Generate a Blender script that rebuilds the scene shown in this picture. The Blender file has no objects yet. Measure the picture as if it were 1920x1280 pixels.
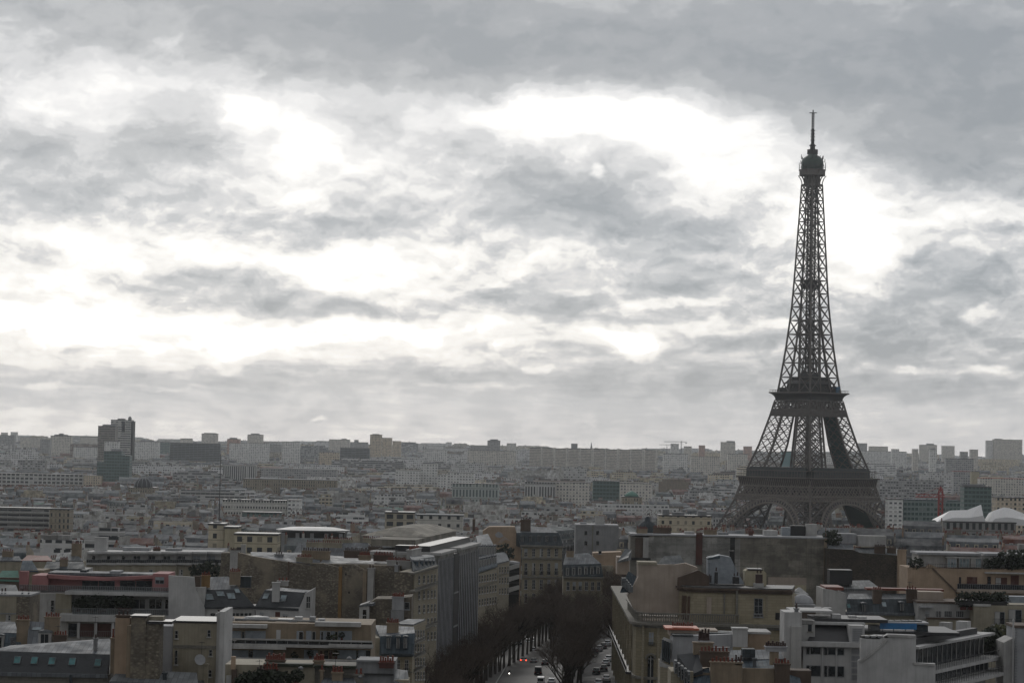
import bpy, math, random
import numpy as np
from mathutils import Vector, Matrix

# ---------------------------------------------------------------- scene, camera, light
SC = bpy.context.scene
COL = SC.collection
SC.render.engine = 'CYCLES'
SC.cycles.use_denoising = True
SC.cycles.max_bounces = 5
SC.cycles.diffuse_bounces = 2
SC.cycles.glossy_bounces = 2
SC.cycles.volume_bounces = 0
SC.cycles.transparent_max_bounces = 6
SC.view_settings.view_transform = 'Standard'
SC.view_settings.look = 'None'
SC.view_settings.exposure = 0.0
SC.view_settings.gamma = 1.0

FPX, EYE = 4530.0, Vector((0.0, 0.0, 75.0))
PITCH, ROLL = math.radians(2.49), math.radians(1.15)
cam = bpy.data.cameras.new('camera')
cam.sensor_width = 36.0
cam.lens = 36.0 * FPX / 1920.0
cam.clip_start, cam.clip_end = 1.0, 40000.0
camo = bpy.data.objects.new('camera', cam)
COL.objects.link(camo)
CAMROT = Matrix.Rotation(math.pi / 2 + PITCH, 3, 'X') @ Matrix.Rotation(ROLL, 3, 'Z')
camo.matrix_world = Matrix.Translation(EYE) @ CAMROT.to_4x4()
SC.camera = camo


def ray(px, py):
    return CAMROT @ Vector(((px - 960) / FPX, (640 - py) / FPX, -1.0))


def P(px, py, Y):
    d = ray(px, py)
    return EYE + d * (Y / d.y)


def YZ(px, py, z):
    """depth at which the line of sight through a photo point is at height z"""
    d = ray(px, py)
    return (z - EYE.z) / d.z * d.y


CAMINV = CAMROT.inverted()


def proj(x, y, z):
    q = CAMINV @ (Vector((x, y, z)) - EYE)
    return 960 - FPX * q.x / q.z, 640 + FPX * q.y / q.z


SUN_EL, SUN_AZ = math.radians(27), math.radians(-6)      # azimuth from +Y towards +X
sun = bpy.data.lights.new('sun', 'SUN')
sun.energy, sun.angle, sun.color = 0.7, math.radians(14), (1.0, 0.97, 0.92)
suno = bpy.data.objects.new('sun', sun)
COL.objects.link(suno)
sd = Vector((math.sin(SUN_AZ) * math.cos(SUN_EL), math.cos(SUN_AZ) * math.cos(SUN_EL), math.sin(SUN_EL)))
suno.rotation_euler = sd.to_track_quat('Z', 'Y').to_euler()

world = bpy.data.worlds.new('World')
SC.world = world
world.use_nodes = True


def build_sky():
    nt = world.node_tree
    N, Lk = nt.nodes, nt.links
    N.clear()

    def nd(t, **k):
        n = N.new(t)
        for a, b in k.items():
            setattr(n, a, b)
        return n

    def put(sock, v):
        if isinstance(v, bpy.types.NodeSocket):
            Lk.new(v, sock)
        else:
            sock.default_value = v

    def math_(op, a, b=0.0, c=0.0):
        n = nd('ShaderNodeMath', operation=op)
        put(n.inputs[0], a); put(n.inputs[1], b); put(n.inputs[2], c)
        return n.outputs[0]

    def vec(op, a, b=(0, 0, 0), c=(0, 0, 0), val=False):
        n = nd('ShaderNodeVectorMath', operation=op)
        put(n.inputs[0], a); put(n.inputs[1], b)
        if op == 'MULTIPLY_ADD':
            put(n.inputs[2], c)
        return n.outputs['Value'] if val else n.outputs['Vector']

    out = nd('ShaderNodeOutputWorld')
    bg = nd('ShaderNodeBackground')
    bg.inputs['Strength'].default_value = 0.1
    Lk.new(bg.outputs[0], out.inputs[0])
    tc = nd('ShaderNodeTexCoord')
    d = tc.outputs['Generated']
    sx = nd('ShaderNodeSeparateXYZ')
    Lk.new(d, sx.inputs[0])
    ay = math_('MAXIMUM', math_('ABSOLUTE', sx.outputs[1]), 0.12)
    U = math_('MULTIPLY', math_('DIVIDE', sx.outputs[0], ay), 45.3)
    V = math_('MULTIPLY', math_('DIVIDE', sx.outputs[2], ay), 45.3)
    cb = nd('ShaderNodeCombineXYZ')
    Lk.new(U, cb.inputs[0]); Lk.new(V, cb.inputs[1])
    uv = cb.outputs[0]

    def noise(v, scale, detail, rough, sc=(1, 1, 1)):
        n = nd('ShaderNodeTexNoise')
        n.noise_dimensions = '3D'
        Lk.new(vec('MULTIPLY', v, sc), n.inputs['Vector'])
        n.inputs['Scale'].default_value = scale
        n.inputs['Detail'].default_value = detail
        n.inputs['Roughness'].default_value = rough
        return n

    w1 = noise(uv, 0.62, 9, 0.60, (1, 1.5, 1))
    off = vec('SUBTRACT', w1.outputs['Color'], (0.5, 0.5, 0.5))
    # the folds get finer towards the horizon, where the clouds are farther away
    wuv = vec('MULTIPLY_ADD', off, (1.35, 0.8, 0.0), uv)

    def blob(px, py, rx, ry, amp, acc, warped=True):
        q = ray(px, py)
        cu, cv = q.x / q.y * 45.3, q.z / q.y * 45.3
        rx, ry = rx / 100.0, ry / 100.0
        t = vec('MULTIPLY_ADD', wuv if warped else uv, (1 / rx, 1 / ry, 0), (-cu / rx, -cv / ry, 0))
        d2 = vec('DOT_PRODUCT', t, t, val=True)
        g = math_('POWER', 0.368, math_('MULTIPLY', d2, d2) if amp_sharp else d2)
        return math_('MULTIPLY_ADD', g, amp, acc)

    acc = 0.637
    amp_sharp = False
    soft = [
        # heavy grey deck along the top
        (250, -60, 520, 190, -0.40), (760, 30, 300, 130, -0.42), (980, 110, 260, 70, -0.34), (1300, 40, 260, 110, -0.36),
        (1620, 110, 300, 140, -0.42), (1900, 130, 220, 170, -0.48), (1500, 190, 200, 60, -0.2), (230, 165, 230, 50, 0.22), (60, 215, 150, 30, 0.2),
        # mid greys
        (90, 300, 170, 60, -0.30), (345, 275, 110, 60, -0.30), (130, 375, 190, 40, -0.2), (700, 270, 150, 60, -0.10), (330, 390, 130, 40, -0.18),
        (1010, 350, 160, 80, -0.36), (1160, 400, 170, 80, -0.40), (1330, 440, 110, 55, -0.22), (620, 430, 130, 40, -0.26),
        (1700, 310, 190, 65, -0.32), (1880, 320, 120, 50, -0.2),
        # lower decks
        (1640, 600, 120, 50, -0.34), (1800, 545, 170, 70, -0.38), (1400, 600, 150, 40, -0.26), (1330, 710, 260, 34, -0.32), (1800, 665, 260, 40, -0.36),
        (1700, 725, 260, 40, -0.34), (250, 712, 420, 28, -0.28), (800, 705, 330, 26, -0.24), (1180, 740, 300, 36, -0.22), (600, 780, 400, 50, -0.13), (1250, 800, 500, 45, -0.15), (200, 760, 300, 40, -0.10), (1800, 800, 260, 50, -0.04),
        # openings
        (1180, 225, 250, 45, 0.75), (1330, 330, 150, 80, 0.46), (960, 215, 120, 30, 0.4), (560, 270, 70, 70, 0.42), (460, 210, 60, 35, 0.35), (700, 300, 130, 25, 0.3),
        (150, 450, 220, 55, 0.36), (420, 480, 220, 42, 0.3), (690, 500, 150, 50, 0.5), (200, 615, 290, 55, 0.55), (60, 560, 120, 60, 0.4), (520, 640, 230, 34, 0.5), (800, 625, 200, 28, 0.36),
        (1600, 440, 90, 110, 0.6), (1780, 400, 160, 45, 0.27), (900, 480, 300, 26, 0.25), (1150, 620, 200, 20, 0.2), (1560, 360, 60, 60, 0.3), (180, 800, 220, 30, 0.12), (900, 610, 60, 20, 0.25),
    ]
    for b in soft:
        acc = blob(*b, acc)
    amp_sharp = True
    crisp = [
        (430, 545, 170, 42, -0.30), (560, 570, 130, 30, -0.22), (720, 575, 120, 32, -0.22), (1000, 560, 130, 30, -0.28), (1080, 590, 90, 22, -0.2), (1285, 518, 135, 34, -0.40), (70, 470, 50, 30, -0.28), (40, 545, 40, 30, -0.26),
        (1190, 645, 62, 26, 0.62), (1835, 585, 32, 17, 0.5), (1330, 610, 50, 16, 0.3), (1640, 500, 40, 34, 0.2), (1010, 690, 30, 9, 0.3), (1480, 615, 30, 14, 0.3), (610, 785, 18, 6, 0.35), (1800, 695, 110, 14, 0.22), (880, 690, 60, 10, 0.2),
    ]
    crisp += [
        (120, 555, 60, 18, -0.18), (330, 640, 60, 22, -0.26), (240, 642, 40, 12, -0.14), (620, 440, 100, 32, -0.22), (730, 410, 70, 15, -0.22), (880, 490, 60, 15, -0.16), (930, 552, 50, 18, -0.26), (1000, 522, 60, 14, -0.14),
        (880, 642, 50, 17, -0.22), (830, 602, 70, 13, -0.15), (980, 622, 60, 13, -0.18), (1060, 652, 70, 15, -0.22), (1130, 562, 50, 18, -0.22), (1430, 540, 60, 28, -0.16), (1330, 652, 80, 18, -0.26), (1420, 642, 60, 16, -0.2), (1690, 642, 90, 20, -0.26), (1850, 520, 60, 36, -0.26), (1720, 480, 60, 22, -0.18), (400, 442, 50, 11, -0.2),
        (610, 522, 30, 18, 0.28), (570, 500, 50, 11, 0.3), (1080, 300, 40, 22, 0.22), (1115, 320, 14, 14, 0.3), (1290, 566, 90, 9, 0.3), (1200, 561, 60, 9, 0.25), (1080, 545, 40, 9, 0.22), (760, 601, 90, 12, 0.25), (640, 601, 60, 12, 0.2), (1450, 612, 40, 12, 0.25), (1870, 690, 50, 9, 0.2), (1700, 690, 70, 7, 0.16),
        (560, 382, 70, 28, 0.25), (215, 400, 36, 28, 0.22), (470, 262, 28, 38, 0.16), (100, 722, 90, 6, 0.22), (300, 723, 60, 5, 0.22), (420, 721, 60, 5, 0.16), (880, 730, 130, 6, 0.16), (60, 770, 90, 9, 0.2), (650, 470, 60, 26, 0.2), (300, 470, 40, 14, -0.15), (200, 520, 50, 14, -0.15), (520, 610, 50, 12, -0.16),
    ]
    crisp += [
        (260, 450, 70, 16, -0.2), (340, 505, 60, 22, -0.22), (470, 455, 60, 14, -0.22), (560, 475, 40, 12, -0.16), (760, 470, 60, 18, -0.24), (830, 510, 60, 14, -0.2), (60, 640, 60, 14, -0.2), (150, 655, 60, 12, -0.16), (420, 625, 50, 14, -0.2), (600, 655, 60, 12, -0.22), (700, 640, 50, 10, -0.16), (1230, 300, 50, 18, -0.14), (1400, 380, 50, 26, -0.2), (1600, 480, 40, 14, -0.18), (1690, 400, 50, 16, -0.18), (1880, 430, 50, 16, -0.2),
    ]
    for b in crisp:
        acc = blob(*b, acc)
    n2 = noise(wuv, 1.0, 8, 0.56, (0.8, 1.35, 1))
    acc = math_('MULTIPLY_ADD', math_('SUBTRACT', n2.outputs['Fac'], 0.5), 0.70, acc)
    # broken cloud seen in perspective: the same sized clouds crowd together towards the horizon
    den = math_('ADD', math_('MAXIMUM', math_('DIVIDE', V, 45.3), 0.0), 0.035)
    cp = nd('ShaderNodeCombineXYZ')
    Lk.new(math_('MULTIPLY', math_('DIVIDE', math_('DIVIDE', U, 45.3), den), 3.0), cp.inputs[0])
    Lk.new(math_('DIVIDE', 1.0, den), cp.inputs[1])
    n3 = noise(vec('MULTIPLY_ADD', off, (0.9, 0.9, 0.0), cp.outputs[0]), 0.95, 9, 0.60)
    calm = nd('ShaderNodeMapRange', interpolation_type='SMOOTHSTEP')
    Lk.new(V, calm.inputs[0])
    calm.inputs[1].default_value, calm.inputs[2].default_value, calm.inputs[3].default_value, calm.inputs[4].default_value = 0.5, 2.0, 0.3, 1.0
    low = nd('ShaderNodeMapRange', interpolation_type='SMOOTHSTEP')
    Lk.new(V, low.inputs[0])
    low.inputs[1].default_value, low.inputs[2].default_value, low.inputs[3].default_value, low.inputs[4].default_value = 2.0, 7.0, 1.15, 0.5
    acc = math_('MULTIPLY_ADD', math_('SUBTRACT', n3.outputs['Fac'], 0.5), math_('MULTIPLY', low.outputs[0], calm.outputs[0]), acc)
    acc = math_('MULTIPLY_ADD', acc, 1.12, 0.005)
    # modelling: the side of each billow that faces the hidden sun above is lighter
    e1 = noise(wuv, 1.7, 7, 0.58, (0.85, 1.4, 1))
    e2 = noise(vec('ADD', wuv, (-0.05, 0.16, 0.0)), 1.7, 7, 0.58, (0.85, 1.4, 1))
    mid = nd('ShaderNodeMapRange', interpolation_type='SMOOTHSTEP')
    Lk.new(V, mid.inputs[0])
    mid.inputs[1].default_value, mid.inputs[2].default_value, mid.inputs[3].default_value, mid.inputs[4].default_value = 3.6, 6.4, 1.0, 0.0
    acc = math_('MULTIPLY_ADD', math_('SUBTRACT', e1.outputs['Fac'], e2.outputs['Fac']), math_('MULTIPLY', math_('MULTIPLY_ADD', mid.outputs[0], 0.8, 0.35), calm.outputs[0]), acc)
    for q in ((720, 770, 48, 90, 0.09), (742, 775, 20, 90, 0.04), (630, 790, 34, 70, 0.04), (1020, 790, 50, 75, 0.06), (860, 790, 36, 75, 0.04)):
        acc = blob(*q, acc, False)
    cramp = nd('ShaderNodeValToRGB')
    Lk.new(math_('MULTIPLY', acc, 0.8), cramp.inputs[0])
    cr = cramp.color_ramp
    cr.interpolation = 'EASE'
    st = [(0.0, (0.30, 0.335, 0.37)), (0.18, (0.395, 0.425, 0.455)), (0.36, (0.52, 0.54, 0.56)), (0.50, (0.66, 0.665, 0.67)), (0.56, (0.74, 0.735, 0.725)), (0.615, (0.87, 0.86, 0.825)), (0.74, (0.96, 0.945, 0.905)), (0.86, (1.06, 1.04, 0.99)), (1.0, (1.4, 1.37, 1.3))]
    cr.elements[0].position, cr.elements[0].color = st[0][0], (*st[0][1], 1)
    cr.elements[1].position, cr.elements[1].color = st[-1][0], (*st[-1][1], 1)
    for p, c in st[1:-1]:
        cr.elements.new(p).color = (*c, 1)
    ramp = nd('ShaderNodeValToRGB')
    Lk.new(math_('MULTIPLY', acc, 0.8), ramp.inputs[0])
    cr = ramp.color_ramp
    cr.interpolation = 'EASE'
    stops = [(0.0, (0.275, 0.30, 0.325)), (0.16, (0.335, 0.355, 0.375)), (0.34, (0.455, 0.47, 0.48)), (0.50, (0.65, 0.655, 0.655)), (0.64, (0.83, 0.825, 0.81)), (0.80, (1.03, 1.015, 0.975)), (1.0, (1.5, 1.47, 1.4))]
    cr.elements[0].position, cr.elements[0].color = stops[0][0], (*stops[0][1], 1)
    cr.elements[1].position, cr.elements[1].color = stops[-1][0], (*stops[-1][1], 1)
    for p, c in stops[1:-1]:
        e = cr.elements.new(p)
        e.color = (*c, 1)
    cmix = nd('ShaderNodeMix', data_type='RGBA')
    Lk.new(math_('MULTIPLY', mid.outputs[0], 0.9), cmix.inputs[0])
    Lk.new(ramp.outputs[0], cmix.inputs[6]); Lk.new(cramp.outputs[0], cmix.inputs[7])
    cloud = vec('MULTIPLY', cmix.outputs[2], (9.95, 10.0, 10.25))
    # sky out of view overhead and behind dimmed, to darken walls and roofs: the bright part of the sky is the sun's side
    dt = vec('DOT_PRODUCT', d, tuple(sd), val=True)
    mr = nd('ShaderNodeMapRange', interpolation_type='SMOOTHSTEP')
    Lk.new(dt, mr.inputs[0])
    mr.inputs[1].default_value, mr.inputs[2].default_value = 0.35, 0.97
    mr.inputs[3].default_value, mr.inputs[4].default_value = SKY_BACK, 1.0
    sc_ = nd('ShaderNodeVectorMath', operation='SCALE')
    Lk.new(cloud, sc_.inputs[0]); Lk.new(mr.outputs[0], sc_.inputs[3])
    sky = nd('ShaderNodeTexSky', sky_type='NISHITA')
    sky.sun_disc = False
    sky.sun_elevation, sky.sun_rotation = SUN_EL, SUN_AZ
    mix = nd('ShaderNodeMix', data_type='RGBA')
    mix.inputs[0].default_value = 0.95
    Lk.new(sky.outputs[0], mix.inputs[6]); Lk.new(sc_.outputs[0], mix.inputs[7])
    Lk.new(mix.outputs[2], bg.inputs['Color'])


SKY_BACK = 0.48
build_sky()
world.cycles.sampling_method = 'MANUAL'
world.cycles.sample_map_resolution = 512

# ---------------------------------------------------------------- haze
HAZE_DENSITY = 3.3e-5


def build_haze():
    m = bpy.data.materials.new('haze')
    m.use_nodes = True
    nt = m.node_tree
    nt.nodes.clear()
    o = nt.nodes.new('ShaderNodeOutputMaterial')
    v = nt.nodes.new('ShaderNodeVolumePrincipled')
    v.inputs['Color'].default_value = (0.90, 0.95, 1.0, 1)
    v.inputs['Density'].default_value = HAZE_DENSITY
    v.inputs['Anisotropy'].default_value = 0.78
    nt.links.new(v.outputs[0], o.inputs['Volume'])
    mb = MB()
    mb.box(-6500, 6500, -900, 14500, -8, 350)
    ob = mb.build('haze', [m])
    ob['kind'] = 'stuff'


# ---------------------------------------------------------------- mesh helper
class MB:
    def __init__(s):
        s.v, s.f, s.m, s.uv = [], [], [], None

    def poly(s, pts, m=0):
        i = len(s.v)
        s.v += [tuple(p) for p in pts]
        s.f.append(tuple(range(i, i + len(pts))))
        s.m.append(m)

    def faces(s, pts, fs, m=0):
        i = len(s.v)
        s.v += [tuple(p) for p in pts]
        for q in fs:
            s.f.append(tuple(i + k for k in q))
            s.m.append(m)

    def box(s, x0, x1, y0, y1, z0, z1, m=0):
        s.faces([(x0, y0, z0), (x1, y0, z0), (x1, y1, z0), (x0, y1, z0), (x0, y0, z1), (x1, y0, z1), (x1, y1, z1), (x0, y1, z1)],
                [(0, 3, 2, 1), (4, 5, 6, 7), (0, 1, 5, 4), (1, 2, 6, 5), (2, 3, 7, 6), (3, 0, 4, 7)], m)

    def frustum(s, b, z0, t, z1, m=0, mt=None, bottom=True):
        """b, t: (x0,x1,y0,y1) rectangles at z0 and z1"""
        p = [(b[0], b[2], z0), (b[1], b[2], z0), (b[1], b[3], z0), (b[0], b[3], z0), (t[0], t[2], z1), (t[1], t[2], z1), (t[1], t[3], z1), (t[0], t[3], z1)]
        s.faces(p, [(0, 1, 5, 4), (1, 2, 6, 5), (2, 3, 7, 6), (3, 0, 4, 7)] + ([(0, 3, 2, 1)] if bottom else []), m)
        s.faces(p[4:], [(0, 1, 2, 3)], m if mt is None else mt)

    def prism(s, xz, y0, y1, m=0):
        """outline in x,z pushed back from y0 to y1"""
        n = len(xz)
        a = sum(xz[i][0] * xz[(i + 1) % n][1] - xz[(i + 1) % n][0] * xz[i][1] for i in range(n))
        if a < 0:
            xz = xz[::-1]
        p = [(x, y0, z) for x, z in xz] + [(x, y1, z) for x, z in xz]
        s.faces(p, [tuple(range(n)), tuple(range(2 * n - 1, n - 1, -1))] + [(i + n, (i + 1) % n + n, (i + 1) % n, i) for i in range(n)], m)

    def slab(s, xy, z0, z1, m=0):
        n = len(xy)
        a = sum(xy[i][0] * xy[(i + 1) % n][1] - xy[(i + 1) % n][0] * xy[i][1] for i in range(n))
        if a < 0:
            xy = xy[::-1]
        p = [(x, y, z0) for x, y in xy] + [(x, y, z1) for x, y in xy]
        s.faces(p, [tuple(range(n - 1, -1, -1)), tuple(range(n, 2 * n))] + [(i, (i + 1) % n, (i + 1) % n + n, i + n) for i in range(n)], m)

    def bar(s, p, q, w, h=None, m=0):
        p, q = Vector(p), Vector(q)
        d = q - p
        if d.length < 1e-6:
            return
        d.normalize()
        up = Vector((0, 0, 1)) if abs(d.z) < 0.9 else Vector((0, 1, 0))
        a = d.cross(up).normalized() * (w / 2)
        b = a.cross(d).normalized() * ((h or w) / 2)
        c = [p - a - b, p + a - b, p + a + b, p - a + b, q - a - b, q + a - b, q + a + b, q - a + b]
        s.faces(c, [(0, 3, 2, 1), (4, 5, 6, 7), (0, 1, 5, 4), (1, 2, 6, 5), (2, 3, 7, 6), (3, 0, 4, 7)], m)

    def tube(s, p, q, r0, r1=None, n=8, m=0, caps=True):
        p, q = Vector(p), Vector(q)
        r1 = r0 if r1 is None else r1
        d = (q - p).normalized()
        up = Vector((0, 0, 1)) if abs(d.z) < 0.9 else Vector((0, 1, 0))
        a = d.cross(up).normalized()
        b = d.cross(a)
        c = [(p + (a * math.cos(2 * math.pi * i / n) + b * math.sin(2 * math.pi * i / n)) * r0) for i in range(n)]
        c += [(q + (a * math.cos(2 * math.pi * i / n) + b * math.sin(2 * math.pi * i / n)) * r1) for i in range(n)]
        fs = [(i, i + n, (i + 1) % n + n, (i + 1) % n) for i in range(n)]
        if caps:
            fs += [tuple(range(n)), tuple(range(2 * n - 1, n - 1, -1))]
        s.faces(c, fs, m)

    def lathe(s, prof, cx=0, cy=0, n=16, m=0):
        """prof: (r,z) from the bottom up"""
        pts = [(cx + r * math.cos(2 * math.pi * i / n), cy + r * math.sin(2 * math.pi * i / n), z) for r, z in prof for i in range(n)]
        fs = [(k * n + i, k * n + (i + 1) % n, (k + 1) * n + (i + 1) % n, (k + 1) * n + i) for k in range(len(prof) - 1) for i in range(n)]
        fs.append(tuple(range(n - 1, -1, -1)))
        fs.append(tuple((len(prof) - 1) * n + i for i in range(n)))
        s.faces(pts, fs, m)

    def mesh(s, name, mats, smooth=False):
        me = bpy.data.meshes.new(name)
        me.from_pydata(s.v, [], s.f)
        for x in mats:
            me.materials.append(x)
        if len(mats) > 1:
            me.polygons.foreach_set('material_index', s.m)
        box_uv(me)
        if smooth:
            me.polygons.foreach_set('use_smooth', [True] * len(me.polygons))
        me.update()
        return me

    def build(s, name, mats, parent=None, smooth=False, loc=None):
        if not isinstance(mats, (list, tuple)):
            mats = [mats]
        ob = bpy.data.objects.new(name, s.mesh(name, mats, smooth))
        COL.objects.link(ob)
        if parent is not None:
            ob.parent = parent
        if loc is not None:
            ob.location = loc
        return ob


def box_uv(me):
    """metres along the wall and height above the base, so that floors and windows keep their size"""
    n = len(me.loops)
    if not n:
        return
    uvl = me.uv_layers.new(name='UVMap')
    co = np.empty(len(me.vertices) * 3); me.vertices.foreach_get('co', co); co = co.reshape(-1, 3)
    li = np.empty(n, dtype=np.int64); me.loops.foreach_get('vertex_index', li)
    pn = np.empty(len(me.polygons) * 3); me.polygons.foreach_get('normal', pn); pn = pn.reshape(-1, 3)
    tot = np.empty(len(me.polygons), dtype=np.int64); me.polygons.foreach_get('loop_total', tot)
    ln = np.repeat(pn, tot, axis=0)
    c = co[li]
    h = np.hypot(ln[:, 0], ln[:, 1])
    hs = np.maximum(h, 1e-6)
    tx, ty = -ln[:, 1] / hs, ln[:, 0] / hs
    steep = np.abs(ln[:, 2]) < 0.93
    u = np.where(steep, c[:, 0] * tx + c[:, 1] * ty, c[:, 0])
    v = np.where(steep, c[:, 2] / np.maximum(np.sqrt(np.maximum(1 - ln[:, 2] ** 2, 1e-6)), 0.3), c[:, 1])
    uvl.data.foreach_set('uv', np.stack([u, v], 1).ravel())


def tag(o, label=None, cat=None, group=None, kind=None):
    if label: o['label'] = label
    if cat: o['category'] = cat
    if group: o['group'] = group
    if kind: o['kind'] = kind
    return o


def empty(name, loc, rz=0.0, label=None, cat=None, group=None):
    o = bpy.data.objects.new(name, None)
    COL.objects.link(o)
    o.location = loc
    o.rotation_euler = (0, 0, rz)
    o.empty_display_size = 0.5
    return tag(o, label, cat, group)


def kids(o):
    return KIDS.get(o.name, [])


KIDS = {}


def copy_tree(o, parent=None):
    """a thing with copies of its parts and their sub-parts"""
    c = o.copy()
    COL.objects.link(c)
    if parent is not None:
        c.parent = parent
    for ch in [x for x in o.children]:
        copy_tree(ch, c)
    return c


def sstep(a, b, x):
    t = min(1.0, max(0.0, (x - a) / (b - a)))
    return t * t * (3 - 2 * t)


GL = ([-2000, 0, 500, 900, 1300, 1700, 2300, 4000, 6000, 9000, 13000], [25, 25, 22, 12, 2, 0, 0, 16, 33, 46, 50])
GR = ([-2000, 0, 900, 1150, 1400, 1700, 2300, 4000, 6000, 9000, 13000], [25, 25, 23, 14, 1, 0, 0, 14, 30, 46, 50])


def gz(x, y):
    a, b = float(np.interp(y, *GL)), float(np.interp(y, *GR))
    t = sstep(-0.02, 0.05, x / max(y, 60.0))
    return a + (b - a) * t
# ---------------------------------------------------------------- materials
class Nodes:
    dim = 0.72                                                   # cloud shade over the near town, put into its base colours

    def __init__(s, name):
        s.m = bpy.data.materials.new(name)
        s.m.use_nodes = True
        s.t = s.m.node_tree
        s.b = s.t.nodes['Principled BSDF']

    def n(s, t, **k):
        x = s.t.nodes.new(t)
        for a, b in k.items():
            setattr(x, a, b)
        return x

    def l(s, a, b):
        if isinstance(a, bpy.types.NodeSocket):
            s.t.links.new(a, b)
        else:
            b.default_value = a

    def math(s, op, a, b=0.0, c=0.0):
        x = s.n('ShaderNodeMath', operation=op)
        for i, v in enumerate((a, b, c)):
            s.l(v, x.inputs[i])
        return x.outputs[0]

    def mix(s, f, a, b, mode='MIX'):
        x = s.n('ShaderNodeMix', data_type='RGBA', blend_type=mode)
        s.l(f, x.inputs[0])
        for v, i in ((a, 6), (b, 7)):
            s.l(v if isinstance(v, bpy.types.NodeSocket) else (*v, 1.0), x.inputs[i])
        return x.outputs[2]

    def uv(s):
        return s.n('ShaderNodeUVMap').outputs[0]

    def obj(s):
        return s.n('ShaderNodeTexCoord').outputs['Object']

    def noise(s, vec, scale, detail=5, rough=0.6):
        x = s.n('ShaderNodeTexNoise')
        s.l(vec, x.inputs['Vector'])
        x.inputs['Scale'].default_value, x.inputs['Detail'].default_value, x.inputs['Roughness'].default_value = scale, detail, rough
        return x.outputs['Fac']

    def scale(s, vec, sc):
        x = s.n('ShaderNodeVectorMath', operation='MULTIPLY')
        s.l(vec, x.inputs[0])
        x.inputs[1].default_value = sc
        return x.outputs[0]

    def range(s, v, a, b, c=0.0, d=1.0):
        x = s.n('ShaderNodeMapRange')
        s.l(v, x.inputs[0])
        for i, q in enumerate((a, b, c, d)):
            x.inputs[i + 1].default_value = q
        return x.outputs[0]

    def bump(s, h, strength, dist=0.05):
        x = s.n('ShaderNodeBump')
        x.inputs['Strength'].default_value, x.inputs['Distance'].default_value = strength, dist
        s.l(h, x.inputs['Height'])
        s.l(x.outputs[0], s.b.inputs['Normal'])

    def done(s, col, rough, metal=0.0, spec=None):
        if isinstance(col, bpy.types.NodeSocket):
            x = s.n('ShaderNodeVectorMath', operation='SCALE')
            s.l(col, x.inputs[0]); x.inputs[3].default_value = s.dim
            col = x.outputs[0]
        else:
            col = (*mul(col, s.dim), 1.0)
        s.l(col, s.b.inputs['Base Color'])
        s.l(rough, s.b.inputs['Roughness'])
        s.l(metal, s.b.inputs['Metallic'])
        if spec is not None:
            s.b.inputs['Specular IOR Level'].default_value = spec
        return s.m


def mul(c, k):
    return tuple(x * k for x in c)


def plaster(name, c, var=0.35, rough=0.85, streak=0.5):
    """painted or rendered wall: cloudy tone, rain streaks that run down from the top"""
    k = Nodes(name)
    o = k.obj()
    a = k.noise(o, 0.35, 6)
    b = k.noise(k.scale(o, (2.2, 2.2, 0.12)), 1.0, 5, 0.65)
    col = k.mix(k.range(a, 0.32, 0.68), mul(c, 1 - var * 1.25), mul(c, 1.1))
    col = k.mix(k.math('MULTIPLY', k.range(b, 0.48, 0.74), streak), col, mul((c[0] * .42, c[1] * .41, c[2] * .40), 1))
    k.bump(k.noise(o, 6, 4), 0.25)
    return k.done(col, rough)


def ashlar(name, c, bw=0.9, bh=0.38):
    """dressed stone laid in courses"""
    k = Nodes(name)
    br = k.n('ShaderNodeTexBrick')
    k.l(k.uv(), br.inputs['Vector'])
    br.inputs['Scale'].default_value = 1.0
    br.inputs['Brick Width'].default_value, br.inputs['Row Height'].default_value = bw, bh
    br.inputs['Mortar Size'].default_value = 0.018
    br.inputs['Color1'].default_value, br.inputs['Color2'].default_value = (*mul(c, 0.86), 1), (*mul(c, 1.1), 1)
    br.inputs['Mortar'].default_value = (*mul(c, 0.5), 1)
    o = k.obj()
    a = k.noise(o, 0.5, 6)
    b = k.noise(k.scale(o, (1.6, 1.6, 0.1)), 1.0, 5, 0.65)
    col = k.mix(k.range(a, 0.3, 0.75, 0.0, 0.5), br.outputs[0], mul(c, 0.62))
    col = k.mix(k.range(b, 0.55, 0.8, 0.0, 0.5), col, mul(c, 0.4))
    k.bump(br.outputs['Fac'], -0.4)
    return k.done(col, 0.88)


def rubble(name, c):
    """rough party wall of small stones with patches of old render"""
    k = Nodes(name)
    o = k.obj()
    v = k.n('ShaderNodeTexVoronoi')
    k.l(k.scale(o, (1.0, 1.0, 1.7)), v.inputs['Vector'])
    v.inputs['Scale'].default_value = 2.1
    g = k.n('ShaderNodeSeparateColor')
    k.l(v.outputs['Color'], g.inputs[0])
    a = k.noise(o, 0.16, 7, 0.62)
    col = k.mix(g.outputs[0], mul(c, 0.55), mul(c, 1.55))
    col = k.mix(k.range(v.outputs['Distance'], 0.28, 0.62, 0.0, 0.7), col, mul(c, 0.45))
    col = k.mix(k.range(a, 0.50, 0.60, 0.0, 0.8), col, (c[0] * 1.35, c[1] * 1.33, c[2] * 1.28))
    col = k.mix(k.range(k.noise(o, 0.09, 6, 0.6), 0.46, 0.62, 0.0, 0.6), col, mul(c, 0.5))
    b = k.noise(k.scale(o, (0.5, 0.5, 0.06)), 1.0, 6, 0.65)
    col = k.mix(k.range(b, 0.55, 0.72, 0.0, 0.6), col, (c[0] * 1.25, c[1] * 1.2, c[2] * 1.1))
    k.bump(v.outputs['Distance'], -0.8, 0.08)
    return k.done(col, 0.95)


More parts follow.
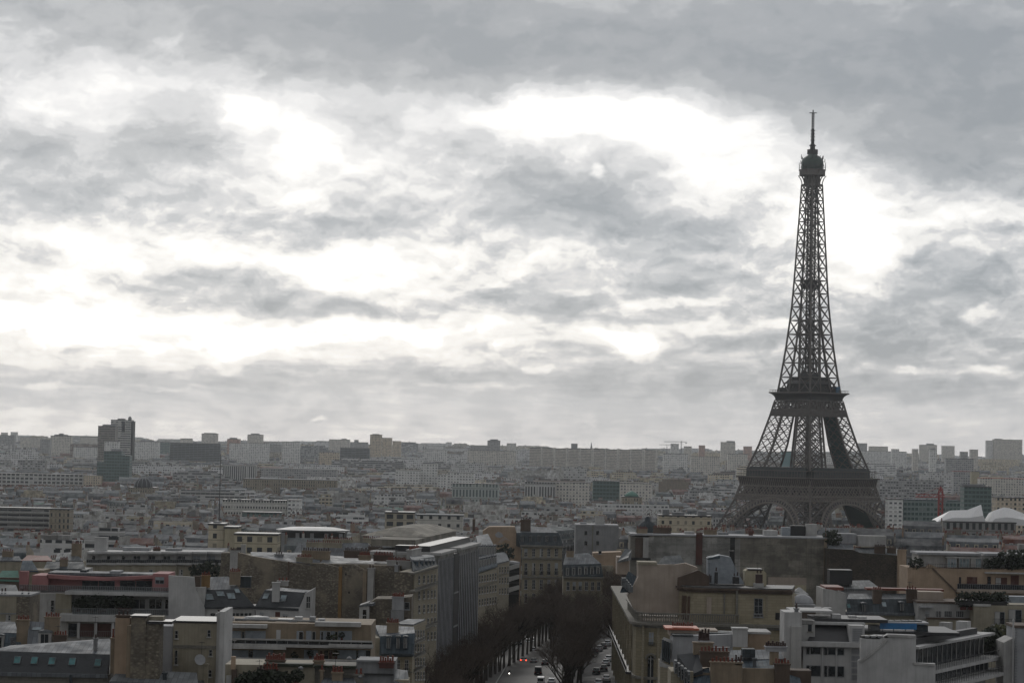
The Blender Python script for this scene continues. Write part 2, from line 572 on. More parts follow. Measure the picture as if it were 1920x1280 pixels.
def concrete(name, c):
    """old cement rendered gable: courses of patches, grey weathering"""
    k = Nodes(name)
    o = k.obj()
    br = k.n('ShaderNodeTexBrick')
    k.l(k.uv(), br.inputs['Vector'])
    br.inputs['Scale'].default_value = 1.0
    br.inputs['Brick Width'].default_value, br.inputs['Row Height'].default_value = 4.2, 1.9
    br.inputs['Mortar Size'].default_value = 0.04
    br.inputs['Color1'].default_value, br.inputs['Color2'].default_value = (*mul(c, 0.66), 1), (*mul(c, 1.3), 1)
    br.inputs['Mortar'].default_value = (*mul(c, 0.6), 1)
    a = k.noise(o, 0.22, 8, 0.68)
    col = k.mix(k.range(a, 0.42, 0.60, 0, .85), br.outputs[0], mul(c, 0.42))
    col = k.mix(k.range(k.noise(k.scale(o, (.12, .12, .5)), 1.0, 5), .5, .62, 0, .5), col, mul(c, 1.25))
    b = k.noise(k.scale(o, (0.9, 0.9, 0.07)), 1.0, 6, 0.65)
    col = k.mix(k.range(b, 0.5, 0.75, 0.0, 0.6), col, mul(c, 0.36))
    k.bump(k.noise(o, 3, 6), 0.35)
    return k.done(col, 0.92)


def zinc(name, c, panel=(0.65, 2.0), rough=0.42):
    """rolled zinc sheets with standing seams"""
    k = Nodes(name)
    u = k.uv()
    br = k.n('ShaderNodeTexBrick')
    br.offset = 0.0
    k.l(u, br.inputs['Vector'])
    br.inputs['Scale'].default_value = 1.0
    br.inputs['Brick Width'].default_value, br.inputs['Row Height'].default_value = panel
    br.inputs['Mortar Size'].default_value = 0.035
    br.inputs['Color1'].default_value, br.inputs['Color2'].default_value = (*mul(c, 0.7), 1), (*mul(c, 1.25), 1)
    br.inputs['Mortar'].default_value = (*mul(c, 0.45), 1)
    a = k.noise(k.obj(), 0.5, 6)
    col = k.mix(k.range(a, 0.35, 0.7, 0.0, 0.6), br.outputs[0], mul(c, 0.62))
    k.bump(br.outputs['Fac'], 0.5)
    return k.done(col, k.range(a, 0.3, 0.7, rough + 0.16, rough + 0.42), 0.0, 0.2)


def slate(name, c):
    k = Nodes(name)
    br = k.n('ShaderNodeTexBrick')
    k.l(k.uv(), br.inputs['Vector'])
    br.inputs['Scale'].default_value = 1.0
    br.inputs['Brick Width'].default_value, br.inputs['Row Height'].default_value = 0.3, 0.2
    br.inputs['Mortar Size'].default_value = 0.012
    br.inputs['Color1'].default_value, br.inputs['Color2'].default_value = (*mul(c, 0.7), 1), (*mul(c, 1.35), 1)
    br.inputs['Mortar'].default_value = (*mul(c, 0.5), 1)
    a = k.noise(k.obj(), 0.6, 6)
    col = k.mix(k.range(a, 0.4, 0.75, 0.0, 0.6), br.outputs[0], mul(c, 1.4))
    k.bump(br.outputs['Fac'], -0.3)
    return k.done(col, 0.6)


def simple(name, c, rough=0.6, metal=0.0, var=0.25, scale=1.5):
    k = Nodes(name)
    a = k.noise(k.obj(), scale, 5)
    col = k.mix(k.range(a, 0.3, 0.7), mul(c, 1 - var), mul(c, 1 + var * 0.5))
    return k.done(col, rough, metal)


def glass_mat(name, c=(0.015, 0.02, 0.025), rough=0.12):
    k = Nodes(name)
    a = k.noise(k.scale(k.obj(), (0.6, 0.6, 0.6)), 1.0, 2)
    col = k.mix(k.range(a, 0.35, 0.65), mul(c, 0.6), mul(c, 1.8))
    return k.done(col, rough)


def facade(name, c, pitch=2.3, storey=3.05, ww=0.46, wh=0.62, glass=(0.025, 0.03, 0.035), band=None, tint=False, blinds=0.4, v0=0.2):
    """stone or rendered front with rows of windows, UV in metres (storey heights from the base)"""
    k = Nodes(name)
    sp = k.n('ShaderNodeSeparateXYZ')
    k.l(k.uv(), sp.inputs[0])
    uu = k.math('DIVIDE', sp.outputs[0], pitch)
    vv = k.math('DIVIDE', sp.outputs[1], storey)
    fu, fv = k.math('FRACT', uu), k.math('FRACT', vv)
    iu = k.math('LESS_THAN', k.math('ABSOLUTE', k.math('SUBTRACT', fu, 0.5)), ww / 2)
    iv = k.math('LESS_THAN', k.math('ABSOLUTE', k.math('SUBTRACT', fv, v0 + wh / 2)), wh / 2)
    win = k.math('MULTIPLY', iu, iv)
    cell = k.n('ShaderNodeCombineXYZ')
    k.l(k.math('FLOOR', uu), cell.inputs[0]); k.l(k.math('FLOOR', vv), cell.inputs[1])
    wn = k.n('ShaderNodeTexWhiteNoise', noise_dimensions='3D')
    oi = k.n('ShaderNodeObjectInfo')
    k.l(k.math('MULTIPLY', oi.outputs['Random'], 91.0), cell.inputs[2])
    k.l(cell.outputs[0], wn.inputs['Vector'])
    o = k.obj()
    a = k.noise(o, 0.3, 5)
    base = k.mix(k.range(a, 0.3, 0.75), mul(c, 0.78), mul(c, 1.1))
    if tint:
        at = k.n('ShaderNodeAttribute', attribute_name='tint')
        base = k.mix(1.0, base, at.outputs['Color'], 'MULTIPLY')
    st = k.noise(k.scale(o, (1.4, 1.4, 0.12)), 1.0, 4)
    base = k.mix(k.range(st, 0.55, 0.8, 0.0, 0.45), base, mul(c, 0.4))
    led = k.math('LESS_THAN', fv, 0.09)                     # string course / balcony line
    base = k.mix(k.math('MULTIPLY', led, 0.8), base, band if band else mul(c, 0.45))
    lit = k.math('GREATER_THAN', wn.outputs['Value'], 1 - blinds)
    pane = k.mix(k.math('MULTIPLY', lit, wn.outputs['Value']), glass, mul(c, 0.62))
    col = k.mix(win, base, pane)
    rough = k.math('MULTIPLY_ADD', win, -0.5, 0.85)
    return k.done(col, rough)


STONE, CREAM, WHITE, GREYW = (0.40, 0.35, 0.27), (0.50, 0.44, 0.33), (0.62, 0.61, 0.58), (0.36, 0.36, 0.35)
Mt = {}
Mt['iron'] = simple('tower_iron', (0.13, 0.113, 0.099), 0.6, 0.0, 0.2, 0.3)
Mt['iron_lit'] = simple('tower_iron_lit', (0.22, 0.19, 0.165), 0.6, 0.0, 0.2, 0.3)  # lighter copy of the iron: light on arches and belts put into colour
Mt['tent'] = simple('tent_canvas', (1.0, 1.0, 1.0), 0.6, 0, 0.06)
Mt['iron_dark'] = simple('tower_iron_dark', (0.022, 0.019, 0.017), 0.6, 0.0, 0.2, 0.3)  # darker copy of the iron: shade inside the girders put into colour
Mt['tower_glass'] = glass_mat('pavilion_glass', (0.01, 0.016, 0.016), 0.3)
Mt['netting'] = simple('teal_netting', (0.02, 0.075, 0.07), 0.8)
Mt['tarp'] = simple('blue_tarpaulin', (0.05, 0.17, 0.30), 0.6)
Mt['green_dark'] = simple('cupola_green', (0.013, 0.048, 0.032), 0.5)
Mt['black'] = simple('black_iron', (0.02, 0.02, 0.022), 0.5)
Mt['glass'] = glass_mat('window_glass')
Mt['rail_glass'] = glass_mat('balustrade_glass', (0.10, 0.12, 0.13), 0.2)
Mt['rail_glass'].node_tree.nodes['Principled BSDF'].inputs['Alpha'].default_value = 0.42
Mt['glass_teal'] = glass_mat('skylight_glass', (0.05, 0.16, 0.17), 0.1)
Mt['glass_pale'] = glass_mat('skylight_glass_pale', (0.2, 0.25, 0.27), 0.15)
Mt['white'] = plaster('white_render', (0.60, 0.60, 0.595), 0.16, 0.8, 0.38)
Mt['white2'] = plaster('off_white_render', (0.55, 0.545, 0.53), 0.2)
Mt['grey'] = plaster('grey_render', (0.33, 0.34, 0.35), 0.2)
Mt['greylight'] = plaster('pale_grey_render', (0.44, 0.45, 0.47), 0.18, 0.8, 0.4)
Mt['beige'] = plaster('beige_render', (0.42, 0.38, 0.29), 0.25)
Mt['cream'] = plaster('cream_render', (0.58, 0.52, 0.37), 0.2)
Mt['peach'] = plaster('peach_render', (0.50, 0.37, 0.26), 0.2, 0.85, 0.35)
Mt['pinkbeige'] = plaster('pink_beige_render', (0.50, 0.42, 0.35), 0.16, 0.85, 0.3)
Mt['tan'] = plaster('tan_render', (0.34, 0.27, 0.19), 0.25)
Mt['brown'] = plaster('brown_render', (0.14, 0.10, 0.075), 0.3)
Mt['redbrown'] = plaster('red_brown_brick', (0.12, 0.045, 0.035), 0.3)
Mt['pink'] = plaster('pink_render', (0.42, 0.185, 0.185), 0.15, 0.8, 0.25)
Mt['stone'] = ashlar('dressed_stone', (0.40, 0.355, 0.26))
Mt['stone_pale'] = ashlar('pale_dressed_stone', (0.46, 0.40, 0.28), 1.6, 0.5)
Mt['stone_grey'] = ashlar('grey_dressed_stone', (0.27, 0.255, 0.22))
Mt['rust_stone'] = ashlar('rusticated_stone', (0.37, 0.32, 0.21), 1.4, 0.55)
Mt['rubble'] = rubble('rubble_party_wall', (0.24, 0.21, 0.165))
Mt['rubble_dark'] = rubble('dark_rubble_party_wall', (0.085, 0.07, 0.055))
Mt['concrete'] = concrete('weathered_cement', (0.30, 0.28, 0.235))
Mt['concrete_pale'] = concrete('pale_cement', (0.38, 0.375, 0.35))
Mt['zinc'] = zinc('zinc_sheet', (0.19, 0.207, 0.225))
Mt['zinc_blue'] = zinc('blue_zinc_sheet', (0.115, 0.15, 0.18), (0.6, 1.7))
Mt['zinc_dark'] = zinc('dark_zinc_sheet', (0.075, 0.09, 0.10))
Mt['zinc_pale'] = zinc('pale_zinc_sheet', (0.21, 0.225, 0.235), (0.7, 2.4), 0.36)
Mt['slate'] = slate('slate_roof', (0.026, 0.031, 0.036))
Mt['tile'] = slate('red_roof_tile', (0.19, 0.05, 0.03))
Mt['pot'] = simple('terracotta_pot', (0.22, 0.062, 0.04), 0.8)
Mt['pot_dark'] = simple('sooty_pot', (0.07, 0.04, 0.035), 0.8)
Mt['flat_roof'] = simple('roof_felt', (0.075, 0.075, 0.075), 0.55, 0, 0.4, 0.4)
Mt['flat_black'] = simple('bitumen_roof', (0.025, 0.025, 0.028), 0.45)
Mt['steel'] = simple('galvanised_steel', (0.26, 0.27, 0.28), 0.55, 0.2)
Mt['green_patina'] = simple('copper_patina', (0.11, 0.27, 0.21), 0.7)
Mt['foliage'] = simple('terrace_foliage', (0.022, 0.032, 0.014), 0.8, 0, 0.5, 3)
Mt['foliage2'] = simple('yellow_green_foliage', (0.06, 0.065, 0.018), 0.8, 0, 0.5, 3)
Mt['bark'] = simple('tree_bark', (0.06, 0.05, 0.04), 0.9)
Mt['twig'] = simple('bare_twigs', (0.16, 0.125, 0.10), 0.9)
Mt['blue'] = simple('blue_panel', (0.03, 0.21, 0.50), 0.5)
Mt['red_paint'] = simple('red_paint', (0.42, 0.04, 0.03), 0.5)
Mt['orange_paint'] = simple('orange_paint', (0.55, 0.13, 0.06), 0.6)
Mt['ochre'] = plaster('ochre_render', (0.33, 0.20, 0.08), 0.2)
Mt['wood'] = simple('brown_shutter', (0.11, 0.065, 0.04), 0.7)
Mt['redblind'] = simple('red_brown_blind', (0.12, 0.045, 0.032), 0.8)
Mt['paleblind'] = simple('pale_blue_grey_blind', (0.36, 0.40, 0.44), 0.7)
Mt['dark'] = simple('dark_opening', (0.02, 0.019, 0.018), 0.7)
Nodes.dim = 1.0
# ---------------------------------------------------------------- ground
def build_ground():
    xs = np.concatenate([np.linspace(-6400, -700, 20), np.linspace(-600, -80, 27), np.arange(-70, 81, 5), np.linspace(100, 600, 26), np.linspace(700, 6400, 20)])
    ys = np.concatenate([np.linspace(-880, 0, 5), np.linspace(40, 370, 14), np.arange(380, 901, 8), np.linspace(920, 2400, 64), np.linspace(2600, 14400, 40)])
    nx, ny = len(xs), len(ys)
    mb = MB()
    for y in ys:
        for x in xs:
            z = gz(x, y)
            if y > 7500:                                     # the hills south of the city
                h = 16 * math.exp(-((x - 110) / 130) ** 2) + 18 * math.exp(-((x - 1900) / 500) ** 2)
                z += h * sstep(7500, 10500, y)
            mb.v.append((x, y, z))
    for j in range(ny - 1):
        for i in range(nx - 1):
            mb.f.append((j * nx + i, j * nx + i + 1, (j + 1) * nx + i + 1, (j + 1) * nx + i)); mb.m.append(0)
    k = Nodes('city_ground')
    a = k.noise(k.obj(), 0.02, 8, 0.7)
    m = k.done(k.mix(k.range(a, 0.35, 0.65), (0.05, 0.05, 0.048), (0.10, 0.095, 0.085)), 0.9)
    tag(mb.build('ground', m, smooth=True), kind='structure')


# ---------------------------------------------------------------- the iron tower
def build_tower():
    base = P(1523.5, 322, 1730)
    root = empty('lattice_tower', (base.x - 0.2, base.y, 0), math.radians(45 - 5),
                 'tall brown wrought iron lattice tower with four arched legs rising above the rooftops', 'tower')
    WZ = ([0, 20, 40, 57.6, 64, 80, 101, 119, 147, 176, 200, 235, 266, 276], [62.4, 45.5, 36.8, 32.0, 30.1, 24.8, 19.4, 15.5, 12.2, 9.5, 8.2, 6.7, 5.3, 5.1])
    SZ = ([0, 57.6, 64, 101, 119, 178], [25, 16.8, 16.2, 11.8, 10.4, 9.4])
    W = lambda z: float(np.interp(z, *WZ))
    S = lambda z: min(float(np.interp(z, *SZ)), W(z))
    I, D, LI = Mt['iron'], Mt['iron_dark'], Mt['iron_lit']

    def corners(z, sx, sy):
        w, s = W(z), S(z)
        return [Vector((sx * w, sy * w, z)), Vector((sx * (w - s), sy * w, z)), Vector((sx * (w - s), sy * (w - s), z)), Vector((sx * w, sy * (w - s), z))]

    def leg(levels, sx, sy, chord, brace, sub=True):
        mb = MB()
        for z0, z1 in zip(levels[:-1], levels[1:]):
            a, b = corners(z0, sx, sy), corners(z1, sx, sy)
            zm = (z0 + z1) / 2
            c = corners(zm, sx, sy)
            for i in range(4):
                j = (i + 1) % 4
                n = 3
                for t in range(n):                              # the outline curves, so the chords are split
                    za, zb = z0 + (z1 - z0) * t / n, z0 + (z1 - z0) * (t + 1) / n
                    mb.bar(corners(za, sx, sy)[i], corners(zb, sx, sy)[i], chord)
                mb.bar(b[i], b[j], brace * 1.1)
                mb.bar(a[i], b[j], brace)
                mb.bar(a[j], b[i], brace)
                if sub:
                    mb.bar(c[i], c[j], brace * 0.7)
                    ma, mt_ = (a[i] + a[j]) / 2, (b[i] + b[j]) / 2
                    mb.bar(ma, c[i], brace * 0.7); mb.bar(ma, c[j], brace * 0.7)
                    mb.bar(mt_, c[i], brace * 0.7); mb.bar(mt_, c[j], brace * 0.7)
            mb.bar(b[0], b[2], brace * 0.8); mb.bar(b[1], b[3], brace * 0.8)
            mb.bar(a[0], b[2], brace * 0.6); mb.bar(a[1], b[3], brace * 0.6)
        return mb

    for sx in (-1, 1):
        for sy in (-1, 1):
            l = leg([0, 14, 28, 41, 57], sx, sy, 1.35, 0.75).build('lower_leg', I, root)
            for cc in corners(0, sx, sy):
                ft = MB()
                ft.frustum((cc.x - 3.5, cc.x + 3.5, cc.y - 3.5, cc.y + 3.5), -1.5, (cc.x - 2, cc.x + 2, cc.y - 2, cc.y + 2), 2.5)
                ft.build('masonry_footing', Mt['stone_grey'], l)
            leg([62, 73, 84, 94.5, 104.5, 111], sx, sy, 1.05, 0.5).build('upper_leg', I, root)

    # decorative arch on each side, lying in the leaning plane of the face
    def face_pt(side, x, z, off=0.6):
        w = W(z) + off
        return Matrix.Rotation(side * math.pi / 2, 3, 'Z') @ Vector((x, -w, z))
    for side in range(4):
        mb = MB()
        cz, R0, R1 = 3.5, 35.6, 39.6
        N = 44
        prev = None
        for i in range(N + 1):
            t = math.pi * i / N
            pts = []
            for R in (R0, R1):
                z = max(2.0, cz + R * math.sin(t))
                pts.append((R * math.cos(t), z))
            cur = [face_pt(side, *pts[0]), face_pt(side, *pts[1]), face_pt(side, *pts[0], -3.2), face_pt(side, *pts[1], -3.2)]
            if prev:
                mb.bar(prev[0], cur[0], 0.9); mb.bar(prev[1], cur[1], 0.9)
                mb.bar(prev[2], cur[2], 0.8)
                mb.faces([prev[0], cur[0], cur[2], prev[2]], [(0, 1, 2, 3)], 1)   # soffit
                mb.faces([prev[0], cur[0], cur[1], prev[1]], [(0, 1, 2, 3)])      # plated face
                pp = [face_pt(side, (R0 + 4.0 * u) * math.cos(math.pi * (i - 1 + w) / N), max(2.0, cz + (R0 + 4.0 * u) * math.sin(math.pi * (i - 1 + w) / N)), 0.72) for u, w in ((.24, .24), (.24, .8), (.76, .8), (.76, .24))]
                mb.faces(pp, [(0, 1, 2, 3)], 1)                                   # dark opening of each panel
            mb.bar(cur[0], cur[1], 0.5)
            mb.bar(cur[0], cur[2], 0.4)
            prev = cur
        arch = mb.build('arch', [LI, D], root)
        sp = MB()
        for i in range(3, N - 2):
            t = math.pi * i / N
            x, z = R1 * math.cos(t), cz + R1 * math.sin(t)
            if 22 < z < 42.3 and abs(x) < 26:
                x2, z2 = (R1 + 9) * math.cos(t), cz + (R1 + 9) * math.sin(t)
                if z2 > 43.2:
                    f = (43.2 - z) / (z2 - z); x2, z2 = x + (x2 - x) * f, 43.2
                sp.bar(face_pt(side, x, z, 0.3), face_pt(side, x2, z2, 0.3), 0.55)
        sp.bar(face_pt(side, -26, 43.2, 0.3), face_pt(side, 26, 43.2, 0.3), 0.4)
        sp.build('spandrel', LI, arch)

    # first platform: lattice belt, arcaded frieze, ledge, gallery
    fp = empty('first_platform', (0, 0, 0)); fp.parent = root

    def belt(za, zb, n, bw, chord, mid=None, dense=2):
        mb = MB()
        for side in range(4):
            xa, xb = W(za), W(zb)
            for z in (za, zb) + ((mid,) if mid else ()):
                mb.bar(face_pt(side, -W(z), z), face_pt(side, W(z), z), chord)
            for i in range(n):
                t0, t1 = -1 + 2 * i / n, -1 + 2 * (i + 1) / n
                for k in range(dense):
                    u0, u1 = za + (zb - za) * k / dense, za + (zb - za) * (k + 1) / dense
                    mb.bar(face_pt(side, t0 * W(u0), u0), face_pt(side, t1 * W(u1), u1), bw)
                    mb.bar(face_pt(side, t1 * W(u0), u0), face_pt(side, t0 * W(u1), u1), bw)
                if i % 2 == 0:
                    mb.bar(face_pt(side, t0 * xa, za), face_pt(side, t0 * xb, zb), bw * 0.8)
            # plain bar behind the girder
            for z in (za + 0.5,):
                mb.bar(face_pt(side, -W(za) + 4, z, -4), face_pt(side, W(za) - 4, z, -4), 0.6)
        return mb
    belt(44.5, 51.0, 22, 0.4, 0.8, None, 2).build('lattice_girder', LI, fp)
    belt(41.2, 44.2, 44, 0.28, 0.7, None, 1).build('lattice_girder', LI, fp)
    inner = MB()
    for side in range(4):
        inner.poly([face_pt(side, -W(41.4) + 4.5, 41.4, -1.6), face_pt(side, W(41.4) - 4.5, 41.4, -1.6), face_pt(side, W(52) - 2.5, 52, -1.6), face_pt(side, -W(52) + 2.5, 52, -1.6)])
    inner.build('girder_shade', D, fp)  # dark sheet added behind the lattice, standing for the shaded interior
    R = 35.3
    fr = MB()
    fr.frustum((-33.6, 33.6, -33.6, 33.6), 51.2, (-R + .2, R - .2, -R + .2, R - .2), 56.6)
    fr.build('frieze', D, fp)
    cons = MB()
    for side in range(4):
        m3 = Matrix.Rotation(side * math.pi / 2, 3, 'Z')
        for i in range(37):
            x = -34.2 + i * 1.9
            cons.bar(m3 @ Vector((x, -33.7, 51.3)), m3 @ Vector((x, -R - 0.05, 56.2)), 0.5, 0.7)
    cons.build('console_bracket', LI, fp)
    deck = MB()
    deck.box(-R - .9, R + .9, -R - .9, R + .9, 56.6, 57.7)
    deck.build('deck', I, fp)
    gal = MB()
    for side in range(4):
        m3 = Matrix.Rotation(side * math.pi / 2, 3, 'Z')
        for i in range(25):
            x = -33 + i * 66 / 24
            gal.bar(m3 @ Vector((x, -34.2, 57.7)), m3 @ Vector((x, -34.2, 62.0)), 0.2)
        gal.bar(m3 @ Vector((-34.4, -34.2, 62)), m3 @ Vector((34.4, -34.2, 62)), 0.8, 0.5)
        gal.bar(m3 @ Vector((-34.4, -34.2, 58.9)), m3 @ Vector((34.4, -34.2, 58.9)), 0.2, 0.2)
    gal.build('gallery', I, fp)
    for side in range(4):
        m4 = Matrix.Rotation(side * math.pi / 2, 4, 'Z')
        pv = MB()
        pv.frustum((-29, 29, -33.3, -24), 57.7, (-29, 29, -32.6, -24.5), 63.4)
        pv.box(-27, 27, -31.5, -25, 63.4, 64.4)
        o = pv.build('pavilion', Mt['tower_glass'], fp)
        o.matrix_local = m4

    # second platform
    sp2 = empty('second_platform', (0, 0, 0)); sp2.parent = root
    belt(101, 105.2, 44, 0.36, 0.7, None, 2).build('lattice_girder', I, sp2)
    belt(105.6, 112, 10, 0.5, 0.6, None, 1).build('lattice_girder', I, sp2)
    mb = MB()
    for k in range(4):
        a = [16.9, 17.0, 17.6, 18.6, 19.9][k:k + 2]
        z = [111.6, 113.5, 115.0, 116.2, 117.0][k:k + 2]
        mb.frustum((-a[0], a[0], -a[0], a[0]), z[0], (-a[1], a[1], -a[1], a[1]), z[1])
    mb.build('cornice', D, sp2)
    mb = MB(); mb.box(-20.3, 20.3, -20.3, 20.3, 117.0, 117.9); mb.build('deck', I, sp2)
    mb = MB()
    for side in range(4):
        m3 = Matrix.Rotation(side * math.pi / 2, 3, 'Z')
        for i in range(27):
            x = -20 + i * 40 / 26
            mb.bar(m3 @ Vector((x, -20, 117.9)), m3 @ Vector((x, -20, 119.6)), 0.12)
        mb.bar(m3 @ Vector((-20, -20, 119.5)), m3 @ Vector((20, -20, 119.5)), 0.16)
    mb.build('railing', D, sp2)
    mb = MB()
    mb.box(-15, 15, -15, 15, 117.9, 121.2)
    mb.frustum((-11.5, 11.5, -11.5, 11.5), 121.2, (-11, 11, -11, 11), 124.0)
    mb.frustum((-13.5, 13.5, -13.5, 13.5), 124.0, (-10.5, 10.5, -10.5, 10.5), 126.4)
    mb.frustum((-9, 9, -9, 9), 126.4, (-8.5, 8.5, -8.5, 8.5), 128.6)
    mb.frustum((-6, 6, -6, 6), 128.6, (-4, 4, -4, 4), 132.5)
    mb.build('pavilion', D, sp2)
    mb = MB()
    mb.box(11.5, 15.6, -15.8, -4, 118.1, 122.4)
    o = mb.build('wrapped_scaffold', Mt['tarp'], sp2)
    o['label'] = 'blue tarpaulin wrapped round the corner of the second deck'

    # upper shaft
    lv = [118.0]
    while lv[-1] < 264:
        lv.append(lv[-1] + float(np.interp(lv[-1], [118, 180, 270], [10.6, 9.6, 6.8])))
    lv[-1] = 267.0
    mb = MB()
    for z0, z1 in zip(lv[:-1], lv[1:]):
        for side in range(4):
            for sgn in (-1, 1):
                w0, w1, s0, s1 = W(z0), W(z1), S(z0), S(z1)
                a0, a1 = face_pt(side, sgn * w0, z0, 0), face_pt(side, sgn * w1, z1, 0)
                b0, b1 = face_pt(side, sgn * (w0 - s0), z0, 0), face_pt(side, sgn * (w1 - s1), z1, 0)
                ch = float(np.interp(z0, [118, 270], [1.05, 0.74]))
                br = float(np.interp(z0, [118, 270], [0.56, 0.47]))
                if sgn == 1:
                    mb.bar(a0, a1, ch)
                mb.bar(b0, b1, ch * 0.85)
                mb.bar(a0, b1, br); mb.bar(b0, a1, br)
                mb.bar(a1, b1, br * 1.3)
                # inner faces of each corner post while the four are still apart
                if w0 - s0 > 1.0:
                    c0, c1 = corners(z0, 1, 1)[2], corners(z1, 1, 1)[2]
                    m3 = Matrix.Rotation(side * math.pi / 2, 3, 'Z')
                    i0, i1 = m3 @ Vector((c0.x * sgn, -c0.y, z0)), m3 @ Vector((c1.x * sgn, -c1.y, z1))
                    if sgn == 1:
                        mb.bar(i0, i1, ch * 0.8)
                    mb.bar(b0, i1, br * 0.8); mb.bar(i0, b1, br * 0.8); mb.bar(b1, i1, br)
            mb.bar(face_pt(side, -W(z1), z1, 0), face_pt(side, W(z1), z1, 0), 0.4)
    mb.build('upper_shaft', I, root)
    mb = MB()
    for x, y in ((-2, -2), (2, -2), (2, 2), (-2, 2)):
        mb.bar((x, y, 118), (x, y, 272), 0.75)
    z = 118
    while z < 270:
        for (xa, ya), (xb, yb) in (((-2, -2), (2, -2)), ((2, -2), (2, 2)), ((2, 2), (-2, 2)), ((-2, 2), (-2, -2))):
            mb.bar((xa, ya, z), (xb, yb, z + 3.2), 0.4); mb.bar((xb, yb, z), (xa, ya, z + 3.2), 0.4)
            mb.bar((xa, ya, z), (xb, yb, z), 0.4)
        z += 3.2
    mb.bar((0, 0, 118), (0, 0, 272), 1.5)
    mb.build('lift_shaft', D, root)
    mb = MB(); mb.box(-5.4, 5.4, -5.4, 5.4, 194.5, 195.3)
    mb.frustum((-4.6, 4.6, -4.6, 4.6), 192, (-5.2, 5.2, -5.2, 5.2), 194.5)
    mb.box(-3.4, 3.4, -3.4, 3.4, 195.3, 198.4)
    for side in range(4):
        m3 = Matrix.Rotation(side * math.pi / 2, 3, 'Z')
        for i in range(6):
            mb.bar(m3 @ Vector((-5 + 2 * i, -5.2, 195.3)), m3 @ Vector((-5 + 2 * i, -5.2, 198.2)), 0.35)
    mb.build('intermediate_platform', D, root)

    # summit
    sm = empty('summit_platform', (0, 0, 0)); sm.parent = root
    o8 = lambda r, a=0.42: [(r, -r * a), (r, r * a), (r * a, r), (-r * a, r), (-r, r * a), (-r, -r * a), (-r * a, -r), (r * a, -r)]
    mb = MB()
    fl = [(5.15, 266.5), (5.3, 269), (6.0, 271.5), (7.2, 273.6)]
    for side in range(4):
        for x in (-1, -0.5, 0, 0.5, 1):
            for (r0, z0), (r1, z1) in zip(fl[:-1], fl[1:]):
                m3 = Matrix.Rotation(side * math.pi / 2, 3, 'Z')
                mb.bar(m3 @ Vector((x * r0, -r0, z0)), m3 @ Vector((x * r1 * .95, -r1, z1)), 0.5)
    mb.box(-5.2, 5.2, -5.2, 5.2, 266.2, 267.6)
    mb.box(-4.1, 4.1, -4.1, 4.1, 267.6, 273.6)
    mb.build('corbel', I, sm)
    mb = MB(); mb.slab(o8(9.1), 273.6, 277.4); mb.slab(o8(9.5), 277.4, 277.8); mb.build('deck_casing', I, sm)
    mb = MB()
    p = o8(9.3)
    for i in range(8):
        a, b = p[i], p[(i + 1) % 8]
        mb.bar((*a, 280), (*b, 280), 0.2)
        for t in (0, .25, .5, .75):
            mb.bar((a[0] + (b[0] - a[0]) * t, a[1] + (b[1] - a[1]) * t, 277.8), (a[0] + (b[0] - a[0]) * t, a[1] + (b[1] - a[1]) * t, 281.2 + 1.6 * (i % 2)), 0.16)
    mb.build('railing', D, sm)
    mb = MB()
    mb.lathe([(7.4, 277.8), (7.8, 279.5), (8.0, 283.4), (7.4, 285.2), (5.6, 287.3), (3.0, 288.8), (2.6, 289.2)], n=20)
    mb.build('cupola', Mt['green_dark'], sm, smooth=True)
    rr = random.Random(5)
    for i in range(34):
        mb = MB()
        a = rr.uniform(0, 6.283); r = rr.uniform(6.5, 9.0); z = rr.uniform(281, 287.5)
        x, y = r * math.cos(a), r * math.sin(a)
        mb.bar((x * .85, y * .85, z), (x, y, z), 0.22)
        mb.bar((x, y, z - rr.uniform(.5, 1.4)), (x, y, z + rr.uniform(.5, 2.2)), 0.32)
        mb.build('aerial', D, sm)
    mast = MB()
    mast.box(-2.7, 2.7, -2.7, 2.7, 289, 292.6)
    mast.lathe([(1.9, 292.6), (1.7, 296), (1.2, 297), (1.1, 307.0), (0.8, 307.5)], n=10)
    mo = mast.build('antenna_mast', D, root)
    for z, r in ((299, 1.7), (301.5, 1.7), (303.6, 1.6), (306, 1.7), (295.2, 2.5)):
        mb = MB(); mb.lathe([(r, z), (r, z + 0.5)], n=12); mb.build('antenna_ring', D, mo)
    mb = MB()
    for x, y in ((-.55, -.55), (.55, -.55), (.55, .55), (-.55, .55)):
        mb.bar((x, y, 307), (x, y, 319.4), 0.3)
    for i in range(10):
        z = 307 + i * 1.22
        mb.bar((-.55, -.55, z), (.55, -.55, z + 1.2), .22); mb.bar((.55, .55, z), (-.55, .55, z + 1.2), .22)
        mb.bar((.55, -.55, z), (.55, .55, z + 1.2), .22); mb.bar((-.55, .55, z), (-.55, -.55, z + 1.2), .22)
    mb.build('antenna_lattice', D, mo)
    mb = MB()
    mb.bar((-1.9, -1.9, 319), (1.9, 1.9, 319), 0.5); mb.bar((-1.9, 1.9, 319), (1.9, -1.9, 319), 0.5)
    mb.bar((0, 0, 319), (0, 0, 321.2), 0.6)
    mb.build('antenna_crossbar', D, mo)
    # teal protective netting on the inner faces of the right-hand leg
    mb = MB()
    for z0, z1 in ((63, 75), (75, 87), (87, 100.5)):
        a, b = corners(z0, 1, -1), corners(z1, 1, -1)
        mb.poly([a[1] + Vector((.4, .4, 0)), a[2] + Vector((.4, -.4, 0)), b[2] + Vector((.4, -.4, 0)), b[1] + Vector((.4, .4, 0))])
    mb.build('safety_netting', Mt['netting'], root)
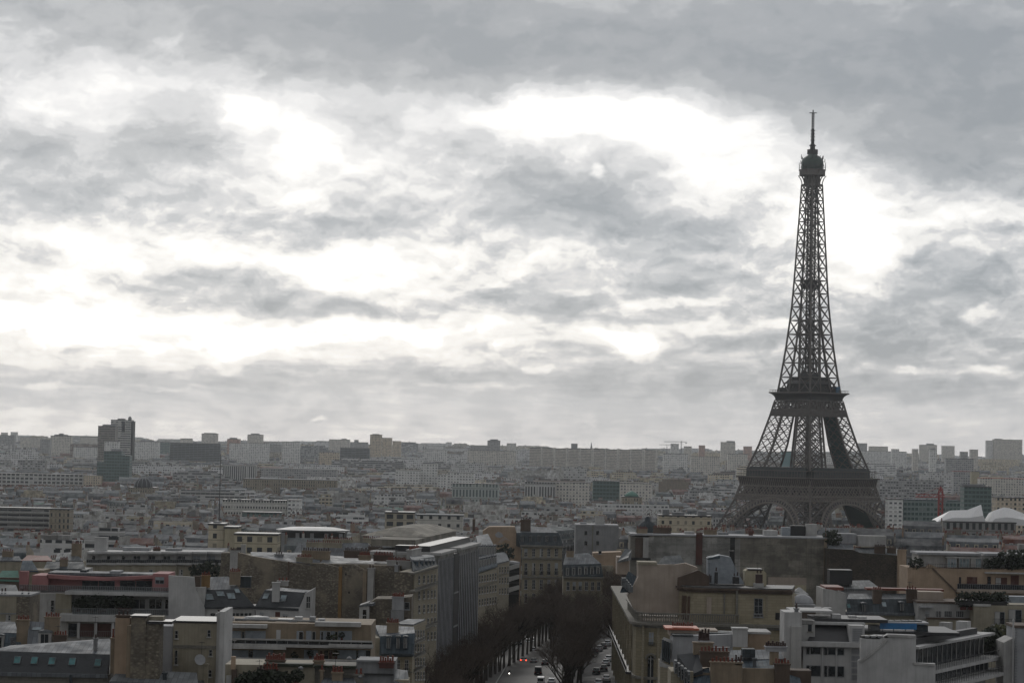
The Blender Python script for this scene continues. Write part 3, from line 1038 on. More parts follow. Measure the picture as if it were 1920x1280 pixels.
    # sheeted inner faces of the lower legs, seen dark through the arches
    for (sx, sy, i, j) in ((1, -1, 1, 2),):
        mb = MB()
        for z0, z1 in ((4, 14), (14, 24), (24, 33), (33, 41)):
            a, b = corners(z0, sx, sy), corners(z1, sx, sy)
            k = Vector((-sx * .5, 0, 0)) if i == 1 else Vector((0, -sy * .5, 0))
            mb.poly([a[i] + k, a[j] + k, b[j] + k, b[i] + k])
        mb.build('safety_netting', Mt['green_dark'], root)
    return root
# ---------------------------------------------------------------- the city behind
def tint_mesh(me, cols):
    """own colour of each face (a house is cream, white, grey ...), read by the wall and roof materials"""
    at = me.attributes.new('tint', 'FLOAT_COLOR', 'FACE')
    a = np.ones((len(me.polygons), 4))
    a[:, :3] = cols
    at.data.foreach_set('color', a.ravel())


def tint_sheet(name, c, rough, metal, seam=0.65, row=4.0):
    k = Nodes(name)
    br = k.n('ShaderNodeTexBrick')
    br.offset = 0.0
    k.l(k.uv(), br.inputs['Vector'])
    br.inputs['Scale'].default_value = 1.0
    br.inputs['Brick Width'].default_value, br.inputs['Row Height'].default_value = seam, row
    br.inputs['Mortar Size'].default_value = 0.03
    br.inputs['Color1'].default_value, br.inputs['Color2'].default_value = (*mul(c, 0.75), 1), (*mul(c, 1.2), 1)
    br.inputs['Mortar'].default_value = (*mul(c, 0.6), 1)
    at = k.n('ShaderNodeAttribute', attribute_name='tint')
    a = k.noise(k.obj(), 0.2, 5)
    col = k.mix(1.0, br.outputs[0], at.outputs['Color'], 'MULTIPLY')
    col = k.mix(k.range(a, 0.35, 0.7, 0, .5), col, mul(c, 0.5))
    return k.done(col, rough, metal, 0.25)


FM = {
    'wall_old': facade('old_stone_front', (0.9, 0.9, 0.9), 2.2, 3.1, 0.5, 0.62, tint=True, band=(0.10, 0.10, 0.10), blinds=0.35),
    'wall_new': facade('modern_front', (0.9, 0.9, 0.9), 3.2, 2.9, 0.66, 0.46, tint=True, blinds=0.45, band=(0.6, 0.6, 0.6)),
    'wall_band': facade('banded_front', (0.9, 0.9, 0.9), 4.4, 2.9, 0.93, 0.44, tint=True, blinds=0.3, band=(0.7, 0.7, 0.7)),
    'gable': None,
    'roof': tint_sheet('town_zinc', (0.7, 0.7, 0.7), 0.82, 0.0),
    'flat': tint_sheet('town_flat_roof', (0.6, 0.6, 0.6), 0.85, 0.0, 6, 6),
    'pot': Mt['pot'],
}


def gable_mat():
    k = Nodes('blind_gable')
    at = k.n('ShaderNodeAttribute', attribute_name='tint')
    o = k.obj()
    a = k.noise(o, 0.3, 6, 0.65)
    st = k.noise(k.scale(o, (1.2, 1.2, 0.1)), 1.0, 5)
    col = k.mix(k.range(a, 0.35, 0.7), at.outputs['Color'], (0.16, 0.15, 0.13))
    col = k.mix(k.range(st, 0.5, 0.8, 0, .6), col, (0.08, 0.075, 0.065))
    return k.done(col, 0.9)


FM['gable'] = gable_mat()
FKEYS = list(FM)
FMATS = [FM[k] for k in FKEYS]
FI = {k: i for i, k in enumerate(FKEYS)}

WALLS = {'cream': [(0.56, 0.49, 0.36), (0.50, 0.44, 0.32), (0.62, 0.55, 0.42)], 'pale grey': [(0.46, 0.46, 0.45), (0.54, 0.54, 0.53)],
         'stone': [(0.36, 0.32, 0.25), (0.31, 0.28, 0.23), (0.40, 0.37, 0.30)], 'white': [(0.72, 0.72, 0.70), (0.80, 0.80, 0.78)],
         'brown': [(0.22, 0.18, 0.14), (0.20, 0.15, 0.12)], 'grey': [(0.28, 0.28, 0.28), (0.24, 0.25, 0.26)]}
ROOFS = {'zinc': [(0.085, 0.10, 0.115), (0.12, 0.135, 0.15), (0.06, 0.078, 0.09), (0.045, 0.055, 0.065), (0.24, 0.265, 0.28), (0.05, 0.075, 0.08)], 'slate': [(0.04, 0.045, 0.05), (0.055, 0.06, 0.066)], 'red tile': [(0.17, 0.06, 0.04)],
         'green copper': [(0.13, 0.25, 0.2)]}


def house(rng, w, d, h, style, wall, roof, detail):
    """faces of one town house in its own frame: x along the street 0..w, y back 0..d.  -> {part: [(points, faces, material, colour)]}"""
    out = {'wall': [], 'roof': [], 'chimney': []}

    def put(part, pts, fs, m, c):
        out[part].append((pts, fs, m, c))

    def box(part, x0, x1, y0, y1, z0, z1, m, c, mt=None, ct=None):
        p = [(x0, y0, z0), (x1, y0, z0), (x1, y1, z0), (x0, y1, z0), (x0, y0, z1), (x1, y0, z1), (x1, y1, z1), (x0, y1, z1)]
        put(part, p, [(0, 1, 5, 4), (1, 2, 6, 5), (2, 3, 7, 6), (3, 0, 4, 7)], m, c)
        put(part, p[4:], [(0, 1, 2, 3)], m if mt is None else mt, ct or c)

    if style == 'old':
        p = [(0, 0, -3), (w, 0, -3), (w, d, -3), (0, d, -3), (0, 0, h), (w, 0, h), (w, d, h), (0, d, h)]
        put('wall', p, [(0, 1, 5, 4), (2, 3, 7, 6)], FI['wall_old'], wall)
        put('wall', p, [(1, 2, 6, 5), (3, 0, 4, 7)], FI['gable'], tuple(x * rng.uniform(.6, 1.1) for x in wall))
        if detail:
            box('wall', -0.12, w + .12, -0.4, 0.15, h - 0.45, h + .05, FI['gable'], wall)
            box('wall', 0.2, w - .2, -0.75, 0, h - 3.3, h - 3.1, FI['gable'], (.1, .1, .1))
        m, i1, r = rng.uniform(2.6, 3.6), rng.uniform(0.9, 1.5), rng.uniform(1.0, 2.2)
        q = [(0, 0, h), (w, 0, h), (w, d, h), (0, d, h), (0.05, i1, h + m), (w - .05, i1, h + m), (w - .05, d - i1, h + m), (0.05, d - i1, h + m),
             (0.05, d / 2, h + m + r), (w - .05, d / 2, h + m + r)]
        put('roof', q, [(0, 1, 5, 4), (2, 3, 7, 6), (4, 5, 9, 8), (6, 7, 8, 9)], FI['roof'], roof)
        put('wall', q, [(1, 2, 6, 9, 5), (3, 0, 4, 8, 7)], FI['gable'], tuple(x * .8 for x in wall))
        if detail:
            n = max(2, int(w / 2.6))
            for i in range(n):
                x = (i + .5) * w / n
                box('roof', x - .62, x + .62, 0.25, i1 + .4, h + .5, h + 2.15, FI['gable'], tuple(min(.7, c * 1.15) for c in wall), FI['roof'], roof)
                p4 = [(x - .4, 0.235, h + .65), (x + .4, 0.235, h + .65), (x + .4, 0.235, h + 1.9), (x - .4, 0.235, h + 1.9)]
                put('roof', p4, [(0, 1, 2, 3)], FI['roof'], (.03, .035, .04))
        top = h + m + r
        for x in ((0.0, w - .55) if rng.random() < .65 else (rng.choice((0.0, w - .55)),)):
            L = rng.uniform(2, 5.5)
            y0 = rng.uniform(.8, d - L - .5)
            zt = top + rng.uniform(.3, 1.8)
            cc = rng.choice([(.36, .31, .25), (.30, .20, .14), (.45, .43, .4), (.2, .17, .14)])
            box('chimney', x, x + .55, y0, y0 + L, h + .5, zt, FI['gable'], cc)
            if detail:
                k = int(L / .55)
                pc = rng.choice(((1, 1, 1), (.25, .25, .25)))
                for i in range(k):
                    if rng.random() < .85:
                        y = y0 + .28 + i * .55
                        hh = rng.uniform(.5, .95)
                        box('chimney', x + .15, x + .4, y - .13, y + .13, zt - .02, zt + hh, FI['pot'], pc)
            else:
                box('chimney', x + .12, x + .42, y0 + .2, y0 + L - .2, zt - .02, zt + .6, FI['pot'], (1, 1, 1))
    else:
        wm = FI['wall_new'] if rng.random() < .5 else FI['wall_band'] if rng.random() < .6 else FI['gable']
        p = [(0, 0, -3), (w, 0, -3), (w, d, -3), (0, d, -3), (0, 0, h), (w, 0, h), (w, d, h), (0, d, h)]
        put('wall', p, [(0, 1, 5, 4), (2, 3, 7, 6)], wm, wall)
        put('wall', p, [(1, 2, 6, 5), (3, 0, 4, 7)], FI['gable'] if rng.random() < .6 else wm, wall)
        put('roof', [(.25, .25, h - .35), (w - .25, .25, h - .35), (w - .25, d - .25, h - .35), (.25, d - .25, h - .35)], [(0, 1, 2, 3)], FI['flat'], roof)
        put('wall', [(0, 0, h), (w, 0, h), (w, d, h), (0, d, h), (.25, .25, h), (w - .25, .25, h), (w - .25, d - .25, h), (.25, d - .25, h), (.25, .25, h - .35), (w - .25, .25, h - .35), (w - .25, d - .25, h - .35), (.25, d - .25, h - .35)],
            [(0, 1, 5, 4), (1, 2, 6, 5), (2, 3, 7, 6), (3, 0, 4, 7), (4, 5, 9, 8), (5, 6, 10, 9), (6, 7, 11, 10), (7, 4, 8, 11)], FI['gable'], wall)
        if rng.random() < .6:                                   # set-back top floor
            box('wall', w * .1, w * .9, d * .22, d * .85, h - .3, h + 2.8, wm, tuple(x * .9 for x in wall), FI['flat'], roof)
            h += 2.8
        for i in range(rng.randint(1, 3)):
            a, b = rng.uniform(1.5, 4), rng.uniform(1.5, 3.5)
            x, y = rng.uniform(w * .12, max(w * .13, w * .85 - a)), rng.uniform(d * .25, max(d * .26, d * .8 - b))
            box('chimney', x, x + a, y, y + b, h - .3, h + rng.uniform(1.2, 2.6), FI['gable'], rng.choice([(.4, .4, .4), (.6, .6, .58), (.2, .2, .2)]))
    return out


def street_trees():
    """bare trees and ivy dark courtyards scattered between the far roofs"""
    rg = random.Random(21); m = MB()
    for i in range(520):
        y = rg.uniform(1750, 4800); x = rg.uniform(-.23, .23) * y; z = gz(x, y); n = rg.randint(1, 4)
        for k in range(n):
            cx_, cy_, hh = x + k * rg.uniform(5, 8), y + rg.uniform(-4, 4), rg.uniform(17, 27)
            for j in range(22):
                c = Vector((cx_ + rg.gauss(0, 2.6), cy_ + rg.gauss(0, 2.6), z + hh * rg.uniform(.45, 1.0)))
                a = Vector((rg.uniform(-1, 1), rg.uniform(-1, 1), rg.uniform(.2, 1.4))).normalized() * rg.uniform(1.2, 2.8); b = a.orthogonal().normalized() * rg.uniform(.2, .7)
                m.faces([c - b, c + b, c + a], [(0, 1, 2)])
    tag(m.build('far_bare_trees', Mt['twig']), 'specks of dark bare trees scattered between the far roofs', kind='stuff')


class Lump:
    def __init__(s):
        s.v, s.f, s.m, s.c = [], [], [], []

    def add(s, items, x, y, z, yaw):
        c, n = math.cos(yaw), math.sin(yaw)
        for pts, fs, m, col in items:
            i = len(s.v)
            s.v += [(x + a * c - b * n, y + a * n + b * c, z + e) for a, b, e in pts]
            for q in fs:
                s.f.append([i + k for k in q]); s.m.append(m); s.c.append(col)

    def build(s, name, parent=None):
        me = bpy.data.meshes.new(name)
        me.from_pydata(s.v, [], s.f)
        for m in FMATS:
            me.materials.append(m)
        me.polygons.foreach_set('material_index', s.m)
        me.update()
        box_uv(me)
        tint_mesh(me, np.array(s.c))
        o = bpy.data.objects.new(name, me)
        COL.objects.link(o)
        o.parent = parent
        return o


FOOT = []                        # world footprints already taken: (x0, x1, y0, y1)
VIEW = [(0, 190, 912, 2890), (184, 243, 888, 2900), (240, 292, 918, 2420), (417, 564, 968, 1850), (0, 130, 998, 1400), (984, 1106, 925, 2250), (1112, 1222, 924, 2330), (848, 936, 922, 2200), (1166, 1204, 940, 2050), (742, 890, 904, 2740), (993, 1232, 872, 4300), (319, 413, 862, 4000),
        (249, 298, 858, 4300), (694, 752, 852, 4500), (529, 562, 868, 4400), (1694, 1800, 955, 1650), (1808, 1859, 930, 2000), (1744, 1756, 882, 4400), (1774, 1826, 874, 3700), (1772, 1905, 1002, 1190), (1666, 1693, 965, 1640), (418, 480, 888, 2950), (490, 632, 886, 3100), (456, 632, 914, 2500),
        (1236, 1334, 1000, 1080), (430, 504, 860, 4250), (638, 693, 857, 4100), (882, 938, 850, 4600), (1365, 1402, 870, 4200), (95, 190, 850, 3900), (1244, 1350, 866, 4000), (1616, 1700, 858, 5200)]
LAND = []                        # photo places of the big landmarks, used to say where a town house stands


def ymin_at(px):
    return float(np.interp(px, [0, 760, 800, 1170, 1190, 1560, 1600, 1920], [690, 690, 900, 900, 740, 740, 700, 700]))


def build_city():
    rng = random.Random(11)
    houses = []
    zones = [(560, 1750, 84, 58), (1750, 3600, 92, 64), (3600, 9300, 135, 105)]
    for za, zb, cx, cy in zones:
        y = za
        while y < zb:
            half = 0.235 * y + 150
            x = -half - rng.uniform(0, cx)
            while x < half:
                bx, by = x + rng.uniform(-8, 8), y + rng.uniform(-8, 8) + 14 * math.sin(x / 210.0 + y / 300)
                yaw = 0.55 * math.sin(bx / 330.0 + 1.3) * math.cos(by / 420.0) + rng.choice((0, 0, 0, .12, -.12))
                w, d = cx - rng.uniform(10, 20), cy - rng.uniform(9, 16)
                x += cx
                far = by > 2600
                modern = rng.random() < (0.05 if by < 1300 else 0.09 if by < 2600 else .30)
                c, s = math.cos(yaw), math.sin(yaw)
                hb = rng.uniform(15, 22)

                def place(lx, ly, ww, dd, hh, ya, st):
                    wx, wy = bx + lx * c - ly * s, by + lx * s + ly * c
                    wk = rng.choices(list(WALLS), (34, 14, 26, 14, 6, 6) if st == 'old' else (14, 22, 8, 40, 5, 11))[0]
                    rk = rng.choices(list(ROOFS), (72, 20, 7, 0.6))[0] if st == 'old' else 'zinc'
                    wc, rc = rng.choice(WALLS[wk]), rng.choice(ROOFS[rk])
                    if by > 2200 and st == 'new': wc = tuple(min(.84, v * 1.25) for v in wc)  # far blocks paler: brighter light and haze out there, put into colour
                    houses.append([wx, wy, ww, dd, hh, yaw + ya, st, wk, rk, wc, rc, rng.randint(0, 10 ** 9)])
                if modern:
                    n = rng.choice((1, 1, 2)) if by > 1300 else 3
                    for i in range(n):
                        hh = rng.choice((14, 18, 22, 25, 28, 31)) if not far else rng.choice((10, 14, 18, 22, 25, 28, 31, 34, 38, 45))
                        hh = min(hh, 29) if by < 2300 else hh
                        if by > 4200: hh = min(hh, 72 - gz(bx, by) + rng.uniform(-6, 9))
                        ww = w / n - 5
                        place(-w / 2 + i * (w / n), -d / 2 + rng.uniform(0, 12), ww, rng.uniform(11, 17), hh, 0, 'new')
                        if rng.random() < .5:
                            place(-w / 2 + i * (w / n), d / 2 - 14, ww * rng.uniform(.5, 1), 12, hh - rng.uniform(0, 8), 0, 'new')
                else:
                    for ly, ya in ((-d / 2, 0), (d / 2, math.pi)):
                        t = 0
                        step = (13, 22) if not far else (20, 34)
                        while t < w - 6:
                            ww = min(rng.uniform(*step), w - t)
                            if ww < 7: break
                            hh = hb + rng.choice((rng.uniform(-2.2, 2.6), rng.uniform(-5.5, 4.5)))
                            st = 'old' if rng.random() < .89 else 'new'
                            if st == 'new': hh += rng.choice((2, 3, 5, 8))
                            if ya == 0: place(-w / 2 + t, ly, ww, 11.5, hh, 0, st)
                            else: place(-w / 2 + t + ww, ly, ww, 11.5, hh, math.pi, st)
                            t += ww
                    if not far or by < 3600:
                        dd = d - 23
                        if dd > 8:
                            for lx, ya in ((-w / 2, -math.pi / 2), (w / 2, math.pi / 2)):
                                hh = hb + rng.uniform(-2.2, 2.6)
                                if ya < 0: place(lx, d / 2 - 11.5, dd, 11.5, hh, ya, 'old')
                                else: place(lx, -d / 2 + 11.5, dd, 11.5, hh, ya, 'old')
            y += cy
    # keep what stands on free ground and nearer ones first
    keep = []
    for H in houses:
        x, y, w, d, h, yaw = H[:6]
        mx, my = x + math.cos(yaw) * w / 2 - math.sin(yaw) * d / 2, y + math.sin(yaw) * w / 2 + math.cos(yaw) * d / 2
        z = gz(mx, my)
        px, pt = proj(mx, my, z + h + 5)
        if my < ymin_at(px) + 14 or my > 9200:
            continue
        r = 0.5 * math.hypot(w, d) * .8
        if any(a - r < mx < b + r and e - r < my < f + r for a, b, e, f in FOOT):
            continue
        if 1230 < my < 1900 and 1120 < px < 1560:               # river bank and gardens in front of the tower
            continue
        if 1630 < my < 1830 and abs(mx - 220) < 95:
            continue
        if my < 760 and abs(px - 950) < 150:
            continue
        if my < 1600:                                            # nothing on this slope tops the roofs seen before the tower
            lim = float(np.interp(px, [0, 420, 700, 900, 1050, 1180, 1340, 1360, 1700, 1720, 1920], [955, 960, 985, 985, 968, 965, 975, 992, 992, 975, 975]))
            if pt < lim:
                H[4] = max(7.0, H[4] - (lim - pt) * my / FPX)
                px, pt = proj(mx, my, z + H[4] + 5)
        hw = 0.5 * w / my * FPX
        for a, b, yb, Y in VIEW:                                 # the big landmarks stand clear of the roofs before them
            if my < Y and a < px + hw and b > px - hw and pt < yb:
                H[4] = max(6.0, H[4] - (yb - pt) * my / FPX)
                px, pt = proj(mx, my, z + H[4] + 5)
        keep.append((my, mx, z, px, pt, H))
    keep.sort(key=lambda t: t[0])
    sky = np.interp(np.arange(1920), [0, 160, 420, 770, 821, 900, 905, 1051, 1060, 1165, 1182, 1550, 1556, 1700, 1920], [1062, 1036, 1040, 1046, 1030, 1012, 992, 992, 990, 990, 1008, 1012, 1030, 1040, 1046])
    vis = []
    for my, mx, z, px, pt, H in keep:
        half = H[2] * abs(math.cos(H[5])) + H[3] * abs(math.sin(H[5]))
        k = half / 2 / my * FPX
        a, b = int(max(0, px - k)), int(min(1919, px + k))
        area = 0.0
        if b > a:
            seg = sky[a:b]
            area = float(np.maximum(seg - pt, 0).sum())
            area = min(area, (b - a) * (H[4] + 3) / my * FPX)
            sky[a:b] = np.minimum(seg, pt + 4 / my * FPX)
        vis.append(area)
    order = sorted(range(len(keep)), key=lambda i: -vis[i])
    big = set(i for i in order[:300] if vis[i] > 25)
    lumps = Lump()
    nt = 0
    for i, (my, mx, z, px, pt, H) in enumerate(keep):
        x, y, w, d, h, yaw, st, wk, rk, wc, rc, seed = H
        if i not in big:
            hs = house(random.Random(seed), w, d, h, st, wc, rc, my < 1700)
            for part in hs.values():
                lumps.add(part, x, y, z, yaw)            # hidden or tiny ones go into the one mass
            continue
        hs = house(random.Random(seed), w, d, h, st, wc, rc, True)
        root = empty('town_house' if st == 'old' else 'apartment_block', (x, y, z), yaw)
        for part, items in hs.items():
            if items:
                if part == 'chimney':
                    # each stack is a part of its own
                    groups, cur = [], []
                    for it in items:
                        if len(it[1]) == 4 and it[2] == FI['gable'] and cur:
                            groups.append(cur); cur = []
                        cur.append(it)
                    groups.append(cur)
                    for g in groups:
                        l = Lump(); l.add(g, 0, 0, 0, 0); l.build('chimney' if st == 'old' else 'rooftop_plant', root)
                else:
                    l = Lump(); l.add(items, 0, 0, 0, 0); l.build(part, root)
        tpx, tpy = proj(mx, my, z + h)
        TOWN.append((root, tpx, tpy, st, wk, rk, w, h))
    o = lumps.build('far_city_rooftops')
    tag(o, 'hazy sea of small city rooftops reaching to the horizon', None, None, 'stuff')


TOWN = []
ORD = ['nearest', 'second', 'third', 'fourth', 'fifth', 'sixth', 'seventh', 'eighth', 'ninth', 'tenth', 'eleventh', 'twelfth', 'thirteenth', 'fourteenth', 'fifteenth', 'sixteenth', 'seventeenth', 'eighteenth', 'nineteenth', 'twentieth']


def label_town():
    """say where each town house stands by the nearest big landmark, counting outwards from it"""
    groups = {}
    load = {}
    for r in sorted(TOWN, key=lambda r: r[2]):
        root, px, py = r[:3]
        best = None
        for name, lx, ly, hw in LAND:
            dx, dy = px - lx, (py - ly) * 2.2
            dist = math.hypot(max(0, abs(dx) - hw), dy)
            dr = ('right of' if dx > 0 else 'left of') if abs(dx) - hw > abs(dy) * .7 else ('above' if dy < 0 else 'below')
            key = (name, dr)
            cost = dist + 26 * load.get(key, 0)
            if best is None or cost < best[0]:
                best = (cost, key, dist)
        load[best[1]] = load.get(best[1], 0) + 1
        kind = ('%s house under a %s roof' % (r[4], r[5])) if r[3] == 'old' else ('%s flat-topped block' % r[4])
        groups.setdefault((best[1], kind), []).append((best[2], r))
    for ((name, dr), kind), lst in groups.items():
        lst.sort(key=lambda t: t[0])
        for i, (_, r) in enumerate(lst):
            lab = '%s %s%s the %s' % (kind, '' if len(lst) == 1 else ORD[i] + ' ', dr, name)
            tag(r[0], lab, 'house' if r[3] == 'old' else 'apartment block', 'town houses on the slope' if r[3] == 'old' else 'apartment blocks among the houses')


# ---------------------------------------------------------------- landmarks seen across the city
def lm(name, label, px0, px1, ytop, Y, mat, depth=16.0, yaw=0.0, cat='building', roof=None, plant=None, where=None, base=None, group=None):
    """a block whose front spans px0..px1 with its top edge at ytop, standing Y metres away"""
    a, b = P(px0, ytop, Y), P(px1, ytop, Y)
    w = (b.x - a.x) / math.cos(yaw)
    g = gz((a.x + b.x) / 2, Y)
    root = empty(name, (a.x, Y, g), yaw, label, cat, group)
    h = (a.z + b.z) / 2 - g
    mb = MB(); mb.box(0, w, 0, depth, -3, h); mb.build('wall', mat, root)
    mb = MB(); mb.box(-.3, w + .3, -.3, depth + .3, h, h + .6); mb.build('roof', roof or Mt['flat_roof'], root)
    for (q0, q1, qt) in (plant or []):
        u, v = P(q0, qt, Y), P(q1, qt, Y)
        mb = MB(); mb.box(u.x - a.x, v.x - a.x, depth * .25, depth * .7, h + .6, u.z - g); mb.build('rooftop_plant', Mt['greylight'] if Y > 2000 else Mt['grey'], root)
    FOOT.append((a.x - 3, b.x + 3, Y - 4, Y + depth + 3))
    if where:
        LAND.append((where, (px0 + px1) / 2, ytop + 12, (px1 - px0) / 2))
    return root, w, h


def fac(name, c, **k):
    key = 'f_' + name
    if key not in Mt:
        Mt[key] = facade(name, c, **k)
    return Mt[key]


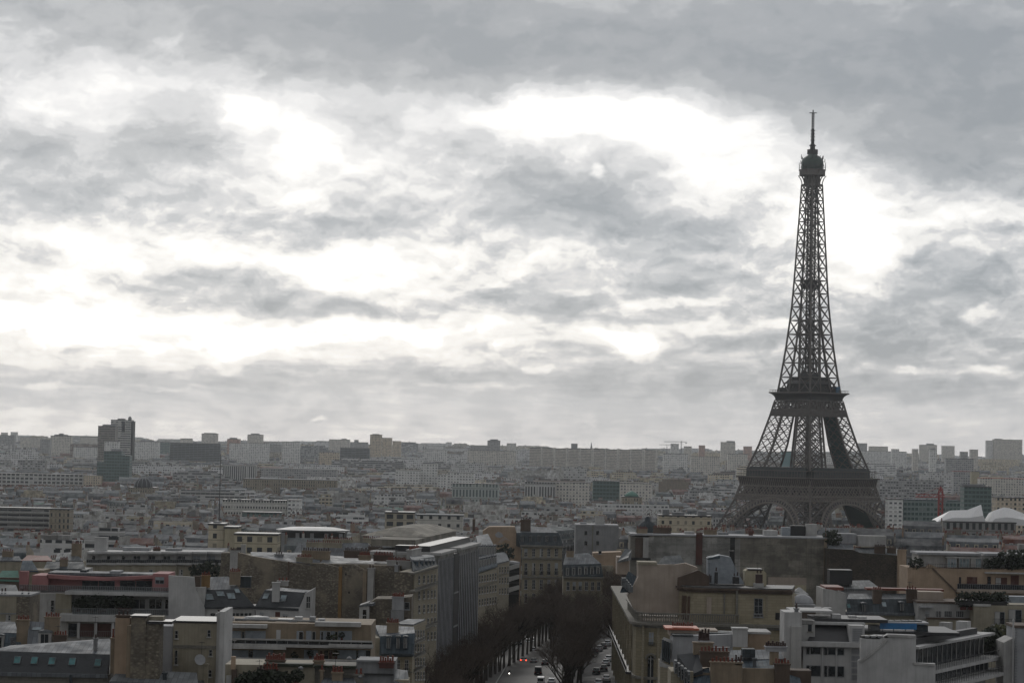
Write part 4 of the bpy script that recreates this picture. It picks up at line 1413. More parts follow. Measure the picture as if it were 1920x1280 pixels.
def build_landmarks():
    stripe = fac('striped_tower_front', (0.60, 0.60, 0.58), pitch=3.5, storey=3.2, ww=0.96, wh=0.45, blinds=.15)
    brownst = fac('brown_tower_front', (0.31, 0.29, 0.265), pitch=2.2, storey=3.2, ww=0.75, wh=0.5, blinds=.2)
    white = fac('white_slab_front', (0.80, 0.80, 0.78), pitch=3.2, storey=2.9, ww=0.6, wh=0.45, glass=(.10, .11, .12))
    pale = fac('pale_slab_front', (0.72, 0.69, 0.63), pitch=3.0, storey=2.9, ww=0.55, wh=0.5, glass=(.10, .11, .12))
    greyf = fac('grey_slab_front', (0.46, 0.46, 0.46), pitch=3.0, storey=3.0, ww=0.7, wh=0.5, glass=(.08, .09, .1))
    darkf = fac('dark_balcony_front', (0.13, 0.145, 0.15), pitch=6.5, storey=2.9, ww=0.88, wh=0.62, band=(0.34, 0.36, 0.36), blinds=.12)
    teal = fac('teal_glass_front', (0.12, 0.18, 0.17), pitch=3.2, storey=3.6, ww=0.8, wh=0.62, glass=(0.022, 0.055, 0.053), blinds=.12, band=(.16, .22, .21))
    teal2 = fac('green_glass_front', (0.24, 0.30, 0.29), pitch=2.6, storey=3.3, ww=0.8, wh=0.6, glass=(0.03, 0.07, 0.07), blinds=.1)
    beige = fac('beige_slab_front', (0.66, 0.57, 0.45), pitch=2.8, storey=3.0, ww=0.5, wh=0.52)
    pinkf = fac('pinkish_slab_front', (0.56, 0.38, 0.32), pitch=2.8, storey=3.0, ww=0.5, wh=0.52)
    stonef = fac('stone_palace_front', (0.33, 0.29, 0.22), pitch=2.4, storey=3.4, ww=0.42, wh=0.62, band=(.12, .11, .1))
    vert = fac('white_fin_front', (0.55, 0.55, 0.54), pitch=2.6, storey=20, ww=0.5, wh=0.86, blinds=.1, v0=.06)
    # the pair of towers on the skyline
    r, w, h = lm('office_tower', 'brown banded office tower with a dark cap, beside the taller striped tower', 184, 216, 799, 3350, brownst, 24, cat='tower', plant=[(191, 215, 795)])
    r, w, h = lm('residential_tower', 'tall striped grey tower with a turret on top, highest on the skyline', 208, 246, 787.5, 3420, stripe, 24, cat='tower', where='tall striped skyline tower')
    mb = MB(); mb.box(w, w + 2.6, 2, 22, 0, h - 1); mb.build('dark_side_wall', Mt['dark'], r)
    mb = MB(); mb.box(w * .54, w * .70, -.3, 0, h - 17, h - 1.5); mb.build('dark_window_strip', Mt['glass'], r)
    mb = MB(); mb.box(w * .30, w * .62, 4, 18, h + .6, h + 2.4); mb.build('rooftop_plant', Mt['grey'], r)
    mb = MB(); mb.lathe([(2.6, h + .6), (2.6, h + 4), (1.7, h + 4.4), (1.5, h + 5.6)], w * .90, 6, 12); mb.build('turret', Mt['grey'], r)
    lm('apartment_slab', 'white apartment slab at the foot of the two skyline towers', 196, 222, 827, 3150, white, 14)
    r, w, h = lm('glass_office', 'stepped dark green glass office block below the skyline towers', 195, 228, 846, 2900, teal, 26, where='green glass office block', plant=[(207, 226, 841)])
    mb = MB(); mb.box(-8, 0, 1, 22, -3, h - 12.5); mb.box(w, w + 9.6, 1, 22, -3, h - 4.5); mb.build('wing', teal, r)
    # skyline, from one side to the other
    sk = [
        (0, 27, 816, 4700, greyf, 'dark grey block below two pale towers at the left end of the skyline', None), (20, 32, 810, 6600, white, 'small pale tower farthest left on the skyline', None), (2, 13, 811, 6500, pale, 'low pale tower at the far left edge of the skyline', None),
        (38, 76, 820, 5200, pale, 'long pale skyline block left of the small spire', None), (75, 94, 824, 4400, greyf, 'grey block with a dark front left of the stepped pale tower', None),
        (95, 134, 817, 4600, pale, 'stepped pale skyline block left of the brown banded tower', [(101, 126, 814), (110, 118, 812)]),
        (138, 186, 838, 3900, white, 'broad white block low in front of the brown tower', None), (150, 184, 819, 5600, pale, 'pale block just behind the brown banded tower', [(158, 168, 817)]),
        (249, 298, 828, 4300, white, 'white slab with grey stripes right of the tall striped tower', [(262, 272, 825), (278, 288, 825)]), (299, 318, 829, 4700, teal2, 'small green block between the white slab and the dark balcony slab', None),
        (319, 413, 831, 4000, darkf, 'long dark slab lined with pale balconies on the skyline', None), (338, 360, 822, 5600, pale, 'pale tower peeping over the left of the dark balcony slab', None),
        (378, 408, 813, 5200, pale, 'square pale tower over the dark balcony slab', [(382, 405, 811)]), (426, 450, 823, 4900, pinkf, 'pinkish block between the dark slab and the pale square tower', [(430, 444, 820)]),
        (464, 493, 815, 5200, pale, 'square pale tower above the white slabs left of centre', [(470, 486, 812)]), (430, 466, 831, 4300, white, 'white slab below the pinkish skyline block', None), (467, 504, 831, 4250, white, 'white slab with dark vertical stripes below the square pale tower', None),
        (529, 562, 828, 4400, white, 'tall white slab with one dark stripe standing alone', None), (505, 528, 834, 4700, greyf, 'low grey block between two white slabs', None),
        (617, 656, 824, 5400, pale, 'long pale block on the skyline left of the slender cream tower', [(640, 650, 822)]), (657, 690, 829, 5300, greyf, 'uneven grey block close left of the slender cream tower', [(664, 672, 824)]), (638, 693, 840, 4100, darkf, 'dark glazed block below the uneven grey block', None), (598, 636, 848, 3900, beige, 'low banded beige block left of the dark glazed block', None),
        (694, 716, 815, 4500, beige, 'slender cream tower highest in the middle of the skyline', [(698, 711, 813)]), (716, 735, 821, 4700, beige, 'cream tower stepping down right of the slender cream tower', None), (736, 752, 827, 4900, beige, 'lowest cream tower of the stepped row of three', None),
        (760, 792, 833, 6300, white, 'pale hazy block right of the stepped cream towers', None), (800, 830, 836, 6200, white, 'low pale hazy block in the middle of the skyline', None), (836, 847, 829, 7000, white, 'small solitary pale tower in the middle of the skyline', None), (793, 838, 843, 3900, white, 'white terraced block with a dark end below the solitary pale tower', None),
        (882, 914, 835, 4600, greyf, 'low dark grey block joined to a square dark tower', None), (914, 938, 826, 4650, greyf, 'square dark grey tower left of the wooded hill', [(919, 934, 823)]), (950, 968, 831, 6400, pale, 'pale block at the left foot of the wooded hill', None), (877, 968, 845, 4200, pale, 'long low grey-beige slab under the square dark tower', None),
        (1258, 1273, 832, 5200, white, 'slim white tower right of the very long slab', None), (1283, 1297, 837, 5000, pale, 'narrow pale block near the tower crane', None), (1311, 1322, 835, 5300, pinkf, 'narrow pinkish tower left of the lattice tower', None), (1352, 1379, 829, 5400, pale, 'pale twin block just left of the lattice tower', [(1363, 1378, 826)]), (1395, 1410, 837, 5200, pinkf, 'pinkish block beside the left leg of the lattice tower', None), (1365, 1402, 851, 4200, pale, 'pale slab close behind the left leg of the lattice tower', None), (1244, 1290, 851, 4000, white, 'white slab standing at the right end of the very long slab', None), (1296, 1350, 856, 3900, pale, 'broad pale slab between crane and lattice tower', None),
        (1610, 1626, 831, 6000, greyf, 'square grey tower right of the lattice tower', None), (1630, 1665, 837, 6200, pale, 'broad pale block right of the square grey tower', None), (1616, 1700, 846, 5200, white, 'long white hazy slab right of the lattice tower', None), (1673, 1686, 842, 4700, white, 'white tower in front of the long hazy slab', None), (1712, 1722, 842, 4700, pale, 'slim tower with dark sides right of the long hazy slab', None),
        (1725, 1757, 834, 6400, pale, 'pale cluster block right of centre between lattice tower and edge', [(1738, 1752, 831)]), (1767, 1790, 836, 6300, pale, 'pale block left of the green hilltop', None), (1744, 1756, 843, 4400, white, 'tall slim white tower standing forward on the right', [(1746, 1754, 840)]), (1774, 1826, 860, 3700, greyf, 'grey slab of vertical ribs on the right', None), (1802, 1815, 847, 4600, greyf, 'dark grey tower behind the ribbed grey slab', None), (1820, 1834, 843, 4900, pale, 'pale tower right of the dark grey tower', None),
        (1850, 1862, 826, 5700, white, 'white end tower of the big hilltop building', None), (1863, 1917, 824, 5700, pale, 'big pale hilltop building at the right end of the skyline', [(1866, 1880, 822)]),
    ]
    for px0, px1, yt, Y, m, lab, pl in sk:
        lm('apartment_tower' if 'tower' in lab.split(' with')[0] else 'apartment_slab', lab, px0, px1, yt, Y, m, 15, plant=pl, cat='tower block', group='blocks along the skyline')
    LAND.append(('slender cream tower', 705, 845, 12)); LAND.append(('dark balcony slab', 365, 850, 48)); LAND.append(('square dark tower', 925, 850, 12))
    LAND.append(('ribbed grey slab', 1800, 875, 26)); LAND.append(('slim white tower', 1750, 870, 6))
    # the very long slab, ten bays
    r, w, h = lm('long_apartment_slab', 'very long pale apartment slab with striped balconies across the skyline', 993, 1232, 842, 4300, fac('long_slab_front', (0.64, 0.60, 0.54), pitch=2.2, storey=2.75, ww=0.9, wh=0.42, blinds=.3, glass=(.12, .12, .12)), 18, -0.02, where='very long skyline slab', plant=[(1071, 1083, 831)])
    for i in range(10):
        mb = MB(); x = w * (i + .95) / 10
        mb.box(x - 2.2, x + 2.2, -.6, 14, -2, h + 2.0); mb.build('stair_tower', pale, r)
    # mid distance
    r, w, h = lm('office_building', 'long low white building with two rows of dark windows at the left edge', -30, 156, 888.5, 2900, fac('white_grid_front', (0.60, 0.60, 0.58), pitch=5.4, storey=4.4, ww=0.72, wh=0.56, blinds=.04), 18, where='long low white grid building')
    lm('office_annex', 'plain beige block joined to the right of the long white grid building', 157, 190, 891, 2890, beige, 18)
    r, w, h = lm('domed_hall', 'stone hall carrying a dark ribbed glass dome', 240, 292, 914, 2420, stonef, 22, where='dark glass dome')
    a = P(266, 900, 2420); x = a.x - r.location.x
    mb = MB(); mb.lathe([(9.3 * math.cos(t * math.pi / 16), h + .6 + 9.6 * math.sin(t * math.pi / 16)) for t in range(8)] + [(.4, h + 10.2)], x, 11, 24); mb.build('dome', Mt['slate'], r, smooth=True)
    mb = MB()
    for i in range(12):
        an = i * math.pi / 6
        for t in range(7):
            q = [(9.5 * math.cos(k * math.pi / 16), 9.8 * math.sin(k * math.pi / 16)) for k in (t, t + 1)]
            mb.bar((x + q[0][0] * math.cos(an), 11 + q[0][0] * math.sin(an), h + .6 + q[0][1]), (x + q[1][0] * math.cos(an), 11 + q[1][0] * math.sin(an), h + .6 + q[1][1]), .4)
    mb.build('dome_rib', Mt['greylight'], r)
    r, w, h = lm('white_office', 'white block with small square windows on a dark base, beside the thin mast', 417, 538, 938, 1850, fac('small_square_front', (0.60, 0.59, 0.55), pitch=2.1, storey=4.6, ww=0.55, wh=0.34, blinds=.05), 14, where='white block beside the mast', plant=[(425, 433, 934), (444, 450, 934), (470, 476, 934), (485, 491, 935), (505, 511, 935)])
    lm('white_office', 'narrow taller white block at the right end of the small-windowed white block', 539, 564, 938, 1845, white, 13)
    lm('glass_office', 'low dark teal block in front of the small-windowed white block', 454, 527, 961, 1750, teal, 12)
    r, w, h = lm('curved_apartments', 'grey apartment block of long stacked balconies at the left edge', -30, 92, 953, 1420, fac('balcony_stack_front', (0.36, 0.355, 0.34), pitch=7, storey=2.9, ww=0.97, wh=0.55, blinds=.2, band=(.5, .5, .48)), 15, where='stacked balcony block')
    mb = MB()
    for i in range(6):
        z = h - 1.5 - i * 2.9
        if z > 2: mb.box(0, w, -1.4, 0, z - 1.1, z)
    mb.build('balcony', Mt['white2'], r)
    lm('stone_apartments', 'beige stone apartment house with arched windows next to the stacked balconies', 93, 130, 955, 1400, stonef, 14, roof=Mt['zinc_dark'])
    r, w, h = lm('school_building', 'grey-green banded long building with zinc roof left of centre', 490, 632, 879, 3100, greyf, 15, where='grey banded long building')
    lm('vertical_fin_building', 'white building of tall vertical fins at left centre', 418, 480, 873, 2950, vert, 15, where='white fin building')
    lm('stone_palace', 'long stone building with rows of arched windows at left centre', 456, 632, 899, 2500, stonef, 16, roof=Mt['zinc_pale'])
    lm('white_terraces', 'white stepped office tower right of centre-left', 789, 820, 869, 2750, white, 16, where='white stepped office', plant=[(793, 815, 866)])
    lm('white_wing', 'lower white wing left of the white stepped office', 742, 788, 882, 2740, white, 14)
    lm('white_wing', 'lower white wing right of the white stepped office', 821, 838, 890, 2740, white, 14)
    lm('dark_roof_block', 'white block with a dark top storey right of the white wing', 839, 890, 886, 2600, white, 14, roof=Mt['slate'])
    lm('fin_front_building', 'white building of narrow upright windows in the middle distance', 984, 1042, 904, 2250, vert, 14, where='white upright-window block', plant=[(988, 1000, 895)])
    lm('grey_apartments', 'grey apartment block right of the white upright-window block', 1043, 1106, 905, 2260, pale, 14)
    lm('dark_glass_office', 'dark blue-green glass office in the middle distance', 1112, 1162, 902, 2350, teal, 16, where='dark glass office')
    lm('white_apartments', 'white block with bay windows right of the dark glass office', 1163, 1222, 906, 2330, pale, 14)
    lm('ribbed_building', 'grey-green columned building left of the white upright-window block', 848, 936, 907, 2200, fac('columned_front', (0.44, 0.48, 0.46), pitch=3.0, storey=9, ww=0.5, wh=0.72, glass=(.05, .08, .085), blinds=.1), 14)
    r, w, h = lm('green_domed_hall', 'low hall with a pale green copper dome', 1166, 1204, 932, 2050, stonef, 14)
    x = w / 2
    mb = MB(); mb.lathe([(6.2, h + .6), (5.6, h + 2), (4.0, h + 3.6), (1.6, h + 4.8), (.3, h + 5.4)], x, 7, 20); mb.build('dome', Mt['green_patina'], r, smooth=True)
    LAND.append(('green copper dome', 1185, 928, 10))
    lm('teal_tower', 'pale teal glass block seen between the legs of the lattice tower', 1466, 1489, 846, 4100, fac('pale_teal_front', (0.10, 0.22, 0.23), pitch=3, storey=30, ww=0.9, wh=0.9, glass=(0.07, 0.18, 0.19), blinds=0), 18)
    lm('white_block', 'white block seen under the second deck between the right legs', 1547, 1580, 849, 4000, white, 18)
    # nearer landmarks among the roofs
    r, w, h = lm('rotunda_hall', 'dark hall under a shiny pale oval metal roof', 522, 645, 999, 800, Mt['dark'], 14, roof=Mt['flat_black'], where='shiny oval roof')
    m = MB(); m.slab([(w / 2 + (w / 2 + 1.5) * math.cos(t), 7 + 9 * math.sin(t)) for t in np.linspace(0, 6.283, 28)[:-1]], h + .6, h + .95)
    n = 28; P0 = [(w / 2 + (w / 2 + 1.4) * math.cos(t), 7 + 8.8 * math.sin(t), h + .951) for t in np.linspace(0, 6.283, n + 1)[:-1]]; P1 = [(w / 2 + w * .36 * math.cos(t), 7 + 6 * math.sin(t), h + 1.7) for t in np.linspace(0, 6.283, n + 1)[:-1]]
    m.faces(P0 + P1, [(i, (i + 1) % n, (i + 1) % n + n, i + n) for i in range(n)] + [tuple(range(n, 2 * n))]); m.build('oval_roof', Mt['steel'], r)
    for i in range(5): m = MB(); m.box(1 + i * (w - 2.6) / 4, 2.2 + i * (w - 2.6) / 4, -.8, 0, -2, h); m.build('pier', Mt['grey'], r)
    lm('cream_house', 'tall cream house with few windows left of the shiny oval roof', 391, 420, 984, 830, fac('sparse_cream_front', (0.56, 0.50, 0.38), pitch=4.5, storey=3.4, ww=.3, wh=.5), 12, plant=[(398, 410, 978)], where='tall cream house')
    lm('cream_house', 'lower cream wing right of the tall cream house', 421, 445, 990, 826, Mt['cream'], 12)
    lm('cream_house', 'long low cream house with dark windows in front of the oval roof', 440, 520, 1003, 770, fac('low_cream_front', (0.50, 0.45, 0.33), pitch=3.2, storey=3.4, ww=.5, wh=.5), 11)
    lm('stone_terraces', 'beige stone terraced block with deep dark loggias right of the oval roof', 722, 776, 962, 1020, fac('loggia_front', (0.42, 0.38, 0.30), pitch=4.2, storey=3.1, ww=.66, wh=.6, blinds=.05), 14, where='block of dark loggias', plant=[(734, 745, 955)])
    lm('white_house', 'white house with square dark windows right of the dark loggias', 782, 868, 967, 1060, fac('square_white_front', (0.55, 0.54, 0.5), pitch=4, storey=3.4, ww=.34, wh=.42, blinds=.1), 13, roof=Mt['zinc'])
    lm('cream_apartments', 'cream stone block left of the lattice tower foot', 1236, 1334, 968, 1080, fac('cream_block_front', (0.52, 0.46, 0.35), pitch=3.4, storey=3.1, ww=.34, wh=.5), 13, where='tower foot block', plant=[(1244, 1256, 955), (1262, 1284, 960), (1310, 1326, 958)])
    lm('white_villa', 'white villa with many chimneys right of the lattice tower foot', 1604, 1668, 1004, 860, fac('villa_front', (0.58, 0.57, 0.54), pitch=3, storey=3.2, ww=.3, wh=.5), 12, plant=[(1610, 1620, 998), (1630, 1640, 999), (1650, 1660, 998)])
    # right side
    r, w, h = lm('glass_office', 'teal glass office block standing right of the red crane', 1808, 1859, 913, 2000, teal, 18, where='teal glass office', plant=[(1806, 1850, 907)])
    lm('conference_centre', 'long banded office building with a green-grey roof behind the red crane', 1694, 1800, 938, 1650, teal2, 14, roof=Mt['zinc_blue'])
    lm('white_gable_block', 'blank white gabled block right of the tower foot', 1666, 1693, 936, 1640, white, 14)
    lm('balcony_block', 'banded beige block at the right edge behind the white canopies', 1868, 1960, 934, 1600, beige, 14, where='banded edge block')
    lm('cream_tower', 'bright cream block among red scaffolds on the right', 1822, 1836, 884, 2900, Mt['cream'], 10)
    lm('scaffolded_block', 'long pale block with orange scaffolding along its roof', 1837, 1940, 897, 2800, pale, 14, roof=Mt['orange_paint'])
    lm('red_roof_shed', 'dark block carrying a bright red rooftop box', 1788, 1830, 884, 3050, greyf, 14, plant=None, roof=Mt['red_paint'])
    lm('dome_palace', 'long pale hall with two small blue-grey domes under the right arch', 1570, 1630, 975, 2060, stonef, 10)
    r, w, h = lm('museum_building', 'grey stone museum wing with a row of tall dark openings under the white canopies', 1772, 1905, 980, 1190, fac('museum_front', (0.26, 0.26, 0.255), pitch=3.15, storey=5.2, ww=0.5, wh=0.6, glass=(.02, .025, .028), blinds=0), 22, where='white canopies')
    # white tent canopies on its terrace
    for (pts, lab) in (([(1757, 975), (1786, 957), (1818, 956), (1844, 946), (1849, 973)], 'left white tent canopy with a ridge above the grey museum wing'), ([(1856, 978), (1866, 958), (1886, 951), (1900, 953), (1935, 967), (1940, 974)], 'right white tent canopy beside the gap above the grey museum wing')):
        Y = 1196
        w0 = P(pts[0][0], pts[0][1], Y)
        g = empty('tent_canopy', (w0.x, Y, w0.z - 1.4), 0, lab, 'canopy', 'white canopies on the museum')
        mb = MB()
        top = [(P(a, b, Y).x - w0.x, P(a, b, Y).z - w0.z + 1.4) for a, b in pts]
        n = len(top)
        f0 = [(x, 0, max(.6, z * .45)) for x, z in top]; f1 = [(x, 6, z) for x, z in top]; f2 = [(x, 16, z * .8) for x, z in top]
        mb.faces(f0 + f1 + f2 + [(x, 0, 0) for x, _ in top], [(i, i + 1, i + 1 + n, i + n) for i in range(n - 1)] + [(i + n, i + 1 + n, i + 1 + 2 * n, i + 2 * n) for i in range(n - 1)] + [(i + 3 * n, i + 1 + 3 * n, i + 1, i) for i in range(n - 1)])
        mb.build('fabric', Mt['tent'], g)
        mb = MB()
        for x, z in top:
            mb.bar((x, 6, 0), (x, 6, z), .3)
        mb.build('pole', Mt['steel'], g)
    # cranes
    def crane(px, ytop, ybase, Y, jl, jr, yj, mat, label, s=1.0):
        b = P(px, ybase, Y); t = P(px, ytop, Y); j = P(px, yj, Y)
        r = empty('tower_crane', (b.x, Y, gz(b.x, Y)), 0, label, 'crane')
        z0 = r.location.z
        mb = MB(); k = 0.9 * s
        for x, y in ((-k, -k), (k, -k), (k, k), (-k, k)):
            mb.bar((x, y, 0), (x, y, t.z - z0 - 2 * s), .42 * s)
        z = 0
        while z < t.z - z0 - 4:
            mb.bar((-k, -k, z), (k, -k, z + 3), .3 * s); mb.bar((k, k, z), (-k, k, z + 3), .3 * s); mb.bar((-k, k, z), (-k, -k, z + 3), .3 * s); mb.bar((k, -k, z), (k, k, z + 3), .3 * s)
            z += 3
        mb.bar((0, 0, t.z - z0 - 2 * s), (0, 0, t.z - z0), .8 * s)
        mb.build('mast', mat, r)
        mb = MB(); zj = j.z - z0
        xl, xr = (jl - px) / FPX * Y, (jr - px) / FPX * Y
        for y in (-.7 * s, .7 * s):
            mb.bar((xl, y, zj), (xr, y, zj), .35 * s)
        mb.bar((xl, 0, zj + 1.3 * s), (xr, 0, zj + 1.3 * s), .35 * s)
        n = int((xr - xl) / (2.2 * s))
        for i in range(n):
            x0, x1 = xl + (xr - xl) * i / n, xl + (xr - xl) * (i + 1) / n
            mb.bar((x0, -.7 * s, zj), (x1, 0, zj + 1.3 * s), .25 * s); mb.bar((x0, .7 * s, zj), (x1, 0, zj + 1.3 * s), .25 * s)
        mb.bar((0, 0, t.z - z0), (xl * .7, 0, zj + 1.3 * s), .15 * s); mb.bar((0, 0, t.z - z0), (xr * .7, 0, zj + 1.3 * s), .15 * s)
        mb.build('jib', mat, r)
        mb = MB(); xc = xl * .9 if abs(xl) < abs(xr) else xr * .9
        mb.box(xc - 1.2 * s, xc + 1.2 * s, -.8 * s, .8 * s, zj - 2 * s, zj); mb.build('counterweight', Mt['grey'], r)
    crane(1763, 912, 975, 1480, 1716, 1771, 932, Mt['red_paint'], 'red tower crane over the rooftops right of the lattice tower', 1.3)
    crane(1277, 826, 860, 4600, 1245, 1287, 829, Mt['steel'], 'thin grey crane on the skyline left of the lattice tower', 1.0)
    crane(1250, 833, 860, 5000, 1235, 1262, 834, Mt['steel'], 'faint crane over the right end of the very long slab', .9)
    LAND.append(('red crane', 1763, 950, 8))
    # masts and spires
    def pole(name, label, px, ytop, Y, r0, r1, mat, cat):
        b = P(px, ytop, Y); g = gz(b.x, Y)
        o = empty(name, (b.x, Y, g), 0, label, cat)
        mb = MB(); mb.tube((0, 0, 0), (0, 0, b.z - g), r0, r1, 8); mb.build('shaft', mat, o)
        mb = MB()
        for k in (.6, .75, .9):
            mb.bar((-r0 * 2.2, 0, (b.z - g) * k), (r0 * 2.2, 0, (b.z - g) * k), r1 * 1.2)
        mb.build('bracket', mat, o)
    pole('radio_mast', 'thin dark radio mast rising through the rooftops on the left', 414, 851, 1100, .34, .14, Mt['black'], 'mast')
    LAND.append(('thin radio mast', 414, 990, 4))
    b = P(1109, 828, 7200); g = gz(b.x, 7200)
    o = empty('church', (b.x, 7200, g), 0, 'tiny church spire above the very long slab on the skyline', 'church')
    mb = MB(); mb.box(-4, 4, 0, 8, -2, 30); mb.build('bell_tower', Mt['grey'], o)
    mb = MB(); mb.frustum((-4.2, 4.2, -.2, 8.2), 30, (-.2, .2, 3.8, 4.2), b.z - g); mb.build('spire', Mt['slate'], o)
    mb = MB(); mb.box(4, 30, 0, 14, -2, 20); mb.prism([(4, 20), (30, 20), (28, 28), (6, 28)], 0, 14); mb.build('nave', Mt['grey'], o)
    # hilltop wood on the horizon
    rg = random.Random(3); mb = MB()
    for i in range(420):
        x = rg.gauss(112, 62); y = 10300 + rg.uniform(-150, 150)
        z = gz(x, y) + 16 * math.exp(-((x - 110) / 130) ** 2) - 3
        for k in range(5):
            a, c2 = rg.uniform(0, 6.28), rg.uniform(5, 16)
            p = Vector((x + rg.uniform(-9, 9), y + rg.uniform(-5, 5), z + rg.uniform(0, 11)))
            mb.poly([p + Vector((math.cos(a) * c2, rg.uniform(-3, 3), rg.uniform(-2, 3))), p + Vector((math.cos(a + 2) * c2, rg.uniform(-3, 3), rg.uniform(0, 8))), p + Vector((math.cos(a + 4) * c2, rg.uniform(-3, 3), rg.uniform(-3, 6)))])
    tag(mb.build('hilltop_wood', Mt['foliage']), 'dark wooded hilltop on the horizon', kind='stuff')
# ---------------------------------------------------------------- near rooftops
def px_seed(x):
    return (x * 7.3) % 11


class Bld:
    """a building whose front stands in one plane; features are read off the photo and laid on that plane at their real size"""

    def __init__(s, name, label, px, Y, yaw=0.0, cat='building', group=None, py=1120):
        s.o = P(px, py, Y)
        s.Y = Y
        s.g = gz(s.o.x, Y)
        s.o.z = s.g
        s.yaw = yaw
        s.r = Vector((math.cos(yaw), math.sin(yaw), 0))
        s.n = Vector((-math.sin(yaw), math.cos(yaw), 0))
        s.root = empty(name, s.o, yaw, label, cat, group)
        s.sl = []

    def loc(s, w):
        r = w - s.o
        return Vector((r.dot(s.r), r.dot(s.n), r.z))

    def q(s, px, py, d=0.0):
        dr = ray(px, py)
        t = ((s.o - EYE).dot(s.n) + d) / dr.dot(s.n)
        v = s.loc(EYE + dr * t)
        return v.x, v.z

    def rect(s, x0, y0, x1, y1, d=0.0):
        ym, xm = (y0 + (y1 if y1 is not None else y0 + 20)) / 2, (x0 + x1) / 2
        a, b = s.q(x0, ym, d)[0], s.q(x1, ym, d)[0]
        return min(a, b), max(a, b), (s.q(xm, y1, d)[1] if y1 is not None else -2.0), s.q(xm, y0, d)[1]

    def box(s, x0, y0, x1, y1, d0, d1, mat, name='wall', parent=None, mb=None):
        a, b, z0, z1 = s.rect(x0, y0, x1, y1, d0)
        m = mb or MB()
        m.box(a, b, d0, d1, z0, z1)
        if mb is None:
            return m.build(name, Mt[mat], parent or s.root)

    def shape(s, pts, d0, d1, mat, name='wall', ground=False):
        xz = [s.q(x, y, d0) for x, y in pts]
        if ground:                                              # carry the outline down to the ground
            lo = max(p[1] for p in pts)
            if abs(pts[0][1] - pts[-1][1]) < 3 or abs(pts[0][0] - pts[-1][0]) > 60:
                xz = xz + [(xz[-1][0], -2.0), (xz[0][0], -2.0)]
            else:
                xz = [(v[0], -2.0 if p[1] > lo - 4 else v[1]) for v, p in zip(xz, pts)]
        m = MB(); m.prism(xz, d0, d1)
        return m.build(name, Mt[mat], s.root)

    def slope(s, bl, br, tr, tl, d0, d1, mat, name='roof', parent=None):
        A, B, C, D = s.q(*bl, d0), s.q(*br, d0), s.q(*tr, d1), s.q(*tl, d1)
        za = (A[1] + B[1]) / 2
        p = [Vector((A[0], d0, A[1])), Vector((B[0], d0, B[1])), Vector((C[0], d1, C[1])), Vector((D[0], d1, D[1]))]
        m = MB()
        lo = [Vector((v.x, v.y, min(za, v.z) - .25)) for v in p]
        m.faces(p + lo, [(0, 1, 2, 3), (7, 6, 5, 4), (4, 5, 1, 0), (5, 6, 2, 1), (6, 7, 3, 2), (7, 4, 0, 3)])
        n = (p[1] - p[0]).cross(p[3] - p[0]).normalized()
        s.sl.append((p[0], n))
        return m.build(name, Mt[mat], parent or s.root)

    def on(s, px, py, k=-1):
        p0, n = s.sl[k]
        dr = ray(px, py)
        e = s.loc(EYE); d = Vector((dr.dot(s.r), dr.dot(s.n), dr.z))
        return e + d * ((p0 - e).dot(n) / d.dot(n))

    def skylight(s, x0, y0, x1, y1, k=-1, glass='glass_teal', skew=0.0):
        n = s.sl[k][1]
        p = [s.on(x0 - skew, y1, k), s.on(x1 - skew, y1, k), s.on(x1 + skew, y0, k), s.on(x0 + skew, y0, k)]
        c = sum(p, Vector()) / 4
        m = MB()
        a = [c + (v - c) * 1.16 - n * .05 for v in p]; b = [c + (v - c) * 1.16 + n * .1 for v in p]
        m.faces(a + b, [(0, 1, 5, 4), (1, 2, 6, 5), (2, 3, 7, 6), (3, 0, 4, 7), (4, 5, 6, 7)])
        f = m.build('skylight', Mt['zinc_pale'], s.root)
        m = MB(); m.poly([v + n * .13 for v in p]); m.build('pane', Mt[glass], f)

    def win(s, x0, y0, x1, y1, d=0.0, nx=2, ny=2, frame='white2', glass='glass', name='window', sill=True):
        a, b, z0, z1 = s.rect(x0, y0, x1, y1, d)
        m = MB(); m.box(a, b, d - .03, d + .05, z0, z1)
        w = m.build(name, Mt[glass], s.root)
        if frame:
            m = MB(); t = min(.09, (b - a) * .1)
            for x in [a, b - t] + [a + (b - a) * i / nx - t / 2 for i in range(1, nx)]:
                m.box(x, x + t, d - .09, d - .032, z0, z1)
            for z in [z0, z1 - t] + [z0 + (z1 - z0) * i / ny - t / 2 for i in range(1, ny)]:
                m.box(a + t, b - t, d - .085, d - .034, z, z + t)
            m.build('frame', Mt[frame], w)
            hsh = int(x0 * 13 + y0 * 7) % 5
            if hsh in (0, 2) and nx > 1:                        # curtain or blind behind some panes
                m = MB()
                if hsh: m.box(a + t, (a + b) / 2 - t / 2, d - .031, d - .0301 + .0005, z0 + t, z1 - t)
                else: m.box(a + t, b - t, d - .0315, d - .0305, z0 + (z1 - z0) * .55, z1 - t)
                m.build('curtain', Mt['white2' if hsh else 'paleblind'], w)
        if sill:
            m = MB(); m.box(a - .12, b + .12, d - .2, d, z0 - .14, z0 - .002); m.build('sill', Mt[frame or 'stone_grey'], w)
        return w

